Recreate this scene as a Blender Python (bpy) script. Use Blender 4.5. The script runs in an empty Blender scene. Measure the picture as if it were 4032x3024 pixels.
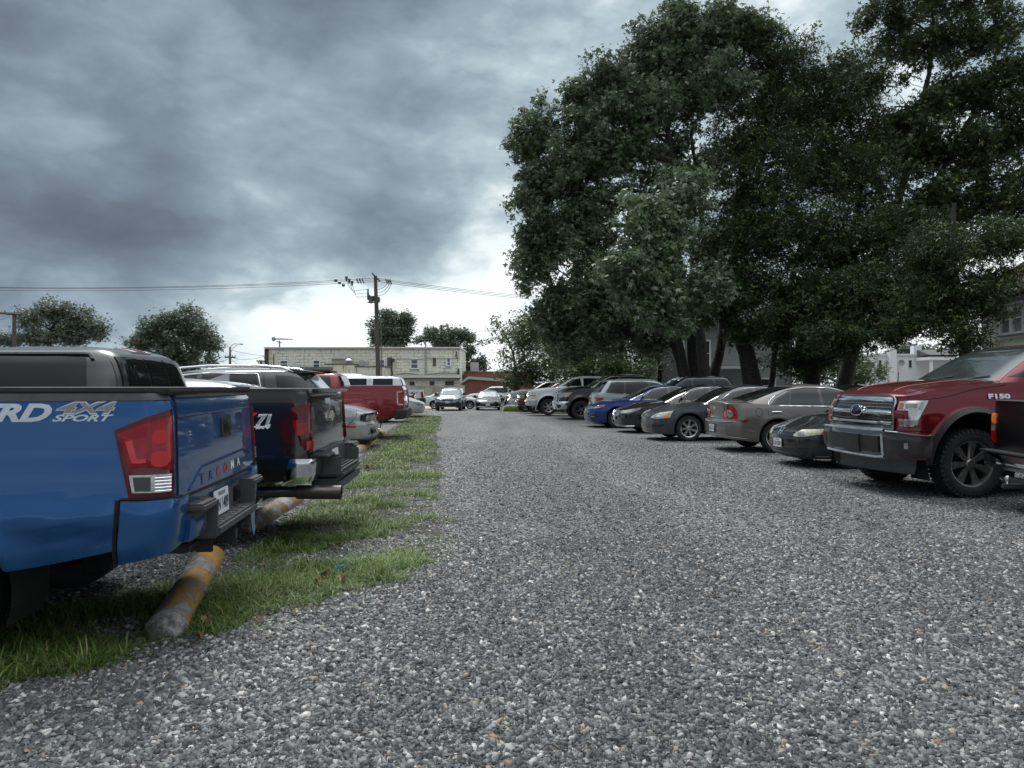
import bpy, bmesh, math, random
import numpy as np
from mathutils import Vector, Matrix
R = math.radians
sc = bpy.context.scene
col = sc.collection
# ------------------------------------------------------------------ camera
CAM_H = 1.42
cam_d = bpy.data.cameras.new('camera')
cam = bpy.data.objects.new('camera', cam_d)
col.objects.link(cam)
cam_d.sensor_width = 36.0
cam_d.lens = 36.0 * 3000 / 4032
cam_d.clip_start = 0.05
cam_d.clip_end = 3000
cam.location = (0, 0, CAM_H)
cam.rotation_euler = (R(90) + math.atan(6 / 3000), 0, 0)
sc.camera = cam
# ------------------------------------------------------------------ colour management
sc.view_settings.view_transform = 'Standard'
sc.view_settings.look = 'None'
sc.view_settings.exposure = 0.5
sc.view_settings.gamma = 1.0
# ------------------------------------------------------------------ sun (behind the cloud deck: wide and weak)
SUN_EL, SUN_AZ = 50.0, -18.0          # azimuth measured from +Y towards +X
sun_d = bpy.data.lights.new('sun', 'SUN')
sun_d.energy = 1.5
sun_d.angle = R(16)
sun_d.color = (1.0, 0.97, 0.92)
sun = bpy.data.objects.new('sun', sun_d)
col.objects.link(sun)
_d = Vector((math.sin(R(SUN_AZ)) * math.cos(R(SUN_EL)), math.cos(R(SUN_AZ)) * math.cos(R(SUN_EL)), math.sin(R(SUN_EL))))
sun.rotation_euler = _d.to_track_quat('Z', 'Y').to_euler()
sun.location = (0, 0, 30)


# ------------------------------------------------------------------ node helpers
class NT:
    def __init__(s, tree):
        s.t = tree
        s.n = tree.nodes
        s.l = tree.links

    def new(s, typ, **kw):
        nd = s.n.new(typ)
        for k, v in kw.items():
            setattr(nd, k, v)
        return nd

    def set(s, sock, v):
        if v is None:
            return
        if isinstance(v, bpy.types.NodeSocket):
            s.l.new(v, sock)
        elif isinstance(v, (tuple, list)) and len(v) == 3 and sock.type == 'RGBA':
            sock.default_value = (*v, 1)
        else:
            sock.default_value = v

    def math(s, op, a, b=None, c=None, clamp=False):
        m = s.new('ShaderNodeMath', operation=op)
        m.use_clamp = clamp
        s.set(m.inputs[0], a)
        if b is not None:
            s.set(m.inputs[1], b)
        if c is not None:
            s.set(m.inputs[2], c)
        return m.outputs[0]

    def mix(s, f, a, b, blend='MIX'):
        m = s.new('ShaderNodeMix', data_type='RGBA', blend_type=blend)
        s.set(m.inputs[0], f)
        s.set(m.inputs[6], a)
        s.set(m.inputs[7], b)
        return m.outputs[2]

    def rng(s, v, a, b, c=0.0, d=1.0, smooth=False):
        m = s.new('ShaderNodeMapRange')
        m.clamp = True
        if smooth:
            m.interpolation_type = 'SMOOTHSTEP'
        s.set(m.inputs[0], v)
        for i, x in enumerate((a, b, c, d)):
            m.inputs[i + 1].default_value = x
        return m.outputs[0]

    def noise(s, vec=None, scale=5.0, detail=4.0, rough=0.5, dist=0.0, typ='3D', out=0):
        m = s.new('ShaderNodeTexNoise', noise_dimensions=typ)
        if vec is not None:
            s.l.new(vec, m.inputs['Vector'])
        m.inputs['Scale'].default_value = scale
        m.inputs['Detail'].default_value = detail
        m.inputs['Roughness'].default_value = rough
        m.inputs['Distortion'].default_value = dist
        return m.outputs[out]

    def ramp(s, f, stops, interp='LINEAR'):
        m = s.new('ShaderNodeValToRGB')
        cr = m.color_ramp
        cr.interpolation = interp
        while len(cr.elements) < len(stops):
            cr.elements.new(0.5)
        for e, (p, c) in zip(cr.elements, stops):
            e.position = p
            e.color = (*c, 1) if len(c) == 3 else c
        s.set(m.inputs[0], f)
        return m.outputs[0]

    def mapping(s, vec, scale=(1, 1, 1), loc=(0, 0, 0), rot=(0, 0, 0)):
        m = s.new('ShaderNodeMapping')
        s.l.new(vec, m.inputs[0])
        m.inputs['Scale'].default_value = scale
        m.inputs['Location'].default_value = loc
        m.inputs['Rotation'].default_value = rot
        return m.outputs[0]


# ------------------------------------------------------------------ world: broken storm cloud over a clear Nishita sky
world = bpy.data.worlds.new('World')
sc.world = world
world.use_nodes = True
w = NT(world.node_tree)
w.n.clear()
out = w.new('ShaderNodeOutputWorld')
bg = w.new('ShaderNodeBackground')
bg.inputs['Strength'].default_value = 0.12
w.l.new(bg.outputs[0], out.inputs[0])
sky = w.new('ShaderNodeTexSky', sky_type='NISHITA')
sky.sun_disc = False
sky.sun_elevation = R(SUN_EL)
sky.sun_rotation = R(SUN_AZ)
sky.air_density = 1.0
sky.dust_density = 1.5
tc = w.new('ShaderNodeTexCoord')
sep = w.new('ShaderNodeSeparateXYZ')
w.l.new(tc.outputs['Generated'], sep.inputs[0])
X, Y, Z = sep.outputs
cmb = w.new('ShaderNodeCombineXYZ')
w.l.new(X, cmb.inputs[0])
w.l.new(Y, cmb.inputs[1])
w.l.new(w.math('MULTIPLY', Z, 1.9), cmb.inputs[2])
P = cmb.outputs[0]
big = w.noise(w.mapping(P, loc=(3.1, 0.4, 1.7)), 2.1, 3.0, 0.45, 0.2)
mid = w.noise(w.mapping(P, loc=(5.1, 9.4, 2.2)), 4.6, 6.0, 0.5, 0.25)
fine = w.noise(w.mapping(P, loc=(1.3, 5.1, 4.0)), 12.0, 9.0, 0.60, 0.2)
puff = w.noise(w.mapping(P, loc=(2.7, 8.2, 6.1)), 7.0, 4.0, 0.5, 0.3)
puff = w.math('ABSOLUTE', w.math('SUBTRACT', w.math('MULTIPLY', puff, 2.0), 1.0))
# the deck is thick overhead and thins towards the horizon, more so straight ahead beside the trees
thin_low = w.rng(Z, 0.05, 0.20, -0.27, 0.27, True)
thin_az = w.rng(X, -0.50, -0.05, 0.16, -0.10)
rift = w.math('MULTIPLY', w.rng(X, -0.22, 0.0, 0.0, -0.30, True), w.rng(Z, 0.36, 0.22, 0.0, 1.0, True))
dens = w.math('ADD', w.math('MULTIPLY', w.math('SUBTRACT', big, 0.5), 1.9), w.math('MULTIPLY', w.math('SUBTRACT', mid, 0.5), 1.2))
dens = w.math('ADD', dens, w.math('MULTIPLY', w.math('SUBTRACT', fine, 0.5), 0.42))
dens = w.math('ADD', dens, w.math('MULTIPLY', w.math('SUBTRACT', 0.25, puff), 0.42))
dens = w.math('ADD', dens, w.math('ADD', w.math('ADD', thin_low, thin_az), rift))
shade = w.ramp(w.rng(dens, -0.45, 0.95), [
    (0.0, (0.78, 0.82, 0.83)), (0.20, (0.62, 0.68, 0.70)), (0.32, (0.36, 0.44, 0.48)),
    (0.45, (0.235, 0.30, 0.348)), (0.63, (0.155, 0.20, 0.248)), (0.82, (0.112, 0.138, 0.176)), (1.0, (0.085, 0.104, 0.135))])
# overhead and behind the photographer the deck is brighter (the place is lit from there)
shade = w.mix(w.rng(Y, 0.3, -0.3, 0.0, 0.75, True), shade, (0.27, 0.30, 0.33))
shade = w.mix(w.rng(Z, 0.52, 0.9, 0.0, 1.0, True), shade, (1.45, 1.52, 1.56))
cl10 = w.mix(1.0, shade, (8.333, 8.333, 8.333), 'MULTIPLY')
# blue gaps: thin streaks low in the clear band
streak = w.noise(w.mapping(P, scale=(1.0, 1.0, 4.5), loc=(2.0, 3.3, 0)), 4.0, 4.0, 0.55, 0.3)
gap = w.math('MULTIPLY', w.rng(streak, 0.53, 0.66, 0.0, 0.85, True), w.rng(dens, -0.02, -0.22, 0.0, 1.0, True))
gap = w.math('MULTIPLY', gap, w.rng(Z, 0.30, 0.12, 0.0, 1.0))
blue = w.mix(0.5, sky.outputs[0], (3.2, 5.2, 6.0))
fin = w.mix(gap, cl10, blue)
w.l.new(fin, bg.inputs['Color'])


# ------------------------------------------------------------------ ground height: level, then falls away gently
def gz(y):
    return float(np.interp(y, [0, 34, 44, 53, 62, 90, 400], [0, 0, -0.14, -0.36, -0.45, -0.5, -0.5]))


def at(px, py, D):
    """point seen at photo pixel (px,py) at depth D (only used to find where things stand)"""
    return Vector(((px - 2016) / 3000 * D, D, CAM_H - (py - 1518) / 3000 * D))


# ------------------------------------------------------------------ materials
MATS = {}


def mat(name, color=(0.5, 0.5, 0.5), rough=0.5, metal=0.0, coat=0.0, spec=0.5, var=0.0, vscale=8.0, bump=0.0, bscale=40.0, emis=None, trans=0.0, coat_rough=0.03):
    if name in MATS:
        return MATS[name]
    m = bpy.data.materials.new(name)
    m.use_nodes = True
    t = NT(m.node_tree)
    b = t.n['Principled BSDF']
    b.inputs['Base Color'].default_value = (*color, 1)
    b.inputs['Roughness'].default_value = rough
    b.inputs['Metallic'].default_value = metal
    b.inputs['Coat Weight'].default_value = coat
    b.inputs['Coat Roughness'].default_value = coat_rough
    b.inputs['Specular IOR Level'].default_value = spec
    b.inputs['Transmission Weight'].default_value = trans
    if emis:
        b.inputs['Emission Color'].default_value = (*emis[:3], 1)
        b.inputs['Emission Strength'].default_value = emis[3]
    if var or bump:
        tc = t.new('ShaderNodeTexCoord').outputs['Object']
        if var:
            n = t.noise(tc, vscale, 6, 0.6, 0.2)
            c = t.mix(t.rng(n, 0.3, 0.7), tuple(x * (1 - var) for x in color), tuple(min(1, x * (1 + var)) for x in color))
            t.l.new(c, b.inputs['Base Color'])
            r = t.rng(t.noise(tc, vscale * 2.3, 4), 0.3, 0.7, max(0.02, rough * 0.8), min(1, rough * 1.25 + 0.02))
            t.l.new(r, b.inputs['Roughness'])
        if bump:
            bp = t.new('ShaderNodeBump')
            bp.inputs['Strength'].default_value = bump
            bp.inputs['Distance'].default_value = 0.01
            t.l.new(t.noise(tc, bscale, 5, 0.6), bp.inputs['Height'])
            t.l.new(bp.outputs[0], b.inputs['Normal'])
    MATS[name] = m
    return m


def paint(name, c, metal=0.35, rough=0.32, dust=0.25):
    """car paint: flake base, clear coat, road film heavier near the sills"""
    if name in MATS:
        return MATS[name]
    m = mat(name, c, rough, metal, 0.85, 0.5)
    t = NT(m.node_tree)
    b = t.n['Principled BSDF']
    tc = t.new('ShaderNodeTexCoord').outputs['Object']
    sp = t.new('ShaderNodeSeparateXYZ')
    t.l.new(tc, sp.inputs[0])
    n = t.noise(tc, 3.0, 7, 0.62, 0.3)
    low = t.rng(sp.outputs[2], 0.75, 0.25)
    f = t.math('MULTIPLY', t.math('ADD', t.math('MULTIPLY', low, 0.9), 0.12), t.rng(n, 0.35, 0.7))
    f = t.math('MULTIPLY', f, dust)
    t.l.new(t.mix(f, c, (0.16, 0.15, 0.135)), b.inputs['Base Color'])
    t.l.new(t.math('ADD', t.math('MULTIPLY', f, 0.8), 0.03), b.inputs['Coat Roughness'])
    t.l.new(t.math('SUBTRACT', metal, t.math('MULTIPLY', f, metal)), b.inputs['Metallic'])
    return m


GLASS = mat('tinted_glass', (0.008, 0.010, 0.011), 0.03, 0, 0.0, 0.45, coat_rough=0.02)
GLASS2 = mat('clear_screen_glass', (0.035, 0.045, 0.045), 0.04, 0, 0.5, 0.9, var=0.5, vscale=2.0)
CHROME = mat('chrome', (0.75, 0.76, 0.77), 0.09, 1.0)
DCHROME = mat('dark_chrome', (0.22, 0.225, 0.23), 0.2, 1.0)
ALLOY = mat('alloy', (0.52, 0.53, 0.54), 0.3, 0.9, var=0.12)
DALLOY = mat('dark_alloy', (0.16, 0.165, 0.17), 0.32, 0.8, var=0.12)
RUBBER = mat('rubber', (0.018, 0.018, 0.019), 0.75, var=0.35, vscale=20, bump=0.3)
PLASTIC = mat('black_plastic', (0.02, 0.021, 0.022), 0.5, var=0.25, vscale=12, bump=0.15, bscale=300)
GPLASTIC = mat('grey_plastic', (0.06, 0.063, 0.067), 0.55, var=0.2, vscale=12, bump=0.2, bscale=250)
UNDER = mat('underbody_black', (0.006, 0.006, 0.007), 0.9)
LRED = mat('red_lens', (0.24, 0.003, 0.008), 0.10, 0, 0.25, 0.4, var=0.35, vscale=14)
LRED2 = mat('bright_red_lens', (0.42, 0.006, 0.010), 0.14, 0, 0.2, 0.4)
LDRED = mat('smoked_red_lens', (0.085, 0.003, 0.006), 0.08, 0, 0.3, 0.45)
LCLEAR = mat('clear_lens', (0.34, 0.35, 0.35), 0.06, 0.6, 0.6, 0.7, var=0.5, vscale=26)
LFOG = mat('hazed_lens', (0.46, 0.44, 0.37), 0.22, 0.2, 0.4, 0.6, var=0.35, vscale=18)
LAMBER = mat('amber_lens', (0.75, 0.2, 0.03), 0.12, 0, 0.6)
WHITE = mat('white_paint', (0.78, 0.79, 0.78), 0.45)
BLACK = mat('gloss_black', (0.008, 0.008, 0.009), 0.12, 0, 0.5)
GAP = mat('panel_gap', (0.004, 0.004, 0.004), 0.9)
PLATE = mat('plate_white', (0.72, 0.74, 0.76), 0.4, var=0.06)
PLTXT = mat('plate_ink', (0.015, 0.02, 0.07), 0.5)


# ------------------------------------------------------------------ object helpers
def tag(o, label=None, cat=None, group=None, kind=None):
    if label:
        o['label'] = label
    if cat:
        o['category'] = cat
    if group:
        o['group'] = group
    if kind:
        o['kind'] = kind
    return o


def empty(name, loc=(0, 0, 0), rz=0.0, label=None, cat=None, group=None, size=0.3):
    o = bpy.data.objects.new(name, None)
    o.empty_display_size = size
    o.location = loc
    o.rotation_euler = (0, 0, rz)
    col.objects.link(o)
    return tag(o, label, cat, group)


def link(name, me, m=None, parent=None):
    o = bpy.data.objects.new(name, me)
    if m is not None:
        me.materials.append(m)
    col.objects.link(o)
    if parent is not None:
        o.parent = parent
    return o


def np_mesh(name, V, F, m=None, parent=None, smooth=False):
    """fast mesh from numpy verts (n,3) and faces (k, 3 or 4)"""
    V = np.asarray(V, dtype=np.float32)
    F = np.asarray(F, dtype=np.int32)
    me = bpy.data.meshes.new(name)
    me.vertices.add(len(V))
    me.vertices.foreach_set('co', V.ravel())
    k = F.shape[1]
    me.loops.add(F.size)
    me.loops.foreach_set('vertex_index', F.ravel())
    me.polygons.add(len(F))
    me.polygons.foreach_set('loop_start', np.arange(0, F.size, k, dtype=np.int32))
    me.polygons.foreach_set('loop_total', np.full(len(F), k, dtype=np.int32))
    if smooth:
        me.polygons.foreach_set('use_smooth', np.ones(len(F), dtype=bool))
    me.update(calc_edges=True)
    return link(name, me, m, parent)


class MB:
    def __init__(s):
        s.v = []
        s.f = []

    def add(s, vs, fs):
        o = len(s.v)
        s.v += [tuple(p) for p in vs]
        s.f += [tuple(i + o for i in f) for f in fs]
        return s

    def box(s, c, d, rot=None, taper=1.0):
        hx, hy, hz = d[0] / 2, d[1] / 2, d[2] / 2
        vs = []
        for z, t in ((-hz, 1.0), (hz, taper)):
            for x, y in ((-hx, -hy), (hx, -hy), (hx, hy), (-hx, hy)):
                vs.append(Vector((x * t, y * t, z)))
        if rot is not None:
            m = rot if isinstance(rot, Matrix) else Matrix.Rotation(rot, 3, 'Z')
            vs = [m @ v for v in vs]
        c = Vector(c)
        return s.add([v + c for v in vs], [(3, 2, 1, 0), (4, 5, 6, 7), (0, 1, 5, 4), (1, 2, 6, 5), (2, 3, 7, 6), (3, 0, 4, 7)])

    def bbox(s, c, d, b=0.01, rot=None):
        """box with chamfered edges"""
        bm = bmesh.new()
        bmesh.ops.create_cube(bm, size=1)
        bmesh.ops.scale(bm, vec=d, verts=bm.verts)
        bmesh.ops.bevel(bm, geom=bm.edges[:], offset=b, segments=2, affect='EDGES')
        if rot is not None:
            m = rot if isinstance(rot, Matrix) else Matrix.Rotation(rot, 3, 'Z')
            bmesh.ops.rotate(bm, matrix=m, verts=bm.verts)
        bm.verts.index_update()
        c = Vector(c)
        s.add([v.co + c for v in bm.verts], [[v.index for v in f.verts] for f in bm.faces])
        bm.free()
        return s

    def tube(s, pts, r, n=8, cap=True):
        pts = [Vector(p) for p in pts]
        if not hasattr(r, '__len__'):
            r = [r] * len(pts)
        o = len(s.v)
        up = Vector((0, 0, 1))
        prev = None
        for i, p in enumerate(pts):
            t = (pts[min(i + 1, len(pts) - 1)] - pts[max(i - 1, 0)])
            t = t.normalized() if t.length > 1e-9 else Vector((0, 0, 1))
            if prev is None:
                a = t.cross(up)
                if a.length < 1e-3:
                    a = t.cross(Vector((1, 0, 0)))
            else:
                a = prev - t * prev.dot(t)
                if a.length < 1e-5:
                    a = t.cross(up)
            a.normalize()
            prev = a
            b = t.cross(a)
            for k in range(n):
                th = 2 * math.pi * k / n
                s.v.append(tuple(p + (a * math.cos(th) + b * math.sin(th)) * r[i]))
        for i in range(len(pts) - 1):
            for k in range(n):
                k2 = (k + 1) % n
                s.f.append((o + i * n + k, o + i * n + k2, o + (i + 1) * n + k2, o + (i + 1) * n + k))
        if cap:
            s.f.append(tuple(o + k for k in reversed(range(n))))
            s.f.append(tuple(o + (len(pts) - 1) * n + k for k in range(n)))
        return s

    def lathe(s, prof, c=(0, 0, 0), axis='Y', n=32, close=False):
        """prof: [(radius, along)]"""
        o = len(s.v)
        c = Vector(c)
        for (r, h) in prof:
            for k in range(n):
                th = 2 * math.pi * k / n
                a, b = r * math.cos(th), r * math.sin(th)
                v = {'Y': (a, h, b), 'Z': (a, b, h), 'X': (h, a, b)}[axis]
                s.v.append(tuple(c + Vector(v)))
        for i in range(len(prof) - 1):
            for k in range(n):
                k2 = (k + 1) % n
                s.f.append((o + i * n + k, o + i * n + k2, o + (i + 1) * n + k2, o + (i + 1) * n + k))
        return s

    def grid(s, G, flip=False):
        """G[i][j] points"""
        o = len(s.v)
        ni, nj = len(G), len(G[0])
        for row in G:
            for p in row:
                s.v.append(tuple(p))
        for i in range(ni - 1):
            for j in range(nj - 1):
                q = (o + i * nj + j, o + i * nj + j + 1, o + (i + 1) * nj + j + 1, o + (i + 1) * nj + j)
                s.f.append(q[::-1] if flip else q)
        return s

    def prism(s, poly, axis, a, b):
        """extrude 2-D polygon along axis ('X','Y','Z') from a to b"""
        n = len(poly)
        f = {'X': lambda p, h: (h, p[0], p[1]), 'Y': lambda p, h: (p[0], h, p[1]), 'Z': lambda p, h: (p[0], p[1], h)}[axis]
        s.add([f(p, a) for p in poly] + [f(p, b) for p in poly],
              [tuple(reversed(range(n))), tuple(range(n, 2 * n))] + [(i, (i + 1) % n, n + (i + 1) % n, n + i) for i in range(n)])
        return s

    def build(s, name, m, parent=None, smooth=False, angle=35, merge=False):
        me = bpy.data.meshes.new(name)
        me.from_pydata(s.v, [], s.f)
        bm = bmesh.new()
        bm.from_mesh(me)
        if merge:
            bmesh.ops.remove_doubles(bm, verts=bm.verts, dist=2e-4)
            bmesh.ops.dissolve_degenerate(bm, edges=bm.edges, dist=1e-5)
        bmesh.ops.recalc_face_normals(bm, faces=bm.faces)
        bm.to_mesh(me)
        bm.free()
        if smooth:
            me.shade_smooth()
            me.set_sharp_from_angle(angle=R(angle))
        me.update()
        return link(name, me, m, parent)


def build_sides(mb, name, m, parent=None, smooth=False, angle=60):
    """separate the loose strips of a mirrored detail into left, middle and right objects"""
    par = list(range(len(mb.v)))

    def find(a):
        while par[a] != a:
            par[a] = par[par[a]]
            a = par[a]
        return a
    for f in mb.f:
        r0 = find(f[0])
        for i in f[1:]:
            par[find(i)] = r0
    ys = {}
    for i, v in enumerate(mb.v):
        ys.setdefault(find(i), []).append(v[1])
    side = {k: (1 if sum(y) / len(y) > 0.12 else -1 if sum(y) / len(y) < -0.12 else 0) for k, y in ys.items()}
    out = []
    for s_ in (1, 0, -1):
        n = MB()
        mp = {}
        for f in mb.f:
            if side[find(f[0])] != s_:
                continue
            g = []
            for i in f:
                if i not in mp:
                    mp[i] = len(n.v)
                    n.v.append(mb.v[i])
                g.append(mp[i])
            n.f.append(tuple(g))
        if n.f:
            out.append(n.build(name, m, parent, smooth, angle))
    return out[0] if out else None


_txt = {}


def text_2d(st, bold=0.0, shear=0.0):
    """triangulated lettering as 2-D verts and faces, cap height 1, starting at x=0"""
    key = (st, bold, shear)
    if key in _txt:
        return _txt[key]
    cu = bpy.data.curves.new('lettering', 'FONT')
    cu.body = st
    cu.size = 1.0
    cu.offset = bold
    cu.shear = shear
    cu.resolution_u = 3
    ob = bpy.data.objects.new('lettering', cu)
    me = bpy.data.meshes.new_from_object(ob)
    V = np.array([v.co[:2] for v in me.vertices]) if len(me.vertices) else np.zeros((0, 2))
    F = [tuple(p.vertices) for p in me.polygons]
    bpy.data.objects.remove(ob)
    bpy.data.curves.remove(cu)
    bpy.data.meshes.remove(me)
    if len(V):
        V[:, 0] -= V[:, 0].min()
        V /= 0.70
    _txt[key] = (V, F)
    return V, F


def flat_text(st, height, origin, right, up, name, m, parent=None, bold=0.0, shear=0.0, width=None, lift=0.0):
    V, F = text_2d(st, bold, shear)
    right, up, origin = Vector(right), Vector(up), Vector(origin)
    kx = height if width is None else width / max(V[:, 0].max(), 1e-3)
    nrm = right.cross(up)
    mb = MB()
    mb.add([origin + right * (v[0] * kx) + up * (v[1] * height) + nrm * lift for v in V], F)
    return mb.build(name, m, parent)
# ================================================================== vehicle kit
def curve(pts, w=0.0):
    pts = sorted(pts)
    xs = np.array([p[0] for p in pts], float)
    ys = np.array([p[1] for p in pts], float)
    if w <= 0:
        return lambda v: np.interp(v, xs, ys)
    X_ = np.linspace(xs[0], xs[-1], 500)
    Y_ = np.interp(X_, xs, ys)
    k = max(1, int(w / (X_[1] - X_[0])))
    ker = np.hanning(2 * k + 3)[1:-1]
    ker /= ker.sum()
    n = len(ker) // 2
    Yp = np.concatenate([2 * Y_[0] - Y_[n:0:-1], Y_, 2 * Y_[-1] - Y_[-2:-n - 2:-1]])
    Ys = np.convolve(Yp, ker, 'valid')
    return lambda v: np.interp(v, X_, Ys)


def sstep(t):
    t = np.clip(t, 0, 1)
    return t * t * (3 - 2 * t)


def resample(poly, ts):
    """poly of (a,b) points at fractions ts of its length"""
    p = np.array(poly, float)
    d = np.concatenate([[0], np.cumsum(np.hypot(*(p[1:] - p[:-1]).T) + 1e-9)])
    d /= d[-1]
    return np.stack([np.interp(ts, d, p[:, 0]), np.interp(ts, d, p[:, 1])], 1)


class Car:
    def __init__(s, name, label, cat, loc, heading, P, pm, group=None, tilt=0.0):
        s.P = P
        s.root = empty(name, loc, heading, label, cat, group, 0.5)
        if tilt:
            s.root.rotation_euler = (0, tilt, heading)
        s.pm = pm
        s.xF, s.xR, s.W = P['xF'], P['xR'], P['W']
        W = s.W
        s.zt, s.zc = curve(P['zt'], P.get('zs', 0.25)), curve(P['zc'], P.get('zs', 0.25))
        s.rF, s.rR = curve(P.get('rF', [(0, 0), (2, 0)]), 0.04), curve(P.get('rR', [(0, 0), (2, 0)]), 0.04)
        s.tum = curve(P.get('tum', [(0.2, 0.05), (0.5, 0.0), (0.8, 0.0), (1.1, 0.05)]), 0.06)
        s.sill = curve(P['sill'], 0.15)
        fy, fx, bf = P.get('fy', 0.3), P.get('fx', 0.45), P.get('bf', 0.12)
        ry, rx, br = P.get('ry', 0.25), P.get('rx', 0.35), P.get('br', 0.08)
        pts = []
        yc = W - fy
        for y in np.linspace(0, yc, 9)[:-1]:
            pts.append((s.xF - bf * (y / W) ** 2 - 1e-4 * y, y))
        x0 = s.xF - bf * (yc / W) ** 2
        for a in np.linspace(0, math.pi / 2, 13):
            pts.append((x0 - fx * (1 - math.cos(a)) - 1e-3 * a, yc + fy * math.sin(a)))
        yr = W - ry
        x1 = s.xR + br * (yr / W) ** 2
        for a in np.linspace(math.pi / 2, 0, 13):
            pts.append((x1 + rx * (1 - math.cos(a)) + 1e-3 * a, yr + ry * math.sin(a)))
        for y in np.linspace(yr, 0, 9)[1:]:
            pts.append((s.xR + br * (y / W) ** 2 + 1e-4 * y, y))
        s.pl = np.array(pts)
        s.sl = np.concatenate([[0], np.cumsum(np.hypot(*(s.pl[1:] - s.pl[:-1]).T))])
        s.SM = s.sl[-1]
        s.R, s.Ra = P['R'], P['Ra']
        s.ax = [P['af'], P['ar']]
        s.body()

    # ---- perimeter coordinate
    def S(s, x):
        return float(np.interp(-x, -s.pl[:, 0], s.sl))

    def F(s, y):
        n = int(np.argmax(s.pl[:, 1] > s.W - 1e-3))
        v = float(np.interp(abs(y), s.pl[:n + 1, 1], s.sl[:n + 1]))
        return v if y >= 0 else -v

    def B(s, y):
        n = len(s.pl) - int(np.argmax(s.pl[::-1, 1] > s.W - 1e-3)) - 1
        v = float(np.interp(abs(y), s.pl[n:, 1][::-1], s.sl[n:][::-1]))
        return v if y >= 0 else 2 * s.SM - v

    def surf(s, u, z, yk=1.0):
        u = np.asarray(u, float)
        z = np.asarray(z, float)
        sg = np.where((u < 0) | (u > s.SM), -1.0, 1.0)
        uu = np.where(u < 0, -u, np.where(u > s.SM, 2 * s.SM - u, u))
        bx = np.interp(uu, s.sl, s.pl[:, 0])
        by = np.interp(uu, s.sl, s.pl[:, 1])
        lf = s.P.get('lf', 0.75)
        x = bx + s.rF(z) * sstep((bx - (s.xF - lf)) / lf) + s.rR(z) * sstep(((s.xR + lf) - bx) / lf)
        y = by - s.tum(z) * by / s.W
        fl = s.P.get('flare', 0.015)
        for a in s.ax:
            r = np.hypot(bx - a, z - s.R)
            y = y + fl * np.exp(-((r - s.Ra - 0.02) / 0.07) ** 2) * np.clip((by / s.W - 0.9) * 10, 0, 1)
        for (xa, xb, za, zb_, dy) in s.P.get('dent', []):
            y = y - dy * sstep((bx - xa) / 0.06) * sstep((xb - bx) / 0.06) * sstep((z - za) / 0.03) * sstep((zb_ - z) / 0.03) * (by / s.W > 0.9)
        return np.stack([x, y * sg * yk, z + 0 * x], -1)

    def zb(s, bx):
        z = s.sill(bx)
        for a in s.ax:
            d = s.Ra ** 2 - (bx - a) ** 2
            z = np.where(d > 0, np.maximum(z, s.R + np.sqrt(np.maximum(d, 0)) * s.P.get('aky', 1.0)), z)
        return z

    def top(s, x, yk):
        """point on bonnet / boot / bed top at plan x and half-width fraction yk"""
        u = s.S(x)
        by = float(np.interp(u, s.sl, s.pl[:, 1]))
        t = 1 - abs(yk)
        zt, zc = float(s.zt(x)), float(s.zc(x))
        z = zt + (zc - zt) * (1 - (1 - t) ** s.P.get('tp', 2.4))
        p = s.surf(u, z)
        p0 = s.surf(u, zt)
        return Vector((p[0], p0[1] * yk, z))

    def body(s):
        us = list(np.arange(0, s.SM, 0.05)) + [s.SM]
        for a in s.ax:
            for th in np.linspace(0, math.pi, 23):
                us.append(s.S(a + s.Ra * math.cos(th)))
            us += [s.S(a + s.Ra * 1.003), s.S(a - s.Ra * 1.003)]
        for x in s.P.get('xcuts', []):
            us += [s.S(x), s.S(x) + 0.004]
        us = np.unique(np.round(us, 4))
        keep = [us[0]]
        for q in us[1:]:
            if q - keep[-1] > 0.0025:
                keep.append(q)
        us = np.array(keep)
        bx = np.interp(us, s.sl, s.pl[:, 0])
        nv = s.P.get('nv', 18)
        v = np.linspace(0, 1, nv + 1)
        zb, zt, zc = s.zb(bx), s.zt(bx), s.zc(bx)
        zz = zb[:, None] + (zt - zb)[:, None] * v[None, :]
        A = s.surf(us[:, None] + 0 * zz, zz)
        ts = np.array([0.03, 0.08, 0.16, 0.28, 0.42, 0.6, 0.8, 1.0])
        zt2 = zt[:, None] + (zc - zt)[:, None] * (1 - (1 - ts[None, :]) ** s.P.get('tp', 2.4))
        T = s.surf(us[:, None] + 0 * zt2, zt2)
        T[:, :, 1] = A[:, -1, 1][:, None] * (1 - ts[None, :])
        G = np.concatenate([A, T], 1)
        mb = MB()
        mb.grid(G)
        G2 = G.copy()
        G2[:, :, 1] *= -1
        mb.grid(G2, flip=True)
        s.body_o = mb.build('body', s.pm, s.root, True, s.P.get('angle', 32), merge=True)
        # underbody and wheel wells
        W = s.W
        zl = min(float(s.sill(0)), 0.42)
        ub = MB()
        x0 = s.P['af'] + s.Ra
        x1 = s.P['ar'] - s.Ra
        zs = float(s.sill(0))
        ub.box(((s.xF - 0.25 + x0) / 2, 0, zs + 0.22), (max(0.1, s.xF - 0.25 - x0), 1.45, 0.38))
        ub.box(((x1 + s.xR + 0.25) / 2, 0, float(s.sill(s.xR + 0.4)) + 0.18), (max(0.1, x1 - s.xR - 0.25), 1.4, 0.3))
        xm0, xm1 = s.P['ar'] + s.Ra, s.P['af'] - s.Ra
        ub.box(((xm0 + xm1) / 2, 0, zs + 0.12), (xm1 - xm0, 2 * W - 0.12, 0.26))
        ub.box((0, 0, zs + 0.3), (s.xF - s.xR - 0.9, 1.0, 0.36))
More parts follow.
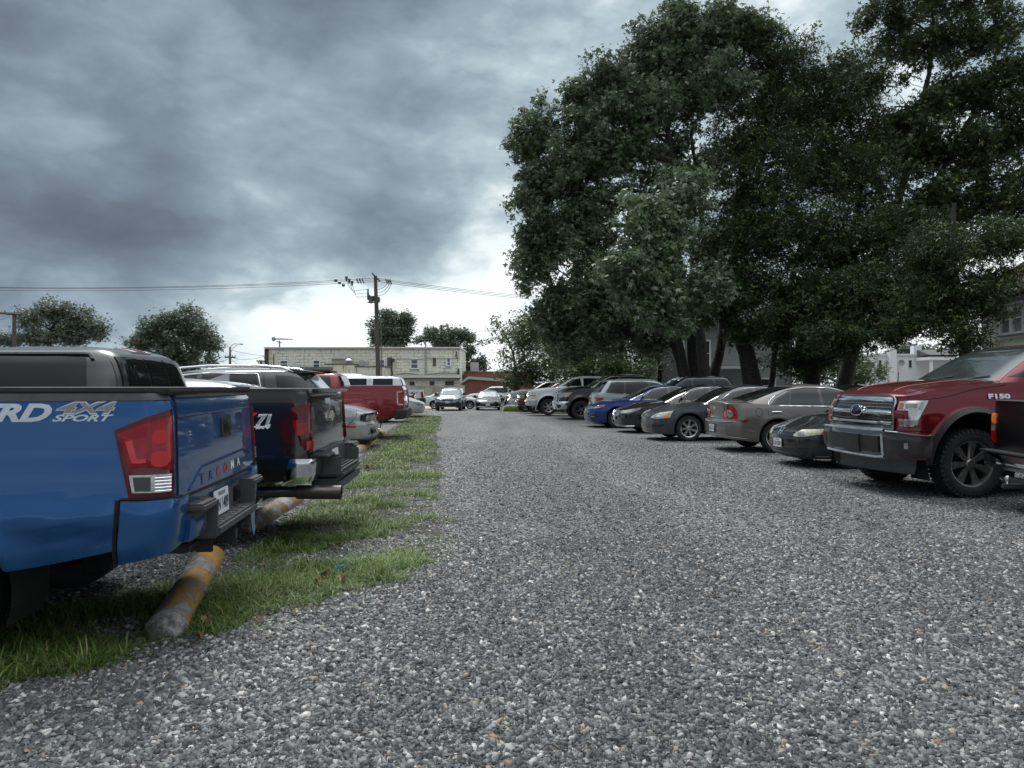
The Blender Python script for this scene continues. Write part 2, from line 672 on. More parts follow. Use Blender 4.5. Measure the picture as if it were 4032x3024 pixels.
        for a in s.ax:
            for sg in (1, -1):
                G = []
                for th in np.linspace(-0.35, math.pi + 0.35, 19):
                    c_, n_ = math.cos(th) * (s.Ra + 0.004), s.R + math.sin(th) * (s.Ra + 0.004)
                    G.append([(a + c_, sg * (W - 0.045), n_), (a + c_, sg * (W - 0.42), n_)])
                ub.grid(G)
                n = 18
                pv = [(a + math.cos(t) * (s.Ra + 0.004), sg * (W - 0.42), s.R + math.sin(t) * (s.Ra + 0.004)) for t in np.linspace(0, 2 * math.pi, n, endpoint=False)]
                pv = [(p[0], p[1], max(p[2], zs)) for p in pv]
                ub.add(pv, [tuple(range(n))])
            ub.tube([(a, -W + 0.2, s.R), (a, W - 0.2, s.R)], 0.05, 8)
        ub.build('underbody', UNDER, s.root)

    # ---- cabin
    def cabin(s, C, m=None, name='roof'):
        s.C = C
        s.cf, s.cr, s.cw = curve(C['f'], C.get('s', 0.05)), curve(C['r'], C.get('s', 0.05)), curve(C['w'], C.get('s', 0.05))
        z0, z1 = C['z0'], C['z1']
        n = C.get('n', 7)
        zs = z0 + (z1 - z0) * np.sin(np.linspace(0, math.pi / 2, C.get('nz', 26)))
        th = np.linspace(0, 2 * math.pi, 97)[:-1]
        c, d = np.cos(th), np.sin(th)
        ex, ey = np.sign(c) * np.abs(c) ** (2 / n), np.sign(d) * np.abs(d) ** (2 / n)
        V = []
        for z in zs:
            f, r, w_ = float(s.cf(z)), float(s.cr(z)), float(s.cw(z))
            V.append(np.stack([(f + r) / 2 + (f - r) / 2 * ex, w_ * ey, np.full(96, z)], 1))
        mb = MB()
        mb.v = [tuple(p) for q in V for p in q]
        for i in range(len(zs) - 1):
            for k in range(96):
                k2 = (k + 1) % 96
                mb.f.append((i * 96 + k, i * 96 + k2, (i + 1) * 96 + k2, (i + 1) * 96 + k))
        mb.f.append(tuple((len(zs) - 1) * 96 + k for k in range(96)))
        return mb.build(name, m or s.pm, s.root, True, C.get('angle', 40))

    def side(s, x, z):
        n = s.C.get('n', 7)
        f, r, w_ = s.cf(z), s.cr(z), s.cw(z)
        e = np.clip(np.abs((x - (f + r) / 2) / ((f - r) / 2)), 0, 0.9999)
        return np.stack([x + 0 * z, w_ * (1 - e ** n) ** (1 / n), z + 0 * x], -1)

    def sideR(s, x, z):
        return s.side(x, z) * np.array([1, -1, 1])

    def front(s, y, z, sg=1):
        n = s.C.get('n', 7)
        f, r, w_ = s.cf(z), s.cr(z), s.cw(z)
        e = np.clip(np.abs(y / w_), 0, 0.9999)
        return np.stack([(f + r) / 2 + sg * (f - r) / 2 * (1 - e ** n) ** (1 / n), y + 0 * z, z + 0 * y], -1)

    def rear(s, y, z):
        return s.front(y, z, -1)

    def topS(s, x, k):
        sh = np.broadcast(x, k).shape
        X_, K_ = np.broadcast_to(x, sh).ravel(), np.broadcast_to(k, sh).ravel()
        return np.array([tuple(s.top(a, b)) for a, b in zip(X_, K_)]).reshape(*sh, 3)

    def _nrm(s, S, a, b):
        e = 0.004
        p = S(a, b)
        pa, pb = S(a + e, b), S(a, b + e)
        qa, qb = S(a - e, b), S(a, b - e)
        n = np.cross(pa - qa, pb - qb)
        n /= (np.linalg.norm(n, axis=-1, keepdims=True) + 1e-12)
        c = p.copy()
        c[..., 0] = np.clip(p[..., 0], s.xR + 1.0, s.xF - 1.0)
        c[..., 1] = 0
        c[..., 2] = 0.5
        sg = np.sign((n * (p - c)).sum(-1, keepdims=True))
        sg[sg == 0] = 1
        return p, n * sg

    def patch(s, name, m, S, top, bot, off=0.004, nu=16, nv=6, rnd=0.0, skirt=0.012, parent=None, mirror=False, bulge=0.0, smooth=True):
        a, b = np.meshgrid(np.linspace(-1, 1, nu + 1), np.linspace(-1, 1, nv + 1), indexing='ij')
        if rnd:
            a, b = a * np.sqrt(1 - rnd * b * b / 2), b * np.sqrt(1 - rnd * a * a / 2)
            if rnd < 1:
                pass
        t, v = (a + 1) / 2, (b + 1) / 2
        T, Bm = resample(top, t.ravel()).reshape(*t.shape, 2), resample(bot, t.ravel()).reshape(*t.shape, 2)
        Q = Bm + (T - Bm) * v[..., None]
        p, n = s._nrm(S, Q[..., 0], Q[..., 1])
        h = off + bulge * (1 - np.maximum(np.abs(a), np.abs(b)) ** 3)
        o = p + n * (h[..., None] if bulge else off)
        inn = p - n * skirt
        res = []
        for sg in ((1, -1) if mirror else (1,)):
            k = np.array([1, sg, 1])
            mb = MB()
            G = o * k
            mb.grid(G)
            I = inn * k
            for e_o, e_i in ((G[0], I[0]), (G[-1], I[-1]), (G[:, 0], I[:, 0]), (G[:, -1], I[:, -1])):
                mb.grid([list(e_o), list(e_i)])
            res.append(mb.build(name, m, parent or s.root, smooth, 40, merge=True))
        return res[0] if len(res) == 1 else res

    def line(s, mb, S, pts, r=0.004, both=True, off=0.0, n=5, step=0.06):
        L = sum(math.hypot(pts[i + 1][0] - pts[i][0], pts[i + 1][1] - pts[i][1]) for i in range(len(pts) - 1))
        k = max(2, int(L / step) + len(pts))
        q = resample(pts, np.linspace(0, 1, k))
        p, nn = s._nrm(S, q[:, 0], q[:, 1])
        p = p + nn * off
        mb.tube([Vector(v) for v in p], r, n)
        if both:
            mb.tube([Vector((v[0], -v[1], v[2])) for v in p], r, n)

    def text(s, name, m, st, u0, z0, h, S=None, bold=0.0, shear=0.0, off=0.006, width=None, du=1.0, parent=None, rise=0.0):
        S = S or s.surf
        V, F = text_2d(st, bold, shear)
        kx = h if width is None else width / V[:, 0].max()
        u = u0 + du * V[:, 0] * kx
        z = z0 + V[:, 1] * h + rise * V[:, 0] * kx
        p, n = s._nrm(S, u, z)
        mb = MB()
        mb.add([Vector(q) for q in (p + n * off)], F)
        return mb.build(name, m, parent or s.root)

    # ---- common parts
    def wheels(s, style='5', rim=None, rimr=None, tw=0.225, tread=False, only=None, y_in=0.0):
        R_, rr = s.R, rimr or s.R * 0.66
        key = (style, round(R_, 3), round(rr, 3), tw, (rim or ALLOY).name, tread)
        if key not in WHEELS:
            WHEELS[key] = wheel_meshes(style, R_, rr, tw, rim or ALLOY, tread)
        for i, a in enumerate(s.ax):
            for sg in (1, -1):
                if only and (i, sg) not in only:
                    continue
                wo = link('wheel', WHEELS[key][0], None, s.root)
                wo.location = (a, sg * (s.W - 0.02 - tw / 2 - y_in), R_)
                wo.rotation_euler = (0, 0.3 * i + 0.2, 0 if sg > 0 else math.pi)
                link('tyre', WHEELS[key][1], None, wo)
                link('rim', WHEELS[key][2], None, wo)

    def plate(s, at_, nrm, txt='', state='', w=0.305, h=0.155):
        n = Vector(nrm).normalized()
        up = Vector((0, 0, 1))
        up = (up - n * up.dot(n)).normalized()
        right = up.cross(n)
        c = Vector(at_)
        mb = MB()
        M = Matrix((right, n, up)).transposed()
        mb.bbox(c, (w, 0.008, h), 0.004, M)
        o = mb.build('license_plate', PLATE, s.root)
        if txt:
            flat_text(txt, h * 0.46, c - right * w * 0.44 - up * h * 0.30, right, up, 'plate_number', PLTXT, o, bold=0.02, width=w * 0.88, lift=0.006)
        if state:
            flat_text(state, h * 0.15, c - right * w * 0.25 + up * h * 0.27, right, up, 'plate_heading', PLTXT, o, bold=0.01, width=w * 0.5, lift=0.006)
        return o

    def handle(s, S, u, z, m=None, wd=0.2, parent=None, mirror=True):
        p, n = s._nrm(S, np.array([u - wd / 2, u, u + wd / 2]), np.array([z, z, z]))
        for sg in ((1, -1) if mirror else (1,)):
            k = np.array([1, sg, 1])
            mb = MB()
            q, nn = p * k, n * k
            mb.tube([Vector(q[0]), Vector(q[0] + nn[0] * .03), Vector(q[1] + nn[1] * .042), Vector(q[2] + nn[2] * .03), Vector(q[2])], [.014, .014, .016, .014, .014], 8)
            par = parent[0 if sg > 0 else 1] if isinstance(parent, (list, tuple)) else (parent or s.root)
            mb.build('door_handle', m or s.pm, par, True)

    def mirror(s, x, z, y=None, m=None, sz=(0.12, 0.2, 0.14)):
        y = y or s.W
        for sg in (1, -1):
            mb = MB()
            mb.bbox((x, sg * (y + 0.12), z + 0.03), sz, 0.035)
            mb.tube([(x + 0.02, sg * (y - 0.08), z - 0.05), (x, sg * (y + 0.06), z)], 0.02, 6)
            mb.build('wing_mirror', m or s.pm, s.root, True, 50)

    def arch(s, m, w=0.05, off=0.02, lo=0.0, name='wheel_arch_trim', which=(0, 1)):
        """arch moulding round each wheel opening"""
        for i in which:
            a = s.ax[i]
            for sg in (1, -1):
                rows = []
                for th in np.linspace(lo, math.pi - lo, 33):
                    row = []
                    for rr, oo in ((s.Ra - 0.004, -0.03), (s.Ra - 0.004, off), (s.Ra + w * 0.75, off), (s.Ra + w, -0.004)):
                        x = a + rr * math.cos(th)
                        z = s.R + rr * math.sin(th) * s.P.get('aky', 1.0)
                        p, n = s._nrm(s.surf, np.array([s.S(x)]), np.array([z]))
                        q = p[0] + n[0] * oo
                        row.append((q[0], q[1] * sg, q[2]))
                    rows.append(row)
                mb = MB()
                mb.grid(rows)
                mb.build(name, m, s.root, True, 50)

    def doors(s, spans, zlo, zhi, hz, hm=None, wd=0.19):
        """spans: [(x_front, x_rear)] ; a door panel each side, its shut lines and its handle"""
        gp = MB()
        for (xa, xb) in spans:
            ua, ub_ = s.S(xa), s.S(xb)
            zh = min(float(s.zt(xa)), float(s.zt(xb))) - 0.01 if zhi is None else zhi
            lo_a, lo_b = zlo, zlo
            t = [(ua, zh), (ub_, zh)]
            # lower rear corner follows the arch
            bt = [(ua, zlo)]
            for x in np.linspace(xa, xb, 14)[1:]:
                zz = zlo
                for a in s.ax:
                    d = (s.Ra + 0.09) ** 2 - (x - a) ** 2
                    if d > 0:
                        zz = max(zz, s.R + math.sqrt(d))
                bt.append((s.S(x), zz))
            tt = [(u, zh) for u, _ in bt]
            pn = s.patch('door', s.pm, s.surf, tt, bt, off=0.003, nu=26, nv=12, mirror=True, skirt=0.003)
            s.line(gp, s.surf, [(ua, zh)] + bt + [(ub_, zh)], 0.0045)
            s.handle(s.surf, s.S(xb + 0.17), hz, hm, wd, parent=pn)
        build_sides(gp, 'panel_gaps', GAP, s.root)

    def glass_side(s, panes, m=None, trim=None, tr=0.008, name='window', frame=None):
        """panes: list of (top pts, bottom pts) in (x,z)"""
        for (t, b) in panes:
            s.patch(name, m or GLASS, s.side, t, b, off=0.004, nu=18, nv=8, mirror=True, skirt=0.01)
        if trim:
            mb = MB()
            for tr_pts in frame or []:
                s.line(mb, s.side, tr_pts, tr, True, 0.004, 6)
            build_sides(mb, 'window_trim', trim, s.root, True, 60)


WHEELS = {}


def wheel_meshes(style, R_, rr, tw, rim_m, tread):
    h = tw / 2
    t = MB()
    prof = [(rr - 0.01, -h * 0.75), (rr + 0.012, -h * 0.9), ((R_ + rr) / 2, -h), (R_ - 0.03, -h * 0.93), (R_ - 0.006, -h * 0.78), (R_, -h * 0.4),
            (R_, h * 0.4), (R_ - 0.006, h * 0.78), (R_ - 0.03, h * 0.93), ((R_ + rr) / 2, h), (rr + 0.012, h * 0.9), (rr - 0.01, h * 0.75)]
    t.lathe(prof, n=56)
    if tread:
        n = 44
        for i in range(n):
            a = 2 * math.pi * i / n
            for row, (yy, ln, sk) in enumerate(((h * 0.74, h * 0.42, .28), (h * 0.22, h * .34, -.3), (-h * 0.22, h * .34, .3), (-h * 0.74, h * .42, -.28))):
                a2 = a + (row % 2) * math.pi / n
                M = Matrix.Rotation(-a2 + math.pi / 2, 3, 'Y') @ Matrix.Rotation(sk, 3, 'Z')
                rad = R_ + (0.0 if abs(yy) > h * .5 else 0.004)
                t.box((rad * math.cos(a2), yy, rad * math.sin(a2)), (0.04, ln, 0.018), M)
            for yy in (h * 0.965,):
                M = Matrix.Rotation(-a + math.pi / 2, 3, 'Y')
                t.box(((R_ - 0.03) * math.cos(a), yy, (R_ - 0.03) * math.sin(a)), (0.025, 0.008, 0.04), M)
    # raised rings on the side wall
    t.lathe([((R_ + rr) / 2 + 0.02, h * 0.995), ((R_ + rr) / 2 + 0.022, h * 1.02), ((R_ + rr) / 2 + 0.028, h * 1.02), ((R_ + rr) / 2 + 0.03, h * 0.99)], n=56)
    r = MB()
    yo = h * 0.80
    r.lathe([(rr - 0.012, yo - 0.004), (rr + 0.006, yo + 0.006), (rr + 0.008, yo), (rr - 0.004, yo - 0.02)], n=56)
    r.lathe([(rr - 0.012, yo - 0.004), (rr - 0.022, yo - 0.03), (rr - 0.03, -h * 0.5)], n=56)
    hub = 0.062

    def spoke(a, w0, w1, r0, r1, y0, y1, th=0.03):
        ca, sa = math.cos(a), math.sin(a)
        vs = []
        for (rad, wd, yy) in ((r0, w0, y0), (r1, w1, y1)):
            for (q, dy) in ((-wd / 2, -th), (wd / 2, -th), (wd * 0.36, 0), (-wd * 0.36, 0)):
                vs.append((rad * ca - q * sa, yy + dy, rad * sa + q * ca))
        r.add(vs, [(0, 1, 5, 4), (1, 2, 6, 5), (2, 3, 7, 6), (3, 0, 4, 7), (0, 3, 2, 1), (4, 5, 6, 7)])
    if style == '7w':       # seven spokes widening outwards
        for i in range(7):
            spoke(2 * math.pi * i / 7 + .1, 0.052, 0.40 * rr * 0.98 if rr > .25 else 0.075, hub * .8, rr - .012, yo - .03, yo - .012)
    elif style == '6t':     # six twin spokes, dished
        for i in range(6):
            a = 2 * math.pi * i / 6
            spoke(a, 0.085, 0.10, hub * .7, rr * 0.62, yo - .022, yo - .014, .04)
            spoke(a - .17, 0.035, 0.05, rr * 0.5, rr - .012, yo - .016, yo - .012, .04)
            spoke(a + .17, 0.035, 0.05, rr * 0.5, rr - .012, yo - .016, yo - .012, .04)
    elif style == '5':
        for i in range(5):
            spoke(2 * math.pi * i / 5, 0.085, 0.06, hub * .7, rr - .012, yo - .035, yo - .012)
    elif style == '6':
        for i in range(6):
            spoke(2 * math.pi * i / 6 + .2, 0.09, 0.10, hub * .7, rr - .012, yo - .03, yo - .012, .04)
    else:
        for i in range(10):
            spoke(2 * math.pi * i / 10, 0.035, 0.03, hub * .7, rr - .012, yo - .03, yo - .012)
    r.lathe([(0.0, yo - .008), (hub * .8, yo - .010), (hub, yo - .022), (hub * 1.1, yo - .05)], n=24)
    for i in range(5):
        a = 2 * math.pi * i / 5 + .4
        r.lathe([(0.0, yo - .004), (0.009, yo - .006), (0.01, yo - .03)], c=(hub * .72 * math.cos(a), 0, hub * .72 * math.sin(a)), n=6)
    d = MB()
    d.lathe([(0.0, yo - .085), (rr * 0.42, yo - .085), (rr * 0.42, yo - .095), (rr * 0.8, yo - .095), (rr * .8, yo - .12), (rr * .95, yo - .125), (rr * .95, -h * .4)], n=32)
    res = []
    for nm, mb, m in (('wheel', d, UNDER), ('tyre', t, RUBBER), ('rim', r, rim_m)):
        o = mb.build(nm, m, None, True, 38)
        res.append(o.data)
        bpy.data.objects.remove(o)
    return res


LEFTROT = math.pi      # a vehicle whose nose points to world -X


def badge_oval(car, S, u, z, a, b, name='badge', m1=None, m2=None, off=0.02):
    o = car.patch(name, m1 or CHROME, S, [(u - a, z + b), (u + a, z + b)], [(u - a, z - b), (u + a, z - b)], off=off, rnd=1.0, nu=16, nv=16, skirt=0.0, bulge=0.006)
    car.patch('badge_face', m2 or BLACK, S, [(u - a * .86, z + b * .8), (u + a * .86, z + b * .8)], [(u - a * .86, z - b * .8), (u + a * .86, z - b * .8)], off=off + 0.008, rnd=1.0, nu=16, nv=16, skirt=0.0, parent=o)
    return o


def poly_on(car, name, m, S, polys, off=0.01, parent=None, th=0.006):
    """small raised emblem from 2-D polygons given on a surface"""
    mb = MB()
    for poly in polys:
        a = np.array(poly, float)
        p, n = car._nrm(S, a[:, 0], a[:, 1])
        k = len(a)
        mb.add([Vector(q) for q in (p + n * off)] + [Vector(q) for q in (p + n * (off - th))],
               [tuple(range(k))] + [(i, (i + 1) % k, k + (i + 1) % k, k + i) for i in range(k)])
    return mb.build(name, m, parent or car.root)


def bowtie(u, z, a, b):
    return [[(u - a, z - b * .45), (u - a * .85, z + b * .45), (u - a * .35, z + b * .45), (u - a * .3, z + b), (u + a * .42, z + b), (u + a * .37, z + b * .45),
             (u + a, z + b * .45), (u + a * .85, z - b * .45), (u + a * .35, z - b * .45), (u + a * .3, z - b), (u - a * .42, z - b), (u - a * .37, z - b * .45)]]


def letter_h(u, z, a, b):
    return [[(u - a, z + b), (u - a * .55, z + b), (u - a * .35, z - b), (u - a * .72, z - b)],
            [(u + a, z + b), (u + a * .72, z - b), (u + a * .35, z - b), (u + a * .55, z + b)],
            [(u - a * .5, z + b * .12), (u + a * .5, z + b * .12), (u + a * .44, z - b * .22), (u - a * .44, z - b * .22)]]
# ================================================================== vehicles
def loc_for(h, lx, ly, X, Y, z=0.0):
    c, s_ = math.cos(h), math.sin(h)
    return (X - (c * lx - s_ * ly), Y - (s_ * lx + c * ly), z)


MIDP = dict(xF=2.80, xR=-2.55, W=0.94, af=1.88, ar=-1.30, R=0.385, Ra=0.475, fy=0.3, fx=0.4, bf=0.14, ry=0.09, rx=0.10, br=0.015, lf=0.5,
            sill=[(-2.6, 0.66), (-1.9, 0.52), (-1.2, 0.46), (1.2, 0.46), (2.2, 0.5), (2.8, 0.45)],
            zt=[(-2.6, 1.375), (1.1, 1.345), (1.5, 1.22), (2.3, 1.14), (2.8, 1.06)], zc=[(-2.6, 1.378), (1.1, 1.36), (1.5, 1.30), (2.3, 1.22), (2.8, 1.12)], zs=0.15,
            tum=[(0.45, 0.06), (0.6, 0.015), (0.78, 0.0), (0.92, 0.012), (1.1, 0.03), (1.3, 0.04), (1.38, 0.055)],
            rF=[(0.4, -0.1), (0.6, 0), (0.9, -0.02), (1.15, -0.12)], rR=[(0.6, 0.03), (0.85, 0.0), (1.3, 0.02), (1.36, 0.035), (1.38, 0.06)], flare=0.04)
MIDC = dict(z0=1.28, z1=1.79, n=9, f=[(1.28, 1.36), (1.5, 0.98), (1.68, 0.60), (1.75, 0.36), (1.79, 0.0)],
            r=[(1.28, -0.90), (1.5, -0.86), (1.66, -0.80), (1.74, -0.68), (1.775, -0.5), (1.79, -0.2)],
            w=[(1.28, 0.885), (1.5, 0.80), (1.66, 0.735), (1.72, 0.68), (1.76, 0.58), (1.785, 0.34), (1.79, 0.04)])


def mid_cab(c, glassm=GLASS, cab_m=None, trim=None, dx=0.0, light=True):
    c.cabin({**MIDC, 'r': [(z, x + dx) for z, x in MIDC['r']]}, cab_m, 'cab_roof')
    c.glass_side([([(0.98, 1.38), (0.66, 1.60), (0.36, 1.665)], [(1.12, 1.36), (0.34, 1.37)]),
                  ([(0.26, 1.67), (-0.2, 1.68), (-0.6, 1.66)], [(0.26, 1.37), (-0.66, 1.37)])], glassm, trim, 0.007, frame=[[(1.1, 1.36), (0.66, 1.61), (0.3, 1.68), (-0.62, 1.67), (-0.68, 1.36), (1.1, 1.355)]])
    c.patch('windshield', GLASS2, c.front, [(-0.66, 1.70), (0.66, 1.70)], [(-0.78, 1.33), (0.78, 1.33)], nv=10)
    # rear glass in three panes
    c.patch('rear_window_frame', PLASTIC, c.rear, [(-0.69, 1.70), (0.69, 1.70)], [(-0.77, 1.36), (0.77, 1.36)], off=0.003, nv=8)
    for a, b in ((-0.72, -0.24), (-0.20, 0.20), (0.24, 0.72)):
        k = 0.92
        c.patch('rear_window', glassm, c.rear, [(a * k, 1.665), (b * k, 1.665)], [(a, 1.38), (b, 1.38)], off=0.012, nv=8)
    if light:
        o = c.patch('brake_light', mat('light_housing', (0.5, 0.5, 0.48), 0.3), c.rear, [(-0.2, 1.762), (0.2, 1.762)], [(-0.2, 1.725), (0.2, 1.725)], off=0.012)
        c.patch('brake_lens', LRED, c.rear, [(-0.085, 1.76), (0.085, 1.76)], [(-0.085, 1.727), (0.085, 1.727)], off=0.018, parent=o)


def bed_lines(c, zlo=0.84, yk=0.80, xbed=-0.93):
    gp = MB()
    c.line(gp, c.surf, [(c.S(xbed), 1.37), (c.S(xbed), 0.5)], 0.008)
    c.line(gp, c.surf, [(c.S(1.32), 1.3), (c.S(1.30), 0.95)], 0.005)
    for y in (yk, -yk):
        c.line(gp, c.surf, [(c.B(y), 1.37), (c.B(y), zlo)], 0.007, both=False)
    c.line(gp, c.surf, [(c.B(yk), zlo), (c.B(-yk), zlo)], 0.01, both=False)
    build_sides(gp, 'panel_gaps', GAP, c.root)


# ---- blue pickup, nearest on the left
def blue_pickup():
    pm = paint('blue_paint', (0.0010, 0.078, 0.25), 0.5, 0.3, 0.04)
    h = LEFTROT + 0.10
    P = dict(MIDP)
    P['dent'] = [(-2.32, -1.72, 0.69, 0.83, -0.022)]
    c = Car('pickup_truck', 'bright blue pickup with red clear tail lamp, nearest vehicle on the left', 'pickup truck', loc_for(h, P['xR'], P['W'], -1.70, 3.80), h, P, pm, 'vehicles parked on the left side of the lot')
    mid_cab(c, cab_m=pm)
    c.wheels('6', DALLOY, 0.225, 0.25)
    c.doors([(1.28, 0.30), (0.28, -0.80)], 0.56, 1.33, 1.12)
    bed_lines(c, 0.835, 0.815)
    # tonneau and rail caps
    mb = MB()
    mb.bbox((-1.73, 0, 1.394), (1.58, 1.74, 0.032), 0.012)
    mb.bbox((-2.45, 0, 1.385), (0.12, 1.66, 0.03), 0.012)
    mb.build('tonneau_cover', PLASTIC, c.root, True)
    c.patch('bed_rail_cap', GPLASTIC, c.surf, [(c.S(-0.94), 1.379), (c.B(0.86), 1.379)], [(c.S(-0.94), 1.335), (c.B(0.86), 1.345)], off=0.006, nu=40, mirror=True)
    # tailgate panel with pressed recess
    tg = c.patch('tailgate', pm, c.surf, [(c.B(0.805), 1.365), (c.B(-0.805), 1.365)], [(c.B(0.805), 0.845), (c.B(-0.805), 0.845)], off=0.005, nu=30, nv=14)
    c.patch('tailgate_top_trim', PLASTIC, c.surf, [(c.B(0.80), 1.372), (c.B(-0.80), 1.372)], [(c.B(0.80), 1.352), (c.B(-0.80), 1.352)], off=0.012, nu=30, parent=tg)
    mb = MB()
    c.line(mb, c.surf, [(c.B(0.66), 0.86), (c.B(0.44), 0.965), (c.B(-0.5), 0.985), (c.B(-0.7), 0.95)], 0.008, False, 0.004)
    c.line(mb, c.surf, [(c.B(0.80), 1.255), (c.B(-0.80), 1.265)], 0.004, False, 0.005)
    mb.build('pressed_crease', mat('crease_shade_blue', (0.003, 0.03, 0.12), 0.4, 0.3), tg)  # darker blue paints the shade along the pressed lines
    hd = c.patch('tailgate_handle', PLASTIC, c.surf, [(c.B(0.03), 1.225), (c.B(-0.19), 1.225)], [(c.B(0.03), 1.10), (c.B(-0.19), 1.10)], off=0.014, rnd=0.15, parent=tg)
    c.patch('handle_recess', BLACK, c.surf, [(c.B(-0.01), 1.205), (c.B(-0.15), 1.205)], [(c.B(-0.01), 1.125), (c.B(-0.15), 1.125)], off=0.017, rnd=0.2, parent=tg)
    # raised letters painted like a flag
    x0, x1, word = 0.50, -0.46, 'TACOMA'
    cols = [mat('letter_navy', (0.03, 0.05, 0.16), 0.4)] * 2 + [mat('letter_red', (0.5, 0.05, 0.06), 0.4), mat('letter_red', (0.5, 0.05, 0.06)), WHITE, WHITE]
    for i, ch in enumerate(word):
        y = x0 + (x1 - x0) * (i + 0.12) / 6
        c.text('lettering', cols[i], ch, c.B(y), 0.868 + 0.004 * i, 0.054, bold=0.03, off=0.0075, width=0.080, parent=tg)
    # tail lamps
    for sg in (1, -1):
        def U(x=None, y=None):
            u = c.S(x) if x is not None else c.B(y)
            return u if sg > 0 else 2 * c.SM - u
        tl = c.patch('taillight', LDRED, c.surf, [(U(-2.275), 1.195), (U(-2.44), 1.262), (U(y=0.875), 1.30)], [(U(-2.35), 0.855), (U(y=0.875), 0.862)], off=0.012, nu=22, nv=10, bulge=0.012)
        c.patch('red_lens', LRED, c.surf, [(U(-2.30), 1.18), (U(-2.44), 1.232), (U(y=0.89), 1.265)], [(U(-2.355), 1.00), (U(y=0.885), 0.992)], off=0.022, nu=20, nv=10, bulge=0.008, parent=tl)
        c.patch('lit_facet', LRED2, c.surf, [(U(-2.455), 1.09), (U(-2.515), 1.09)], [(U(-2.455), 1.01), (U(-2.515), 1.01)], off=0.031, rnd=0.8, parent=tl)
        c.patch('lit_facet', LRED2, c.surf, [(U(-2.46), 1.19), (U(-2.51), 1.20)], [(U(-2.46), 1.125), (U(-2.51), 1.125)], off=0.031, rnd=0.8, parent=tl)
        c.patch('lit_facet', mat('deep_red_lens', (0.5, 0.012, 0.02), 0.1, 0, 0.6), c.surf, [(U(-2.335), 1.14), (U(-2.43), 1.16)], [(U(-2.37), 1.03), (U(-2.44), 1.03)], off=0.029, rnd=0.2, parent=tl)
        c.patch('reverse_lens', LCLEAR, c.surf, [(U(-2.355), 0.972), (U(y=0.895), 0.975)], [(U(-2.37), 0.885), (U(y=0.90), 0.885)], off=0.026, nu=14, parent=tl, rnd=0.06)
        rb = MB()
        for q in range(5):
            c.line(rb, c.surf, [(U(-2.47), 0.893 + 0.016 * q), (U(y=0.90), 0.893 + 0.016 * q)], 0.0035, False, 0.030)
        rb.build('lens_rib', mat('rib_silver', (0.7, 0.7, 0.7), 0.15, 0.8), tl)
        c.patch('lamp_cell', BLACK, c.surf, [(U(-2.375), 0.962), (U(-2.455), 0.962)], [(U(-2.385), 0.893), (U(-2.455), 0.893)], off=0.030, nu=8, parent=tl)
        # painted bumper corner
        c.patch('bumper_corner', pm, c.surf, [(U(-2.315), 0.838), (U(-2.50), 0.85), (U(y=0.70), 0.845)], [(U(-2.31), 0.53), (U(-2.50), 0.57), (U(y=0.66), 0.60)], off=0.022, nu=22, nv=12, bulge=0.014, skirt=0.06, rnd=0.03)
        gl_ = MB()
        c.line(gl_, c.surf, [(U(-2.295), 0.85), (U(-2.29), 0.52)], 0.011, False, 0.01)
        c.line(gl_, c.surf, [(U(-2.31), 0.853), (U(y=0.80), 0.852)], 0.008, False, 0.016)
        gl_.build('bumper_gap', GAP, c.root)
        c.patch('bumper_corner', pm, c.surf, [(U(y=0.74), 0.72), (U(y=0.50), 0.72)], [(U(y=0.74), 0.595), (U(y=0.50), 0.60)], off=0.06, nu=8, bulge=0.02, skirt=0.1)
    # black step bumper
    mb = MB()
    for sg in (1, -1):
        mb.bbox((c.xR + 0.05 - 0.065, sg * 0.56, 0.765), (0.15, 0.27, 0.045), 0.012)
        mb.bbox((c.xR + 0.05 - 0.065, sg * 0.445, 0.67), (0.15, 0.05, 0.22), 0.012)
        mb.bbox((c.xR + 0.05 - 0.03, sg * 0.58, 0.68), (0.12, 0.24, 0.16), 0.02)
        for i in range(5):
            for j in range(2):
                mb.box((c.xR + 0.05 - 0.02 - 0.05 * j, sg * (0.465 + 0.048 * i), 0.789), (0.045, 0.012, 0.006), 0.5 * (1 if (i + j) % 2 else -1))
    mb.bbox((c.xR + 0.05 - 0.08, 0, 0.60), (0.15, 0.90, 0.06), 0.015)
    mb.bbox((c.xR + 0.05 - 0.01, 0, 0.70), (0.06, 1.0, 0.26), 0.01)
    for i in range(13):
        for j in range(2):
            mb.box((c.xR + 0.05 - 0.06 - 0.05 * j, -0.39 + 0.065 * i, 0.632), (0.045, 0.012, 0.005), 0.5 * (1 if (i + j) % 2 else -1))
    bp = mb.build('bumper', GPLASTIC, c.root, True, 30)
    for i in (1, -1):
        mb = MB()
        mb.bbox((c.xR + 0.05 - 0.045, i * 0.33, 0.705), (0.02, 0.12, 0.10), 0.008)
        mb.bbox((c.xR + 0.05 - 0.058, i * 0.33, 0.705), (0.02, 0.07, 0.06), 0.006)
        mb.build('plate_lamp', BLACK, bp, True)
    c.plate((c.xR + 0.05 - 0.06, 0.08, 0.715), (-1, 0, 0.05), 'UN 1409', 'VIRGINIA')
    mb = MB()
    mb.bbox((c.xR + 0.22, 0, 0.50), (0.3, 0.9, 0.05), 0.01)
    mb.bbox((c.xR + 0.02, 0, 0.50), (0.2, 0.075, 0.075), 0.008)
    mb.bbox((c.xR + 0.05, 0.22, 0.48), (0.10, 0.02, 0.09), 0.005)
    mb.bbox((c.xR + 0.05, -0.22, 0.48), (0.10, 0.02, 0.09), 0.005)
    mb.build('tow_hitch', PLASTIC, c.root, True)
    mb = MB()
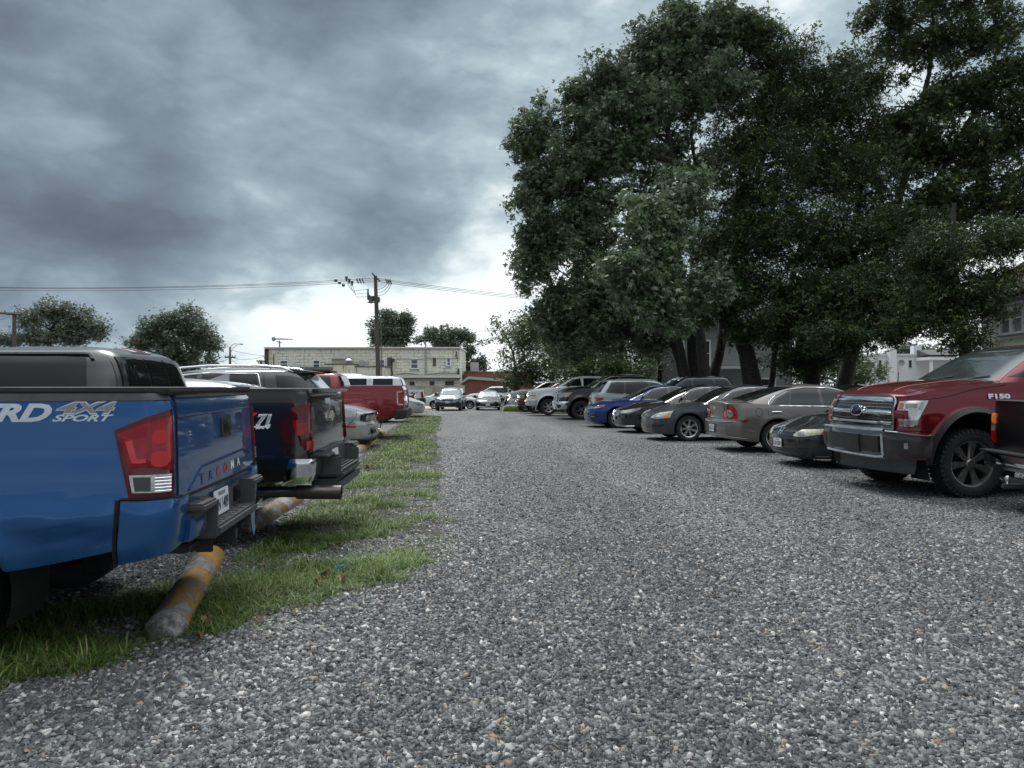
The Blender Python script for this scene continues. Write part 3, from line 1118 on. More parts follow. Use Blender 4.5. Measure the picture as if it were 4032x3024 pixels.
    mb.add([(c.xR + 0.05 - 0.1, -0.62, 0.56), (c.xR + 0.05 - 0.12, -0.40, 0.56), (c.xR + 0.05 - 0.13, -0.42, 0.44), (c.xR + 0.05 - 0.12, -0.50, 0.39), (c.xR + 0.05 - 0.12, -0.55, 0.44), (c.xR + 0.05 - 0.1, -0.60, 0.40)], [(0, 1, 2, 3, 4, 5)])
    mb.build('torn_flap', mat('faded_blue_plastic', (0.12, 0.2, 0.28), 0.7), c.root)
    # side lettering
    gr = mat('decal_silver', (0.50, 0.55, 0.62), 0.4)
    gd = mat('decal_grey', (0.20, 0.21, 0.23), 0.4)
    for sg in (1,):
        c.text('side_lettering', gr, 'TRD', c.S(-1.62), 1.245, 0.082, bold=0.045, shear=0.35, width=0.35, off=0.003)
        c.text('side_lettering', gr, '4X4', c.S(-1.985), 1.281, 0.056, bold=0.06, shear=0.35, width=0.305, off=0.003)
        c.text('side_lettering', gd, '4X4', c.S(-1.992), 1.286, 0.047, bold=0.03, shear=0.35, width=0.29, off=0.0045)
        c.text('side_lettering', gr, 'SPORT', c.S(-1.97), 1.243, 0.031, bold=0.035, shear=0.4, width=0.30, off=0.003)
    # grille and headlights (nose points away from the aisle)
    c.patch('grille', PLASTIC, c.surf, [(c.F(-0.55), 1.0), (c.F(0.55), 1.0)], [(c.F(-0.5), 0.62), (c.F(0.5), 0.62)], off=0.01)
    c.patch('headlight', LCLEAR, c.surf, [(c.F(0.58), 1.03), (c.S(2.35), 1.06)], [(c.F(0.58), 0.88), (c.S(2.4), 0.92)], off=0.01, mirror=True)
    return c


# ---- black pickup behind it
def black_pickup():
    pm = paint('black_truck_paint', (0.0075, 0.0085, 0.010), 0.2, 0.22, 0.16)
    pg = paint('charcoal_paint', (0.022, 0.024, 0.028), 0.3, 0.3, 0.12)
    h = LEFTROT + 0.05
    P = dict(MIDP)
    P['zt'] = [(-2.6, 1.385), (1.1, 1.345), (1.5, 1.22), (2.3, 1.14), (2.8, 1.06)]
    P['zc'] = [(-2.6, 1.387), (1.1, 1.36), (1.5, 1.30), (2.3, 1.22), (2.8, 1.12)]
    c = Car('pickup_truck', 'black pickup with red and silver side lettering and chrome bumper ends, second on the left', 'pickup truck', loc_for(h, P['xR'], P['W'], -1.71, 6.45), h, P, pm, 'vehicles parked on the left side of the lot')
    mid_cab(c, cab_m=pg, dx=-0.06)
    c.wheels('6', ALLOY, 0.225, 0.26)
    c.doors([(1.28, 0.30), (0.28, -0.80)], 0.56, 1.33, 1.12)
    bed_lines(c, 0.83, 0.80, -0.98)
    # window rain visor
    mb = MB()
    c.line(mb, c.side, [(0.70, 1.60), (0.26, 1.685), (-0.62, 1.685), (-0.66, 1.64)], 0.016, True, 0.012)
    build_sides(mb, 'rain_visor', PLASTIC, c.root, True)
    c.patch('bed_rail_cap', PLASTIC, c.surf, [(c.S(-0.98), 1.39), (c.B(0.86), 1.39)], [(c.S(-0.98), 1.365), (c.B(0.86), 1.37)], off=0.006, nu=40, mirror=True)
    mb = MB()
    mb.bbox((-1.76, 0, 1.386), (1.45, 1.62, 0.012), 0.004)
    mb.build('bed_floor_cover', PLASTIC, c.root)
    tg = c.patch('tailgate', pm, c.surf, [(c.B(0.79), 1.382), (c.B(-0.79), 1.382)], [(c.B(0.79), 0.84), (c.B(-0.79), 0.84)], off=0.006, nu=30, nv=14)
    # spoiler lip along the tailgate top
    mb = MB()
    mb.bbox((c.xR - 0.005, 0, 1.372), (0.07, 1.56, 0.03), 0.012)
    mb.build('tailgate_lip', pm, tg, True)
    c.patch('tailgate_handle', CHROME, c.surf, [(c.B(0.09), 1.30), (c.B(-0.09), 1.30)], [(c.B(0.09), 1.25), (c.B(-0.09), 1.25)], off=0.03, parent=tg, skirt=0.03)
    poly_on(c, 'badge', mat('gold_badge', (0.75, 0.72, 0.62), 0.25, 0.6), c.surf, bowtie(c.B(0.0), 1.13, 0.115, 0.048), 0.03, tg, 0.02)
    c.text('lettering', ALLOY, 'COLORADO', c.B(0.74), 0.885, 0.035, bold=0.01, off=0.012, width=0.34, parent=tg)
    for sg in (1, -1):
        def U(x=None, y=None):
            u = c.S(x) if x is not None else c.B(y)
            return u if sg > 0 else 2 * c.SM - u
        tl = c.patch('taillight', LDRED, c.surf, [(U(-2.385), 1.225), (U(-2.47), 1.255), (U(y=0.835), 1.268)], [(U(-2.47), 0.90), (U(y=0.835), 0.852)], off=0.012, nu=18, nv=12, bulge=0.015, rnd=0.12)
        c.patch('red_lens', LRED, c.surf, [(U(-2.41), 1.12), (U(-2.455), 1.13), (U(-2.46), 1.10), (U(-2.51), 1.10)], [(U(-2.43), 1.03), (U(-2.44), 0.99), (U(-2.47), 0.99), (U(-2.51), 1.03)], off=0.028, parent=tl)
        c.patch('red_lens', LRED, c.surf, [(U(-2.505), 0.945), (U(y=0.85), 0.945)], [(U(-2.505), 0.87), (U(y=0.85), 0.868)], off=0.026, parent=tl)
        c.patch('reverse_lens', mat('smoked_clear', (0.12, 0.09, 0.09), 0.08, 0.4, 0.6), c.surf, [(U(-2.53), 1.02), (U(y=0.845), 1.02)], [(U(-2.53), 0.96), (U(y=0.845), 0.96)], off=0.03, rnd=0.8, parent=tl)
        bc = c.patch('bumper_corner', CHROME, c.surf, [(U(-2.40), 0.80), (U(-2.52), 0.80), (U(y=0.58), 0.80)], [(U(-2.34), 0.585), (U(-2.50), 0.60), (U(y=0.62), 0.62)], off=0.05, nu=20, nv=10, bulge=0.012, skirt=0.08)
        mb = MB()
        mb.bbox((c.xR - 0.06, sg * 0.69, 0.812), (0.16, 0.36, 0.02), 0.008)
        for k in range(4):
            mb.box((c.xR - 0.005 - 0.035 * k, sg * 0.69, 0.824), (0.014, 0.30, 0.005))
        mb.build('step_pad', PLASTIC, bc, True)
    mb = MB()
    mb.bbox((c.xR - 0.10, 0, 0.62), (0.22, 1.04, 0.06), 0.02)
    mb.bbox((c.xR - 0.02, 0, 0.72), (0.06, 1.1, 0.24), 0.01)
    for sg in (1, -1):
        mb.bbox((c.xR - 0.09, sg * 0.52, 0.70), (0.2, 0.05, 0.2), 0.02)
    for k in range(4):
        mb.box((c.xR - 0.06 - 0.045 * k, 0, 0.663), (0.018, 0.9, 0.006))
    mb.bbox((c.xR - 0.05, -0.1, 0.52), (0.25, 1.3, 0.12), 0.03)
    mb.build('bumper', GPLASTIC, c.root, True)
    c.plate((c.xR - 0.062, 0.10, 0.745), (-1, 0, 0.05), '', '')
    mb = MB()
    mb.tube([(c.xR + 0.6, 0.80, 0.50), (c.xR + 0.15, 0.80, 0.50), (c.xR + 0.14, 0.80, 0.50), (c.xR - 0.24, 0.80, 0.495)], [0.045, 0.045, 0.06, 0.062], 20, cap=False)
    mb.tube([(c.xR - 0.242, 0.80, 0.495), (c.xR - 0.1, 0.80, 0.495)], [0.052, 0.05], 20, cap=False)
    mb.tube([(c.xR - 0.24, 0.80, 0.495), (c.xR - 0.2401, 0.80, 0.495)], [0.062, 0.052], 20, cap=False)
    mb.build('exhaust_pipe', mat('worn_steel', (0.11, 0.10, 0.095), 0.35, 0.8, var=0.2), c.root, True)
    red, sil = mat('decal_red', (0.55, 0.02, 0.03), 0.4), mat('decal_silver2', (0.40, 0.40, 0.41), 0.35, 0.3)
    c.text('side_lettering', red, 'Z', c.S(-1.96), 1.10, 0.085, bold=0.07, shear=0.3, width=0.15, off=0.004)
    c.text('side_lettering', WHITE, '71', c.S(-2.09), 1.085, 0.088, bold=0.06, shear=0.3, width=0.14, off=0.005)
    c.text('side_lettering', sil, '71', c.S(-2.096), 1.092, 0.074, bold=0.02, shear=0.3, width=0.125, off=0.0065)
    c.text('side_lettering', WHITE, '4x4', c.S(-2.07), 1.055, 0.034, bold=0.05, shear=0.3, width=0.15, off=0.006)
    c.patch('grille', PLASTIC, c.surf, [(c.F(-0.55), 1.0), (c.F(0.55), 1.0)], [(c.F(-0.5), 0.62), (c.F(0.5), 0.62)], off=0.01)
    c.patch('headlight', LCLEAR, c.surf, [(c.F(0.58), 1.03), (c.S(2.35), 1.06)], [(c.F(0.58), 0.88), (c.S(2.4), 0.92)], off=0.01, mirror=True)
    return c


# ---- red pickup further along the left row
def red_pickup():
    pm = paint('dark_red_paint', (0.20, 0.008, 0.018), 0.4, 0.3, 0.10)
    h = LEFTROT + 0.06
    P = dict(MIDP)
    P['dent'] = [(-1.95, 0.5, 0.8, 1.24, -0.018)]
    P['zt'] = [(-2.6, 1.43), (1.1, 1.35), (1.5, 1.24), (2.3, 1.14), (2.8, 1.06)]
    P['zc'] = [(-2.6, 1.432), (1.1, 1.36), (1.5, 1.30), (2.3, 1.22), (2.8, 1.12)]
    P['tum'] = [(0.45, 0.06), (0.6, 0.015), (0.78, 0.0), (0.92, 0.0), (1.1, 0.01), (1.32, 0.03), (1.43, 0.05)]
    c = Car('pickup_truck', 'dark red pickup seen past the silver coupe, white outlined tail lamp', 'pickup truck', loc_for(h, P['xR'], P['W'], -2.84, 20.0), h, P, pm, 'vehicles parked on the left side of the lot')
    mid_cab(c, cab_m=pm, dx=-0.05)
    c.wheels('6', ALLOY, 0.225, 0.26)
    c.doors([(1.28, 0.30), (0.28, -0.80)], 0.56, 1.33, 1.12)
    bed_lines(c, 0.83, 0.80, -0.98)
    mb = MB()
    mb.bbox((-0.03, 0, 1.80), (1.1, 1.2, 0.035), 0.015)
    mb.build('roof_rack_panel', PLASTIC, c.root, True)
    mb = MB()
    mb.tube([(1.3, 0.62, 1.3), (-0.2, 0.55, 1.9)], [0.012, 0.006], 6)
    mb.build('antenna', PLASTIC, c.root)
    c.patch('tailgate', pm, c.surf, [(c.B(0.79), 1.42), (c.B(-0.79), 1.42)], [(c.B(0.79), 0.84), (c.B(-0.79), 0.84)], off=0.006, nu=30, nv=14)
    c.patch('bed_rail_cap', mat('painted_rail_highlight', (0.45, 0.35, 0.36), 0.35), c.surf, [(c.S(-1.0), 1.428), (c.B(0.86), 1.428)], [(c.S(-1.0), 1.412), (c.B(0.86), 1.412)], off=0.006, nu=40, mirror=True)  # pale strip: the highlight along the rail top is painted on
    for sg in (1, -1):
        def U(x=None, y=None):
            u = c.S(x) if x is not None else c.B(y)
            return u if sg > 0 else 2 * c.SM - u
        tl = c.patch('taillight', LCLEAR, c.surf, [(U(-2.37), 1.26), (U(y=0.835), 1.29)], [(U(-2.38), 0.90), (U(y=0.835), 0.90)], off=0.012, nu=16, nv=10, rnd=0.1)
        c.patch('red_lens', LRED, c.surf, [(U(-2.405), 1.235), (U(y=0.85), 1.255)], [(U(-2.41), 0.94), (U(y=0.85), 0.94)], off=0.02, rnd=0.1, parent=tl)
        c.patch('bumper', PLASTIC, c.surf, [(U(-2.33), 0.80), (U(y=0.0), 0.80)], [(U(-2.33), 0.55), (U(y=0.0), 0.58)], off=0.08, nu=26, nv=8, bulge=0.03, skirt=0.1)
    c.patch('grille', PLASTIC, c.surf, [(c.F(-0.55), 1.0), (c.F(0.55), 1.0)], [(c.F(-0.5), 0.62), (c.F(0.5), 0.62)], off=0.01)
    return c


BIGP = dict(xF=2.93, xR=-2.93, W=1.0, af=1.98, ar=-1.72, R=0.40, Ra=0.52, fy=0.22, fx=0.26, bf=0.07, ry=0.09, rx=0.10, br=0.015, lf=0.5, aky=1.0,
            sill=[(-2.95, 0.66), (-2.0, 0.5), (-1.2, 0.44), (1.2, 0.44), (2.3, 0.46), (2.95, 0.48)],
            zt=[(-2.95, 1.42), (1.2, 1.40), (1.55, 1.36), (2.4, 1.27), (2.93, 1.18)], zc=[(-2.95, 1.42), (1.2, 1.42), (1.6, 1.42), (2.4, 1.34), (2.93, 1.22)], zs=0.2,
            tum=[(0.45, 0.05), (0.6, 0.015), (0.8, 0.0), (1.0, 0.0), (1.2, 0.03), (1.42, 0.06)],
            rF=[(0.4, -0.06), (0.55, 0.0), (0.8, 0.02), (0.84, -0.02), (1.1, -0.02), (1.25, -0.10)], rR=[(0.6, 0.03), (0.85, 0.0), (1.3, 0.02), (1.42, 0.04)], flare=0.045)
BIGC = dict(z0=1.34, z1=1.93, n=10, f=[(1.34, 1.66), (1.5, 1.40), (1.7, 1.06), (1.84, 0.78), (1.90, 0.5), (1.93, 0.0)],
            r=[(1.34, -1.0), (1.6, -0.95), (1.8, -0.88), (1.88, -0.72), (1.92, -0.5), (1.93, -0.2)],
            w=[(1.34, 0.93), (1.5, 0.88), (1.75, 0.78), (1.84, 0.72), (1.89, 0.60), (1.925, 0.34), (1.93, 0.04)])


def big_cab(c, dz=0.0, glassm=GLASS, dx=0.0, ws=GLASS2, m=None, xr=None, panes=None):
    C = {k: ([(z + dz, v + (dx if k == 'f' else 0)) for z, v in w_] if k in 'frw' else w_) for k, w_ in BIGC.items()}
    C['z0'] += dz
    C['z1'] += dz
    if xr is not None:
        C['r'] = [(z, v + xr) for z, v in C['r']]
    c.cabin(C, m, 'cab_roof')
    b = 1.44 + dz
    c.glass_side(panes or [([(1.22 + dx, b + .06), (0.85 + dx, 1.74 + dz), (0.42, 1.81 + dz)], [(1.40 + dx, b), (0.38, b)]),
                  ([(0.28, 1.815 + dz), (-0.7, 1.80 + dz)], [(0.28, b), (-0.76, b)])], glassm)
    c.patch('windshield', ws, c.front, [(-0.68, 1.86 + dz), (0.68, 1.86 + dz)], [(-0.84, 1.39 + dz), (0.84, 1.39 + dz)], nv=12)
    c.patch('rear_window', glassm, c.rear, [(-0.62, 1.80 + dz), (0.62, 1.80 + dz)], [(-0.70, 1.46 + dz), (0.70, 1.46 + dz)], nv=8)
    mb = MB()
    for y0 in (0.05, -0.62):
        pts = [c.front(np.array([y0 + q]), np.array([1.40 + dz + 0.02 * k]))[0] + np.array([0.03, 0, 0.0]) for k, q in enumerate((0, 0.2, 0.4, 0.6))]
        mb.tube([Vector(p) for p in pts], 0.009, 6)
    build_sides(mb, 'wiper', PLASTIC, c.root)


def maroon_truck():
    pm = paint('maroon_paint', (0.155, 0.003, 0.012), 0.5, 0.26, 0.06)
    br = mat('bronze_trim_paint', (0.045, 0.034, 0.032), 0.35, 0.4, 0.4)
    h = LEFTROT + 0.115
    P = dict(BIGP)
    P.update(R=0.432, Ra=0.60, aky=1.08, W=1.01, fy=0.16, fx=0.22, bf=0.10,
             sill=[(-2.95, 0.72), (-2.0, 0.6), (-1.2, 0.52), (1.2, 0.52), (2.3, 0.50), (2.95, 0.48)],
             zt=[(-2.95, 1.50), (1.1, 1.47), (1.5, 1.46), (2.0, 1.42), (2.5, 1.36), (2.93, 1.275)], zc=[(-2.95, 1.5), (1.2, 1.5), (1.6, 1.52), (2.1, 1.48), (2.6, 1.41), (2.93, 1.30)],
             tum=[(0.45, 0.05), (0.6, 0.02), (0.85, 0.0), (1.05, 0.0), (1.25, 0.05), (1.35, 0.07), (1.5, 0.085)])
    c = Car('pickup_truck', 'large maroon pickup with chrome grille on the right side of the lot', 'pickup truck', loc_for(h, P['af'], P['W'], 5.80, 9.55), h, P, pm, 'vehicles parked on the right side of the lot')
    big_cab(c, dz=0.09, ws=GLASS2)
    c.wheels('7w', mat('machined_alloy', (0.30, 0.29, 0.285), 0.3, 0.85, var=0.15), 0.29, 0.28, True)
    c.doors([(1.22, 0.20), (0.18, -0.92)], 0.60, 1.42, 1.28)
    c.arch(mat('wheel_lip_black', (0.015, 0.015, 0.016), 0.5), 0.06, 0.03)
    gp = MB()
    c.line(gp, c.surf, [(c.S(-1.02), 1.48), (c.S(-1.02), 0.6)], 0.008)
    # bonnet shut lines
    c.line(gp, c.topS, [(1.52, 0.93), (2.0, 0.90), (2.5, 0.86), (2.86, 0.80)], 0.006)
    c.line(gp, c.surf, [(c.F(0.93), 1.22), (c.S(2.35), 1.27), (c.S(1.9), 1.38), (c.S(1.50), 1.425)], 0.005)
    c.line(gp, c.surf, [(c.F(0.68), 0.83), (c.S(2.60), 0.86)], 0.006)
    build_sides(gp, 'panel_gaps', GAP, c.root)
    mb = MB()
    c.line(mb, c.topS, [(1.6, 0.52), (2.2, 0.50), (2.75, 0.46)], 0.012, True, -0.004)
    build_sides(mb, 'bonnet_crease', pm, c.root, True)
    # grille
    gr = c.patch('grille', BLACK, c.surf, [(c.F(-0.70), 1.27), (c.F(0.70), 1.27)], [(c.F(-0.72), 0.82), (c.F(0.72), 0.82)], off=0.015, nu=30, nv=10, skirt=0.03)
    fr = MB()
    c.line(fr, c.surf, [(c.F(-0.71), 0.81), (c.F(-0.72), 1.20), (c.F(-0.64), 1.285), (c.F(0.64), 1.285), (c.F(0.72), 1.20), (c.F(0.71), 0.81)], 0.018, False, 0.02, 8)
    c.line(fr, c.surf, [(c.F(-0.71), 0.85), (c.F(0.71), 0.85)], 0.035, False, 0.005, 8)
    fr.build('grille_frame', DCHROME, gr, True)
    c.patch('chrome_bar', CHROME, c.surf, [(c.F(-0.62), 1.275), (c.F(0.62), 1.275)], [(c.F(-0.67), 1.20), (c.F(0.67), 1.20)], off=0.03, nu=30, parent=gr, skirt=0.03, bulge=0.012)
    c.patch('chrome_bar', CHROME, c.surf, [(c.F(-0.69), 1.095), (c.F(0.69), 1.095)], [(c.F(-0.69), 1.045), (c.F(0.69), 1.045)], off=0.03, nu=30, parent=gr, skirt=0.03, bulge=0.012)
    c.patch('chrome_bar', CHROME, c.surf, [(c.F(-0.69), 0.955), (c.F(0.69), 0.955)], [(c.F(-0.69), 0.915), (c.F(0.69), 0.915)], off=0.03, nu=30, parent=gr, skirt=0.03, bulge=0.012)
    mb = MB()
    for z in (1.17, 1.13, 1.01, 0.98):
        c.line(mb, c.surf, [(c.F(-0.68), z), (c.F(0.68), z)], 0.006, False, 0.018)
    for k in range(-8, 9):
        c.line(mb, c.surf, [(c.F(0.08 * k), 0.95), (c.F(0.08 * k), 1.2)], 0.003, False, 0.016)
    mb.build('grille_mesh', PLASTIC, gr)
    bo = badge_oval(c, c.surf, c.F(0.0), 1.075, 0.145, 0.065, 'badge', CHROME, mat('badge_blue', (0.012, 0.02, 0.05), 0.15, 0.3, 0.5), 0.05)
    c.text('badge_script', CHROME, 'Ford', c.F(-0.09), 1.05, 0.05, bold=0.01, shear=0.4, width=0.18, off=0.068, parent=bo)
    # C-shaped headlights
    for sg in (1, -1):
        def U(x=None, y=None):
            u = c.S(x) if x is not None else c.F(y)
            return u * sg
        hl = c.patch('headlight', mat('lamp_bezel', (0.62, 0.63, 0.64), 0.15, 0.8), c.surf, [(U(y=0.76), 1.215), (U(x=2.60), 1.235)], [(U(y=0.80), 0.90), (U(x=2.79), 0.905)], off=0.012, nu=16, nv=8, rnd=0.05)
        c.patch('lamp_notch', pm, c.surf, [(U(y=0.70), 1.10), (U(y=0.93), 1.10)], [(U(y=0.70), 1.0), (U(y=0.93), 1.0)], off=0.02, nu=10, parent=hl)
        c.patch('lamp_lens', LCLEAR, c.surf, [(U(y=0.86), 1.19), (U(x=2.68), 1.205)], [(U(y=0.93), 1.115), (U(x=2.69), 1.115)], off=0.022, nu=12, rnd=0.1, parent=hl)
        c.patch('lamp_lens', mat('lamp_dark_lens', (0.1, 0.1, 0.1), 0.05, 0.7, 0.5), c.surf, [(U(y=0.89), 1.18), (U(y=0.985), 1.185)], [(U(y=0.9), 1.125), (U(y=0.985), 1.125)], off=0.027, nu=8, rnd=0.3, parent=hl)
        c.patch('lamp_lens', LCLEAR, c.surf, [(U(y=0.88), 0.985), (U(x=2.74), 0.985)], [(U(y=0.88), 0.92), (U(x=2.75), 0.925)], off=0.022, nu=12, rnd=0.1, parent=hl)
        c.patch('turn_lamp', mat('dull_amber', (0.28, 0.09, 0.03), 0.15, 0, 0.5), c.surf, [(U(y=0.79), 1.19), (U(y=0.85), 1.19)], [(U(y=0.80), 1.12), (U(y=0.86), 1.12)], off=0.024, nu=6, parent=hl)
        c.patch('turn_lamp', mat('dull_amber'), c.surf, [(U(y=0.80), 0.975), (U(y=0.86), 0.975)], [(U(y=0.81), 0.925), (U(y=0.86), 0.925)], off=0.024, nu=6, parent=hl)
        # bumper side with fog lamp
        bs = c.patch('bumper_end', br, c.surf, [(U(y=0.60), 0.805), (U(x=2.56), 0.80)], [(U(y=0.60), 0.50), (U(x=2.60), 0.53)], off=0.05, nu=22, nv=8, bulge=0.02, skirt=0.08)
        c.patch('fog_recess', PLASTIC, c.surf, [(U(y=0.78), 0.75), (U(x=2.80), 0.74)], [(U(y=0.78), 0.58), (U(x=2.80), 0.58)], off=0.073, nu=10, rnd=0.3, parent=bs)
        c.patch('fog_lamp', LCLEAR, c.surf, [(U(y=0.95), 0.71), (U(x=2.83), 0.71)], [(U(y=0.95), 0.635), (U(x=2.83), 0.635)], off=0.078, nu=8, rnd=0.15, parent=bs)
    bm_ = c.patch('bumper', DCHROME, c.surf, [(c.F(-0.60), 0.81), (c.F(0.62), 0.81)], [(c.F(-0.62), 0.49), (c.F(0.62), 0.49)], off=0.055, nu=26, nv=10, bulge=0.012, skirt=0.09)
    mb = MB()
    c.line(mb, c.surf, [(c.F(-0.92), 0.806), (c.F(0.62), 0.812)], 0.024, False, 0.062, 8)
    c.line(mb, c.surf, [(c.F(-0.80), 0.525), (c.F(0.45), 0.515), (c.F(0.64), 0.53)], 0.02, False, 0.07, 8)
    c.line(mb, c.surf, [(c.F(0.61), 0.79), (c.F(0.62), 0.53)], 0.022, False, 0.06, 8)
    mb.build('chrome_edge', CHROME, bm_, True)
    mb = MB()
    c.line(mb, c.surf, [(c.F(0.66), 0.802), (c.S(2.60), 0.80)], 0.012, True, 0.068, 6)
    build_sides(mb, 'bumper_top_edge', mat('satin_grey', (0.2, 0.19, 0.19), 0.35, 0.6), bm_, True)
    c.patch('bumper_insert', PLASTIC, c.surf, [(c.F(-0.58), 0.77), (c.F(0.55), 0.77)], [(c.F(-0.58), 0.56), (c.F(0.55), 0.56)], off=0.078, nu=20, parent=bm_)
    c.patch('plate_bracket', PLASTIC, c.surf, [(c.F(-0.18), 0.775), (c.F(0.18), 0.775)], [(c.F(-0.18), 0.55), (c.F(0.18), 0.55)], off=0.10, nu=8, parent=bm_, skirt=0.02)
    c.patch('air_dam', GPLASTIC, c.surf, [(c.F(-0.9), 0.50), (c.S(2.72), 0.50)], [(c.F(-0.85), 0.27), (c.S(2.78), 0.30)], off=-0.05, nu=26, nv=6, skirt=0.03)
    c.patch('air_dam', GPLASTIC, c.surf, [(-c.S(2.72), 0.50), (c.F(-0.8), 0.50)], [(-c.S(2.78), 0.30), (c.F(-0.8), 0.27)], off=-0.05, nu=12, nv=6, skirt=0.03)
    c.text('fender_badge', CHROME, 'F150', c.S(1.78) + 0.02, 1.255, 0.055, bold=0.05, width=0.30, off=0.016)
    c.mirror(0.80, 1.50, 0.92, pm, (0.16, 0.24, 0.24))
    mb = MB()
    mb.tube([(1.75, -0.9, 1.45), (1.74, -0.9, 1.62)], [0.009, 0.006], 6)
    mb.build('antenna', PLASTIC, c.root)
    c.patch('cowl_panel', PLASTIC, c.topS, [(1.50, -0.86), (1.50, 0.86)], [(1.66, -0.84), (1.66, 0.84)], off=0.004, nu=20)
    c.patch('tailgate', pm, c.surf, [(c.B(0.85), 1.48), (c.B(-0.85), 1.48)], [(c.B(0.85), 0.8), (c.B(-0.85), 0.8)], off=0.005)
    # papers and seats seen through the screen stay dark: the dash top
    return c


def black_corner_truck():
    """only its rear quarter reaches the frame on the right"""
    pm = mat('jet_paint', (0.005, 0.005, 0.006), 0.24, 0.0, 0.0, 0.25)
    h = -0.11
    P = dict(MIDP)
    P['zt'] = [(-2.6, 1.255), (1.1, 1.2), (1.5, 1.12), (2.8, 1.0)]
    P['zc'] = [(-2.6, 1.257), (1.1, 1.2), (1.5, 1.15), (2.8, 1.03)]
    P.update(xF=2.6, W=0.90)
    c = Car('pickup_truck', 'black older pickup at the right edge, chrome rear bumper with hitch ball', 'pickup truck', loc_for(h, P['xR'], P['W'], 5.70, 9.12), h, P, pm, 'vehicles parked on the right side of the lot')
    c.cabin({**MIDC, 'z0': 1.14, 'z1': 1.62, 'f': [(z - .15, x - .1) for z, x in MIDC['f']], 'r': [(z - .15, x + .3) for z, x in MIDC['r']], 'w': [(z - .15, x) for z, x in MIDC['w']]}, pm, 'cab_roof')
    c.glass_side([([(0.86, 1.24), (0.56, 1.45), (-0.3, 1.50)], [(1.0, 1.22), (-0.3, 1.22)])])
    c.patch('rear_window', GLASS, c.rear, [(-0.6, 1.50), (0.6, 1.50)], [(-0.68, 1.24), (0.68, 1.24)])
    c.wheels('5', ALLOY, 0.21, 0.24)
    c.doors([(1.2, -0.2)], 0.5, 1.1, 1.0)
    mb = MB()
    c.line(mb, c.surf, [(c.S(-2.5), 1.235), (c.S(-1.0), 1.225)], 0.014, True, 0.004)
    c.line(mb, c.surf, [(c.B(0.8), 1.245), (c.B(-0.8), 1.245)], 0.014, False, 0.004)
    build_sides(mb, 'bed_rail_cap', PLASTIC, c.root, True)
    c.patch('tailgate', pm, c.surf, [(c.B(0.72), 1.235), (c.B(-0.72), 1.235)], [(c.B(0.72), 0.72), (c.B(-0.72), 0.72)], off=0.005)
    for sg in (1, -1):
        def U(x=None, y=None):
            u = c.S(x) if x is not None else c.B(y)
            return u if sg > 0 else 2 * c.SM - u
        tl = c.patch('taillight', LRED, c.surf, [(U(-2.42), 1.10), (U(y=0.74), 1.10)], [(U(-2.43), 0.75), (U(y=0.74), 0.75)], off=0.012, nu=12, bulge=0.01)
        c.patch('turn_lamp', LAMBER, c.surf, [(U(-2.41), 1.095), (U(y=0.74), 1.095)], [(U(-2.41), 0.97), (U(y=0.74), 0.97)], off=0.02, nu=12, parent=tl, bulge=0.01)
        c.patch('reverse_lens', LCLEAR, c.surf, [(U(-2.42), 0.955), (U(y=0.74), 0.955)], [(U(-2.42), 0.89), (U(y=0.74), 0.89)], off=0.022, nu=12, parent=tl)
    bp = c.patch('bumper', CHROME, c.surf, [(c.S(-2.36), 0.665), (2 * c.SM - c.S(-2.36), 0.665)], [(c.S(-2.36), 0.47), (2 * c.SM - c.S(-2.36), 0.47)], off=0.115, nu=60, nv=10, bulge=0.03, skirt=0.13)
    mb = MB()
    mb.bbox((c.xR - 0.06, 0, 0.662), (0.16, 1.70, 0.02), 0.008)
    mb.build('step_pad', PLASTIC, bp, True)
    for y in (0.46, -0.46):
        mb = MB()
        mb.bbox((c.xR - 0.161, y, 0.565), (0.012, 0.13, 0.07), 0.005)
        mb.build('bumper_slot', BLACK, bp, True)
    mb = MB()
    mb.tube([(c.xR - 0.24, 0, 0.34), (c.xR - 0.24, 0, 0.385)], [0.016, 0.012], 12)
    mb.lathe([(0.001, 0.445), (0.018, 0.438), (0.026, 0.422), (0.027, 0.41), (0.02, 0.392), (0.012, 0.382)], c=(c.xR - 0.24, 0, 0), axis='Z', n=16)
    mb.build('hitch_ball', CHROME, c.root, True)
    mb = MB()
    mb.bbox((c.xR - 0.16, 0, 0.33), (0.26, 0.07, 0.05), 0.008)
    mb.bbox((c.xR - 0.04, 0, 0.36), (0.1, 0.8, 0.07), 0.008)
    mb.build('tow_hitch', PLASTIC, c.root, True)
    return c


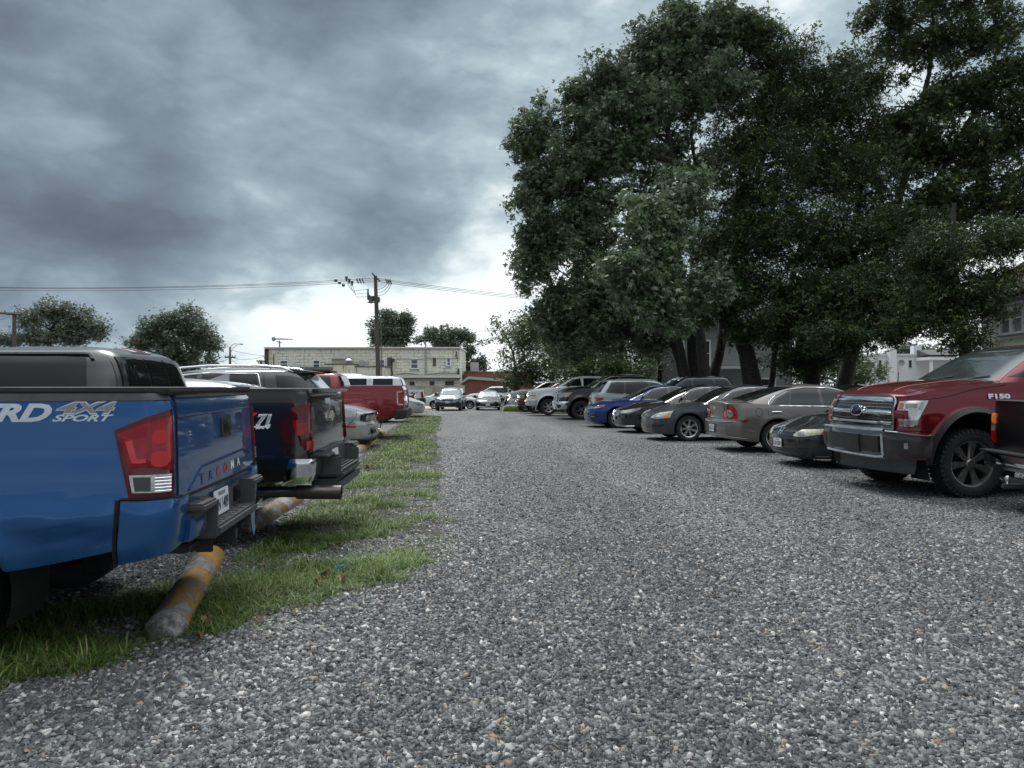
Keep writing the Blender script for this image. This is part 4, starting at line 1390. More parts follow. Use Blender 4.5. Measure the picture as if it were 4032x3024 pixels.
def white_truck():
    pm = paint('white_truck_paint', (0.62, 0.64, 0.64), 0.0, 0.3, 0.22)
    h = LEFTROT + 0.06
    P = dict(BIGP)
    P.update(zt=[(-2.95, 1.36), (1.1, 1.30), (1.5, 1.27), (2.4, 1.20), (2.93, 1.12)], zc=[(-2.95, 1.36), (1.2, 1.34), (1.6, 1.36), (2.4, 1.28), (2.93, 1.16)], R=0.40, Ra=0.52)
    c = Car('pickup_truck', 'white full-size pickup with dark windows and silver wheels under the trees', 'pickup truck', loc_for(h, P['af'], P['W'], 1.75, 36.4), h, P, pm, 'vehicles parked on the right side of the lot')
    big_cab(c, dz=-0.04)
    c.wheels('6', ALLOY, 0.25, 0.27)
    c.doors([(1.2, 0.20), (0.18, -0.92)], 0.56, 1.26, 1.12)
    c.patch('grille', BLACK, c.surf, [(c.F(-0.62), 1.10), (c.F(0.62), 1.10)], [(c.F(-0.62), 0.78), (c.F(0.62), 0.78)], off=0.012)
    c.patch('grille_bar', CHROME, c.surf, [(c.F(-0.62), 0.97), (c.F(0.62), 0.97)], [(c.F(-0.62), 0.91), (c.F(0.62), 0.91)], off=0.03)
    for sg in (1, -1):
        hl = c.patch('headlight', mat('yellowed_lens', (0.55, 0.50, 0.38), 0.15, 0.2, 0.5), c.surf, [(sg * c.F(0.66), 1.09), (sg * c.S(2.62), 1.10)], [(sg * c.F(0.66), 0.79), (sg * c.S(2.66), 0.80)], off=0.014, nu=12)
        c.patch('lamp_divider', DCHROME, c.surf, [(sg * c.F(0.66), 0.95), (sg * c.S(2.62), 0.95)], [(sg * c.F(0.66), 0.93), (sg * c.S(2.62), 0.93)], off=0.02, nu=12, parent=hl)
    c.patch('bumper', CHROME, c.surf, [(-c.S(2.55), 0.75), (c.S(2.55), 0.75)], [(-c.S(2.60), 0.48), (c.S(2.60), 0.48)], off=0.07, nu=50, nv=8, bulge=0.03, skirt=0.08)
    c.arch(PLASTIC, 0.03, 0.01)
    c.mirror(1.05, 1.45, 0.93, PLASTIC, (0.14, 0.2, 0.2))
    return c


def tundra_truck():
    pm = paint('black_truck2_paint', (0.007, 0.0075, 0.008), 0.2, 0.2, 0.12)
    h = LEFTROT + 0.06
    P = dict(BIGP)
    P.update(W=1.01, R=0.40, Ra=0.52, zt=[(-2.95, 1.40), (1.1, 1.36), (1.5, 1.33), (2.4, 1.24), (2.93, 1.10)], zc=[(-2.95, 1.4), (1.2, 1.4), (1.6, 1.42), (2.4, 1.33), (2.93, 1.18)])
    c = Car('pickup_truck', 'black full-size pickup with chrome bumper beside the white pickup', 'pickup truck', loc_for(h, P['af'], P['W'], 2.87, 31.5), h, P, pm, 'vehicles parked on the right side of the lot')
    big_cab(c, dz=-0.02)
    c.wheels('5', DALLOY, 0.24, 0.28)
    c.doors([(1.2, 0.20), (0.18, -0.92)], 0.56, 1.30, 1.14)
    g = c.patch('grille', BLACK, c.surf, [(c.F(-0.50), 1.12), (c.F(0.50), 1.12)], [(c.F(-0.46), 0.74), (c.F(0.46), 0.74)], off=0.02, skirt=0.04)
    mb = MB()
    c.line(mb, c.surf, [(c.F(-0.46), 0.74), (c.F(-0.52), 1.13), (c.F(0.52), 1.13), (c.F(0.46), 0.74)], 0.035, False, 0.02, 8)
    for z in (0.84, 0.93, 1.02):
        c.line(mb, c.surf, [(c.F(-0.46), z), (c.F(0.46), z)], 0.012, False, 0.03, 8)
    mb.build('grille_frame', CHROME, g, True)
    for sg in (1, -1):
        hl = c.patch('headlight', LCLEAR, c.surf, [(sg * c.F(0.58), 1.10), (sg * c.S(2.35), 1.14)], [(sg * c.F(0.60), 0.88), (sg * c.S(2.55), 0.95)], off=0.014, nu=14)
        c.patch('turn_lamp', LAMBER, c.surf, [(sg * c.S(2.50), 1.12), (sg * c.S(2.38), 1.125)], [(sg * c.S(2.58), 0.97), (sg * c.S(2.50), 1.0)], off=0.02, parent=hl)
        be = c.patch('bumper_end', CHROME, c.surf, [(sg * c.F(0.50), 0.76), (sg * c.S(2.50), 0.76)], [(sg * c.F(0.50), 0.42), (sg * c.S(2.58), 0.46)], off=0.07, nu=16, nv=8, bulge=0.04, skirt=0.08)
        c.patch('fog_lamp', BLACK, c.surf, [(sg * c.F(0.78), 0.66), (sg * c.F(0.97), 0.66)], [(sg * c.F(0.78), 0.53), (sg * c.F(0.97), 0.53)], off=0.112, rnd=0.9, parent=be)
    c.patch('bumper', CHROME, c.surf, [(c.F(-0.5), 0.70), (c.F(0.5), 0.70)], [(c.F(-0.5), 0.50), (c.F(0.5), 0.50)], off=0.05, nu=20, skirt=0.08)
    c.mirror(1.08, 1.50, 0.95, pm, (0.14, 0.22, 0.24))
    return c


def far_silver_truck():
    pm = paint('silver_truck_paint', (0.42, 0.43, 0.44), 0.5, 0.3, 0.1)
    h = LEFTROT + 0.06
    P = dict(BIGP)
    c = Car('pickup_truck', 'silver pickup farthest along the right row beside the leaning white post', 'pickup truck', loc_for(h, P['xF'], P['W'], -0.10, 46.5, gz(47)), h, P, pm, 'vehicles parked on the right side of the lot')
    big_cab(c)
    c.wheels('6', ALLOY, 0.24, 0.27)
    c.patch('grille', BLACK, c.surf, [(c.F(-0.7), 1.17), (c.F(0.7), 1.17)], [(c.F(-0.7), 0.82), (c.F(0.7), 0.82)], off=0.012)
    for z in (1.05, 0.93):
        c.patch('grille_bar', CHROME, c.surf, [(c.F(-0.7), z + .03), (c.F(0.7), z + .03)], [(c.F(-0.7), z - .03), (c.F(0.7), z - .03)], off=0.03)
    for sg in (1, -1):
        hl = c.patch('headlight', LCLEAR, c.surf, [(sg * c.F(0.74), 1.17), (sg * c.S(2.62), 1.18)], [(sg * c.F(0.74), 0.84), (sg * c.S(2.66), 0.86)], off=0.014)
        c.patch('turn_lamp', LAMBER, c.surf, [(sg * c.F(0.82), 1.1), (sg * c.F(0.9), 1.1)], [(sg * c.F(0.82), 0.9), (sg * c.F(0.9), 0.9)], off=0.02, parent=hl)
    c.patch('bumper', CHROME, c.surf, [(-c.S(2.6), 0.79), (c.S(2.6), 0.79)], [(-c.S(2.65), 0.55), (c.S(2.65), 0.55)], off=0.07, nu=40, bulge=0.03, skirt=0.08)
    return c


def far_maroon_truck():
    pm = paint('wine_paint', (0.09, 0.012, 0.014), 0.3, 0.3, 0.1)
    h = LEFTROT + 0.06
    P = dict(BIGP)
    P.update(zt=[(-2.95, 1.2), (1.1, 1.2), (1.5, 1.18), (2.4, 1.12), (2.93, 1.04)], zc=[(-2.95, 1.2), (1.2, 1.22), (1.6, 1.24), (2.4, 1.18), (2.93, 1.1)], W=0.95)
    c = Car('pickup_truck', 'wine red pickup mostly hidden behind the white pickup', 'pickup truck', loc_for(h, P['xF'], P['W'], 0.36, 41.3, gz(42)), h, P, pm, 'vehicles parked on the right side of the lot')
    big_cab(c, dz=-0.16)
    c.wheels('5', ALLOY, 0.24, 0.25)
    c.patch('bonnet_bra', PLASTIC, c.surf, [(-c.S(2.3), 1.08), (c.S(2.3), 1.08)], [(-c.S(2.4), 0.98), (c.S(2.4), 0.98)], off=0.008, nu=40)
    c.patch('grille', BLACK, c.surf, [(c.F(-0.55), 1.02), (c.F(0.55), 1.02)], [(c.F(-0.55), 0.80), (c.F(0.55), 0.80)], off=0.012)
    c.patch('headlight', LCLEAR, c.surf, [(c.F(0.6), 1.02), (c.S(2.62), 1.03)], [(c.F(0.6), 0.82), (c.S(2.66), 0.84)], off=0.014, mirror=True)
    c.patch('bumper', pm, c.surf, [(-c.S(2.6), 0.75), (c.S(2.6), 0.75)], [(-c.S(2.65), 0.42), (c.S(2.65), 0.42)], off=0.06, nu=40, bulge=0.04, skirt=0.08)
    return c


def far_white_pickup():
    pm = paint('old_white_paint', (0.55, 0.56, 0.56), 0.0, 0.35, 0.3)
    h = LEFTROT + 0.08
    P = dict(MIDP)
    P['sill'] = [(-2.6, 0.7), (1.2, 0.5), (2.8, 0.5)]
    c = Car('pickup_truck', 'white pickup with red 4x4 lettering, last of the left row by the concrete wall', 'pickup truck', loc_for(h, P['xR'], P['W'], -5.45, 47.0, gz(47)), h, P, pm, 'vehicles parked on the left side of the lot')
    mid_cab(c, cab_m=pm)
    c.wheels('5', ALLOY, 0.22, 0.25)
    c.patch('lower_panel', mat('grey_primer', (0.2, 0.2, 0.2), 0.5), c.surf, [(c.S(-0.95), 0.86), (c.B(0.86), 0.86)], [(c.S(-0.95), 0.66), (c.B(0.86), 0.7)], off=0.006, nu=30, mirror=True)
    c.patch('taillight', LRED, c.surf, [(c.S(-2.36), 1.22), (c.B(0.82), 1.25)], [(c.S(-2.40), 0.88), (c.B(0.82), 0.88)], off=0.015, rnd=0.2, mirror=True)
    c.patch('bumper', PLASTIC, c.surf, [(c.S(-2.30), 0.85), (2 * c.SM - c.S(-2.30), 0.85)], [(c.S(-2.33), 0.45), (2 * c.SM - c.S(-2.33), 0.45)], off=0.08, nu=40, bulge=0.03, skirt=0.1)
    c.text('side_lettering', mat('faded_red_decal', (0.2, 0.04, 0.04), 0.5), '4x4', c.S(-1.72), 1.12, 0.12, bold=0.03, shear=0.45, width=0.46, off=0.006)
    return c
# ================================================================== saloons and estates
SEDP = dict(xF=2.43, xR=-2.43, W=0.915, af=1.48, ar=-1.32, R=0.325, Ra=0.385, fy=0.42, fx=0.55, bf=0.16, ry=0.32, rx=0.4, br=0.10, lf=0.8,
            sill=[(-2.43, 0.30), (-1.9, 0.24), (0, 0.20), (1.9, 0.18), (2.43, 0.19)],
            zt=[(-2.43, 0.98), (-2.0, 1.0), (-0.6, 0.95), (0.9, 0.90), (1.5, 0.84), (2.1, 0.74), (2.43, 0.64)],
            zc=[(-2.43, 1.02), (-1.9, 1.06), (-0.6, 1.0), (0.9, 0.99), (1.5, 0.93), (2.1, 0.83), (2.43, 0.70)],
            tum=[(0.18, 0.07), (0.35, 0.02), (0.55, 0.0), (0.75, 0.0), (0.90, 0.035), (1.0, 0.075)],
            rF=[(0.15, -0.10), (0.25, -0.03), (0.45, 0.0), (0.6, -0.03), (0.72, -0.14), (0.85, -0.32)],
            rR=[(0.25, 0.10), (0.4, 0.01), (0.55, 0.0), (0.66, 0.03), (0.72, 0.06), (1.0, 0.09), (1.06, 0.12)], flare=0.012, tp=2.0)
SEDC = dict(z0=0.84, z1=1.45, n=6, s=0.06, f=[(0.84, 1.30), (0.98, 1.02), (1.15, 0.68), (1.3, 0.36), (1.39, 0.10), (1.43, -0.12), (1.45, -0.35)],
            r=[(0.84, -1.98), (1.02, -1.86), (1.15, -1.55), (1.28, -1.18), (1.37, -0.86), (1.42, -0.64), (1.45, -0.42)],
            w=[(0.84, 0.87), (0.95, 0.835), (1.15, 0.74), (1.30, 0.655), (1.37, 0.59), (1.41, 0.50), (1.438, 0.34), (1.45, 0.05)])


def sedan_glass(c, trim=CHROME, dz=0.0, gm=GLASS, k=1.0, ws=GLASS, rw=True, zb=0.955):
    zb += dz
    a, b = 1.0, 1.0
    c.patch('window_surround', BLACK, c.side, [(0.60, zb + .10), (0.30, 1.235 + dz), (-0.1, 1.335 + dz), (-0.55, 1.362 + dz), (-0.95, 1.30 + dz), (-1.32, 1.12 + dz)],
            [(0.80, zb), (0.3, zb), (-0.2, zb + .005), (-0.7, zb + .01), (-1.1, zb + .02), (-1.44, zb + .045)], off=0.003, nu=24, nv=8, mirror=True)
    c.patch('window', gm, c.side, [(0.52, zb + .11), (0.28, 1.215 + dz), (-0.27, 1.335 + dz)], [(0.70, zb + .015), (-0.27, zb + .015)], off=0.007, nu=16, nv=8, mirror=True)
    c.patch('window', gm, c.side, [(-0.35, 1.34 + dz), (-0.62, 1.342 + dz), (-0.93, 1.285 + dz)], [(-0.35, zb + .015), (-1.02, zb + .03)], off=0.007, nu=14, nv=8, mirror=True)
    c.patch('window', gm, c.side, [(-0.96, 1.27 + dz), (-1.27, 1.12 + dz)], [(-1.05, zb + .035), (-1.36, zb + .06)], off=0.007, nu=8, nv=6, mirror=True)
    if trim:
        mb = MB()
        c.line(mb, c.side, [(0.78, zb + .02), (0.60, zb + .10), (0.30, 1.245 + dz), (-0.1, 1.345 + dz), (-0.55, 1.372 + dz), (-0.95, 1.31 + dz), (-1.34, 1.12 + dz)], 0.009, True, 0.004, 6)
        c.line(mb, c.side, [(0.80, zb - .003), (-0.7, zb + .006), (-1.46, zb + .04)], 0.008, True, 0.004, 6)
        build_sides(mb, 'window_trim', trim, c.root, True)
    c.patch('windshield', ws, c.front, [(-0.55, 1.37 + dz), (0.55, 1.37 + dz)], [(-0.76, 0.985 + dz), (0.76, 0.985 + dz)], off=0.004, nv=14, nu=20)
    if rw:
        c.patch('rear_window', GLASS, c.rear, [(-0.52, 1.365 + dz), (0.52, 1.365 + dz)], [(-0.70, 1.05 + dz), (0.70, 1.05 + dz)], off=0.004, nv=14, nu=20)


def sedan_lines(c, front=True, zs=None):
    gp = MB()
    if front:
        c.line(gp, c.topS, [(1.12, 0.90), (1.6, 0.88), (2.0, 0.82), (2.25, 0.72)], 0.005)
    else:
        c.line(gp, c.topS, [(-1.9, 0.86), (-2.3, 0.84)], 0.005)
        c.line(gp, c.surf, [(c.B(0.52), 1.0), (c.B(0.50), 0.70), (c.B(-0.50), 0.70), (c.B(-0.52), 1.0)], 0.005, False)
    c.line(gp, c.surf, [(c.S(1.05), 0.86), (c.S(1.02), 0.3)], 0.004)
    gp.build('bonnet_gaps' if front else 'boot_gaps', GAP, c.root)


def saloon(name_label, pm, X, D, heading, ref, P=None, C=None, group=None, trim=CHROME, style='5', rimm=None, z=0.0, doors=True, tw=0.215, dz=0.0, rimr=0.21, name='parked_car', cat='car', glass=True):
    Pd = dict(SEDP)
    Pd.update(P or {})
    Cd = dict(SEDC)
    Cd.update(C or {})
    lx = Pd[ref[0]]
    c = Car(name, name_label, cat, loc_for(heading, lx, ref[1] * Pd['W'], X, D, z), heading, Pd, pm, group)
    c.cabin(Cd)
    if glass:
        sedan_glass(c, trim, dz)
    c.wheels(style, rimm or ALLOY, rimr, tw)
    if doors:
        c.doors([(1.02, -0.18), (-0.20, -1.28)], 0.27, None, 0.80 + dz, None, 0.17)
    c.mirror(0.66, 0.99 + dz, 0.86, pm, (0.10, 0.19, 0.12))
    return c


GL, GR = 'vehicles parked on the left side of the lot', 'vehicles parked on the right side of the lot'


def bronze_sedan():
    pm = paint('bronze_paint', (0.175, 0.158, 0.148), 0.55, 0.33, 0.15)
    P = dict(xF=2.45, xR=-2.42, W=0.90, R=0.33, Ra=0.40, ry=0.30, rx=0.34, br=0.10,
             zt=[(-2.42, 1.03), (-2.0, 1.05), (-1.2, 1.0), (-0.6, 0.96), (0.9, 0.92), (1.5, 0.86), (2.1, 0.76), (2.43, 0.66)],
             zc=[(-2.42, 1.09), (-1.9, 1.12), (-0.6, 1.0), (0.9, 0.99), (1.5, 0.94), (2.1, 0.84), (2.43, 0.70)],
             rR=[(0.22, 0.14), (0.36, 0.02), (0.5, 0.0), (0.66, 0.01), (0.70, 0.07), (0.75, 0.09), (1.0, 0.06), (1.06, 0.035), (1.1, 0.06)],
             tum=[(0.18, 0.07), (0.35, 0.02), (0.55, 0.0), (0.75, 0.0), (0.92, 0.03), (1.05, 0.08)])
    C = dict(z0=0.88, z1=1.46, f=[(0.88, 1.30), (1.0, 1.02), (1.15, 0.70), (1.3, 0.38), (1.40, 0.10), (1.44, -0.12), (1.46, -0.35)],
             r=[(0.88, -2.1), (1.07, -1.98), (1.18, -1.66), (1.30, -1.26), (1.39, -0.90), (1.43, -0.66), (1.46, -0.42)],
             w=[(0.88, 0.86), (1.0, 0.825), (1.15, 0.74), (1.30, 0.665), (1.38, 0.59), (1.42, 0.50), (1.448, 0.34), (1.46, 0.05)])
    h = 0.07
    c = saloon('bronze four-door car showing its tail to the lane, left of the maroon pickup', pm, 4.48, 15.9, h, ('xR', -1), P, C, GR, dz=0.02, doors=False, style='5', rimr=0.23, trim=None)
    zb = 0.985
    mb = MB()
    fr = [(-1.46, zb + .0), (-1.50, zb + .05), (-1.34, 1.18), (-1.05, 1.315), (-0.6, 1.375), (-0.1, 1.36), (0.3, 1.27)]
    c.line(mb, c.side, fr, 0.017, True, 0.006, 6)
    c.line(mb, c.side, [(-1.48, zb + .01), (-0.2, zb - .01), (0.7, zb - .02)], 0.013, True, 0.006, 6)
    build_sides(mb, 'window_trim', CHROME, c.root, True)
    c.doors([(1.02, -0.18), (-0.20, -1.52)], 0.27, None, 0.86, CHROME, 0.2)
    sedan_lines(c, False)
    gp = MB()
    c.line(gp, c.surf, [(c.S(-1.93), 0.70), (c.S(-2.32), 0.685), (c.B(0.62), 0.672)], 0.005)
    a = np.linspace(0, 2 * math.pi, 21)
    c.line(gp, c.surf, [(c.S(-1.72 + 0.085 * math.cos(t)), 0.86 + 0.085 * math.sin(t)) for t in a], 0.004)
    build_sides(gp, 'panel_gaps', GAP, c.root)
    for sg in (1, -1):
        def U(x=None, y=None):
            u = c.S(x) if x is not None else c.B(y)
            return u if sg > 0 else 2 * c.SM - u
        tl = c.patch('taillight', LRED, c.surf, [(U(-2.24), 0.93), (U(-2.30), 1.005), (U(y=0.64), 1.0), (U(y=0.56), 0.90), (U(y=0.44), 0.88)], [(U(-2.23), 0.71), (U(y=0.44), 0.70)], off=0.012, nu=22, nv=10)
        c.patch('lamp_ring', LCLEAR, c.surf, [(U(y=0.78), 0.905), (U(y=0.625), 0.905)], [(U(y=0.78), 0.735), (U(y=0.625), 0.735)], off=0.018, rnd=1.0, nu=14, nv=14, parent=tl, bulge=0.008)
        c.patch('lamp_ring', mat('pink_lens', (0.5, 0.16, 0.17), 0.1, 0, 0.6), c.surf, [(U(y=0.60), 0.875), (U(y=0.475), 0.875)], [(U(y=0.60), 0.735), (U(y=0.475), 0.735)], off=0.018, rnd=1.0, nu=14, nv=14, parent=tl, bulge=0.006)
        c.patch('side_marker', LRED, c.surf, [(U(-1.98), 0.69), (U(-2.14), 0.69)], [(U(-1.98), 0.655), (U(-2.14), 0.655)], off=0.008, nu=8)
    # boot panel, plate, bumper crease, spoiler-like lid edge
    tg = c.patch('boot_lid', pm, c.surf, [(c.B(0.50), 1.03), (c.B(-0.50), 1.03)], [(c.B(0.44), 0.71), (c.B(-0.44), 0.71)], off=0.006, nu=20, nv=10)
    poly_on(c, 'badge', mat('gold_badge', (0.75, 0.72, 0.62), 0.25, 0.6), c.surf, bowtie(c.B(0.0), 0.93, 0.075, 0.03), 0.02, tg, 0.014)
    c.text('lettering', CHROME, 'MALIBU', c.B(0.38), 0.75, 0.026, bold=0.01, width=0.17, off=0.012, parent=tg)
    mb = MB()
    c.line(mb, c.surf, [(c.S(-2.28), 0.655), (c.B(0.4), 0.63), (c.B(-0.4), 0.63), (2 * c.SM - c.S(-2.28), 0.655)], 0.02, False, -0.004, 8)
    c.line(mb, c.surf, [(c.S(-2.0), 0.30), (c.B(0.5), 0.36), (c.B(-0.5), 0.36), (2 * c.SM - c.S(-2.0), 0.30)], 0.014, False, 0.0, 8)
    mb.build('bumper_crease', pm, c.root, True)
    c.patch('plate_recess', GPLASTIC, c.surf, [(c.B(0.22), 0.59), (c.B(-0.22), 0.59)], [(c.B(0.22), 0.40), (c.B(-0.22), 0.40)], off=0.003)
    c.plate((c.xR - 0.015, 0, 0.495), (-1, 0, 0.0), 'VJK 5170', 'VIRGINIA')
    return c


def civic():
    pm = paint('black_civic_paint', (0.008, 0.009, 0.011), 0.25, 0.22, 0.2)
    P = dict(xF=2.23, xR=-2.2, W=0.875, af=1.34, ar=-1.30, R=0.315, Ra=0.37, fy=0.42, fx=0.6, bf=0.16,
             zt=[(-2.2, 0.98), (-1.8, 0.98), (-0.6, 0.93), (0.8, 0.90), (1.4, 0.82), (1.9, 0.72), (2.23, 0.60)],
             zc=[(-2.2, 1.02), (-1.8, 1.04), (-0.6, 1.0), (0.8, 0.99), (1.4, 0.92), (1.9, 0.80), (2.23, 0.655)],
             rF=[(0.15, -0.14), (0.25, -0.05), (0.4, 0.0), (0.52, -0.01), (0.62, -0.06), (0.75, -0.2), (0.85, -0.34)],
             sill=[(-2.2, 0.30), (-1.9, 0.22), (0, 0.18), (1.8, 0.17), (2.23, 0.16)])
    C = dict(z1=1.40, f=[(0.84, 1.34), (0.98, 1.02), (1.12, 0.66), (1.25, 0.30), (1.34, 0.02), (1.38, -0.18), (1.40, -0.35)],
             r=[(0.84, -1.9), (1.0, -1.8), (1.12, -1.5), (1.24, -1.14), (1.32, -0.84), (1.37, -0.64), (1.40, -0.42)],
             w=[(0.84, 0.83), (0.95, 0.80), (1.12, 0.70), (1.25, 0.62), (1.32, 0.56), (1.36, 0.47), (1.39, 0.32), (1.40, 0.05)])
    h = LEFTROT + 0.10
    c = saloon('small black car with a pale front number plate, between bronze car and maroon pickup', pm, 4.86, 12.75, h, ('xF', 1), P, C, GR, dz=-0.05, style='5')
    sedan_lines(c)
    g = c.patch('grille', BLACK, c.surf, [(c.F(-0.42), 0.62), (c.F(0.42), 0.62)], [(c.F(-0.40), 0.53), (c.F(0.40), 0.53)], off=0.008, nu=24)
    mb = MB()
    for z in (0.60, 0.56):
        c.line(mb, c.surf, [(c.F(-0.40), z), (c.F(0.40), z)], 0.005, False, 0.012)
    mb.build('grille_bar', DCHROME, g)
    poly_on(c, 'badge', CHROME, c.surf, letter_h(c.F(0.0), 0.605, 0.07, 0.06), 0.03, None, 0.015)
    for sg in (1, -1):
        hl = c.patch('headlight', LFOG, c.surf, [(sg * c.F(0.42), 0.575), (sg * c.F(0.56), 0.66), (sg * c.S(1.72), 0.70)], [(sg * c.F(0.42), 0.545), (sg * c.F(0.6), 0.535), (sg * c.S(1.76), 0.62)], off=0.010, nu=20, nv=8)
        c.patch('turn_lamp', mat('orange_red_lens', (0.6, 0.10, 0.03), 0.15, 0, 0.5), c.surf, [(sg * c.S(1.86), 0.695), (sg * c.S(1.73), 0.695)], [(sg * c.S(1.92), 0.60), (sg * c.S(1.77), 0.625)], off=0.016, nu=8, parent=hl)
        c.patch('lamp_lens', LCLEAR, c.surf, [(sg * c.F(0.50), 0.61), (sg * c.F(0.62), 0.64)], [(sg * c.F(0.52), 0.55), (sg * c.F(0.66), 0.55)], off=0.016, nu=8, rnd=0.6, parent=hl)
        c.patch('fog_recess', BLACK, c.surf, [(sg * c.F(0.52), 0.34), (sg * c.F(0.72), 0.36)], [(sg * c.F(0.52), 0.26), (sg * c.F(0.70), 0.24)], off=0.006, rnd=0.3)
    lo = c.patch('lower_grille', BLACK, c.surf, [(c.F(-0.5), 0.42), (c.F(0.5), 0.42)], [(c.F(-0.55), 0.23), (c.F(0.55), 0.23)], off=0.005, nu=24)
    mb = MB()
    for z in (0.27, 0.31, 0.35):
        c.line(mb, c.surf, [(c.F(-0.5), z), (c.F(0.5), z)], 0.005, False, 0.01)
    c.line(mb, c.surf, [(c.F(0.0), 0.20), (c.F(0.7), 0.205), (c.S(1.75), 0.22)], 0.012, True, 0.004)
    mb.build('lower_grille_bar', PLASTIC, lo)
    c.plate((c.xF + 0.02, -0.02, 0.405), (1, 0, 0.0), 'UXH 5007', 'VIRGINIA')
    return c


def grey_sedan():
    pm = paint('slate_paint', (0.034, 0.042, 0.055), 0.4, 0.28, 0.3)
    P = dict(fy=0.45, fx=0.62, bf=0.20, zt=[(-2.43, 0.98), (-2.0, 1.0), (-0.6, 0.95), (0.9, 0.92), (1.5, 0.88), (2.1, 0.78), (2.43, 0.66)],
             zc=[(-2.43, 1.02), (-1.9, 1.06), (-0.6, 1.0), (0.9, 1.0), (1.5, 0.95), (2.1, 0.85), (2.43, 0.72)], R=0.33, Ra=0.395)
    h = LEFTROT + 0.09
    c = saloon('slate grey car with hazy headlights and a patched wing, left of the bronze car', pm, 4.50, 19.3, h, ('af', 1), P, None, GR, style='7w', rimr=0.22)
    sedan_lines(c)
    g = c.patch('grille', BLACK, c.surf, [(c.F(-0.40), 0.665), (c.F(0.40), 0.665)], [(c.F(-0.33), 0.59), (c.F(0.33), 0.59)], off=0.008, nu=20)
    poly_on(c, 'badge', CHROME, c.surf, letter_h(c.F(0.0), 0.635, 0.055, 0.045), 0.03, None, 0.015)
    for sg in (1, -1):
        hl = c.patch('headlight', LFOG, c.surf, [(sg * c.F(0.46), 0.62), (sg * c.F(0.66), 0.72), (sg * c.S(1.98), 0.78)], [(sg * c.F(0.46), 0.585), (sg * c.F(0.7), 0.57), (sg * c.S(2.0), 0.60)], off=0.010, nu=20, nv=8)
        c.patch('turn_lamp', LAMBER, c.surf, [(sg * c.S(2.15), 0.66), (sg * c.S(2.03), 0.66)], [(sg * c.S(2.17), 0.60), (sg * c.S(2.04), 0.605)], off=0.016, nu=8, rnd=0.4, parent=hl)
        c.patch('lamp_lens', LCLEAR, c.surf, [(sg * c.F(0.56), 0.66), (sg * c.F(0.80), 0.71)], [(sg * c.F(0.58), 0.59), (sg * c.S(2.2), 0.59)], off=0.015, nu=10, rnd=0.3, parent=hl)
    gp = MB()
    c.line(gp, c.surf, [(c.F(0.45), 0.565), (c.S(2.1), 0.575), (c.S(1.87), 0.60)], 0.006)
    gp.build('bumper_gap', GAP, c.root)
    c.patch('primer_patch', mat('primer_blue', (0.055, 0.075, 0.095), 0.55), c.surf, [(c.S(1.90), 0.80), (c.S(1.72), 0.82)], [(c.S(1.90), 0.63), (c.S(1.74), 0.68)], off=0.002, rnd=0.8)
    lo = c.patch('lower_grille', BLACK, c.surf, [(c.F(-0.42), 0.42), (c.F(0.42), 0.42)], [(c.F(-0.46), 0.33), (c.F(0.46), 0.33)], off=0.004, nu=24)
    c.patch('fog_recess', BLACK, c.surf, [(c.F(0.54), 0.42), (c.F(0.84), 0.43)], [(c.F(0.54), 0.36), (c.F(0.80), 0.37)], off=0.004, mirror=True, rnd=0.2)
    return c


def black_sedan():
    pm = paint('black_sedan_paint', (0.006, 0.0065, 0.0075), 0.2, 0.2, 0.12)
    P = dict(fy=0.45, fx=0.55, bf=0.16)
    h = LEFTROT + 0.08
    c = saloon('black car with chrome-framed grille and sharp headlights beside the royal blue car', pm, 3.22, 22.4, h, ('xF', 1), P, None, GR)
    sedan_lines(c)
    c.patch('grille', BLACK, c.surf, [(c.F(-0.42), 0.66), (c.F(0.42), 0.66)], [(c.F(-0.36), 0.49), (c.F(0.36), 0.49)], off=0.008, nu=20)
    mb = MB()
    c.line(mb, c.surf, [(c.F(0.0), 0.50), (c.F(0.36), 0.52), (c.F(0.47), 0.645), (c.F(0.60), 0.665)], 0.018, True, 0.015, 8)
    for z in (0.63, 0.59, 0.55):
        c.line(mb, c.surf, [(c.F(-0.40), z), (c.F(0.40), z)], 0.006, False, 0.013)
    mb.build('grille_frame', CHROME, c.root, True)
    poly_on(c, 'badge', CHROME, c.surf, letter_h(c.F(0.0), 0.60, 0.06, 0.055), 0.035, None, 0.015)
    for sg in (1, -1):
        hl = c.patch('headlight', LCLEAR, c.surf, [(sg * c.F(0.47), 0.655), (sg * c.S(1.86), 0.775)], [(sg * c.F(0.46), 0.575), (sg * c.F(0.8), 0.59), (sg * c.S(1.95), 0.70)], off=0.010, nu=20, nv=8)
        c.patch('lamp_lens', LFOG, c.surf, [(sg * c.F(0.52), 0.65), (sg * c.F(0.72), 0.675)], [(sg * c.F(0.52), 0.59), (sg * c.F(0.74), 0.60)], off=0.016, nu=8, parent=hl)
    lo = c.patch('lower_grille', BLACK, c.surf, [(c.F(-0.42), 0.42), (c.F(0.42), 0.42)], [(c.F(-0.5), 0.24), (c.F(0.5), 0.24)], off=0.004, nu=24)
    mb = MB()
    c.line(mb, c.surf, [(c.F(0.0), 0.205), (c.F(0.6), 0.21), (c.S(2.05), 0.225)], 0.010, True, 0.006)
    mb.build('lower_lip', CHROME, lo, True)
    c.plate((c.xF + 0.03, -0.0, 0.46), (1, 0, 0.0), 'VFT 2281', 'VIRGINIA')
    return c


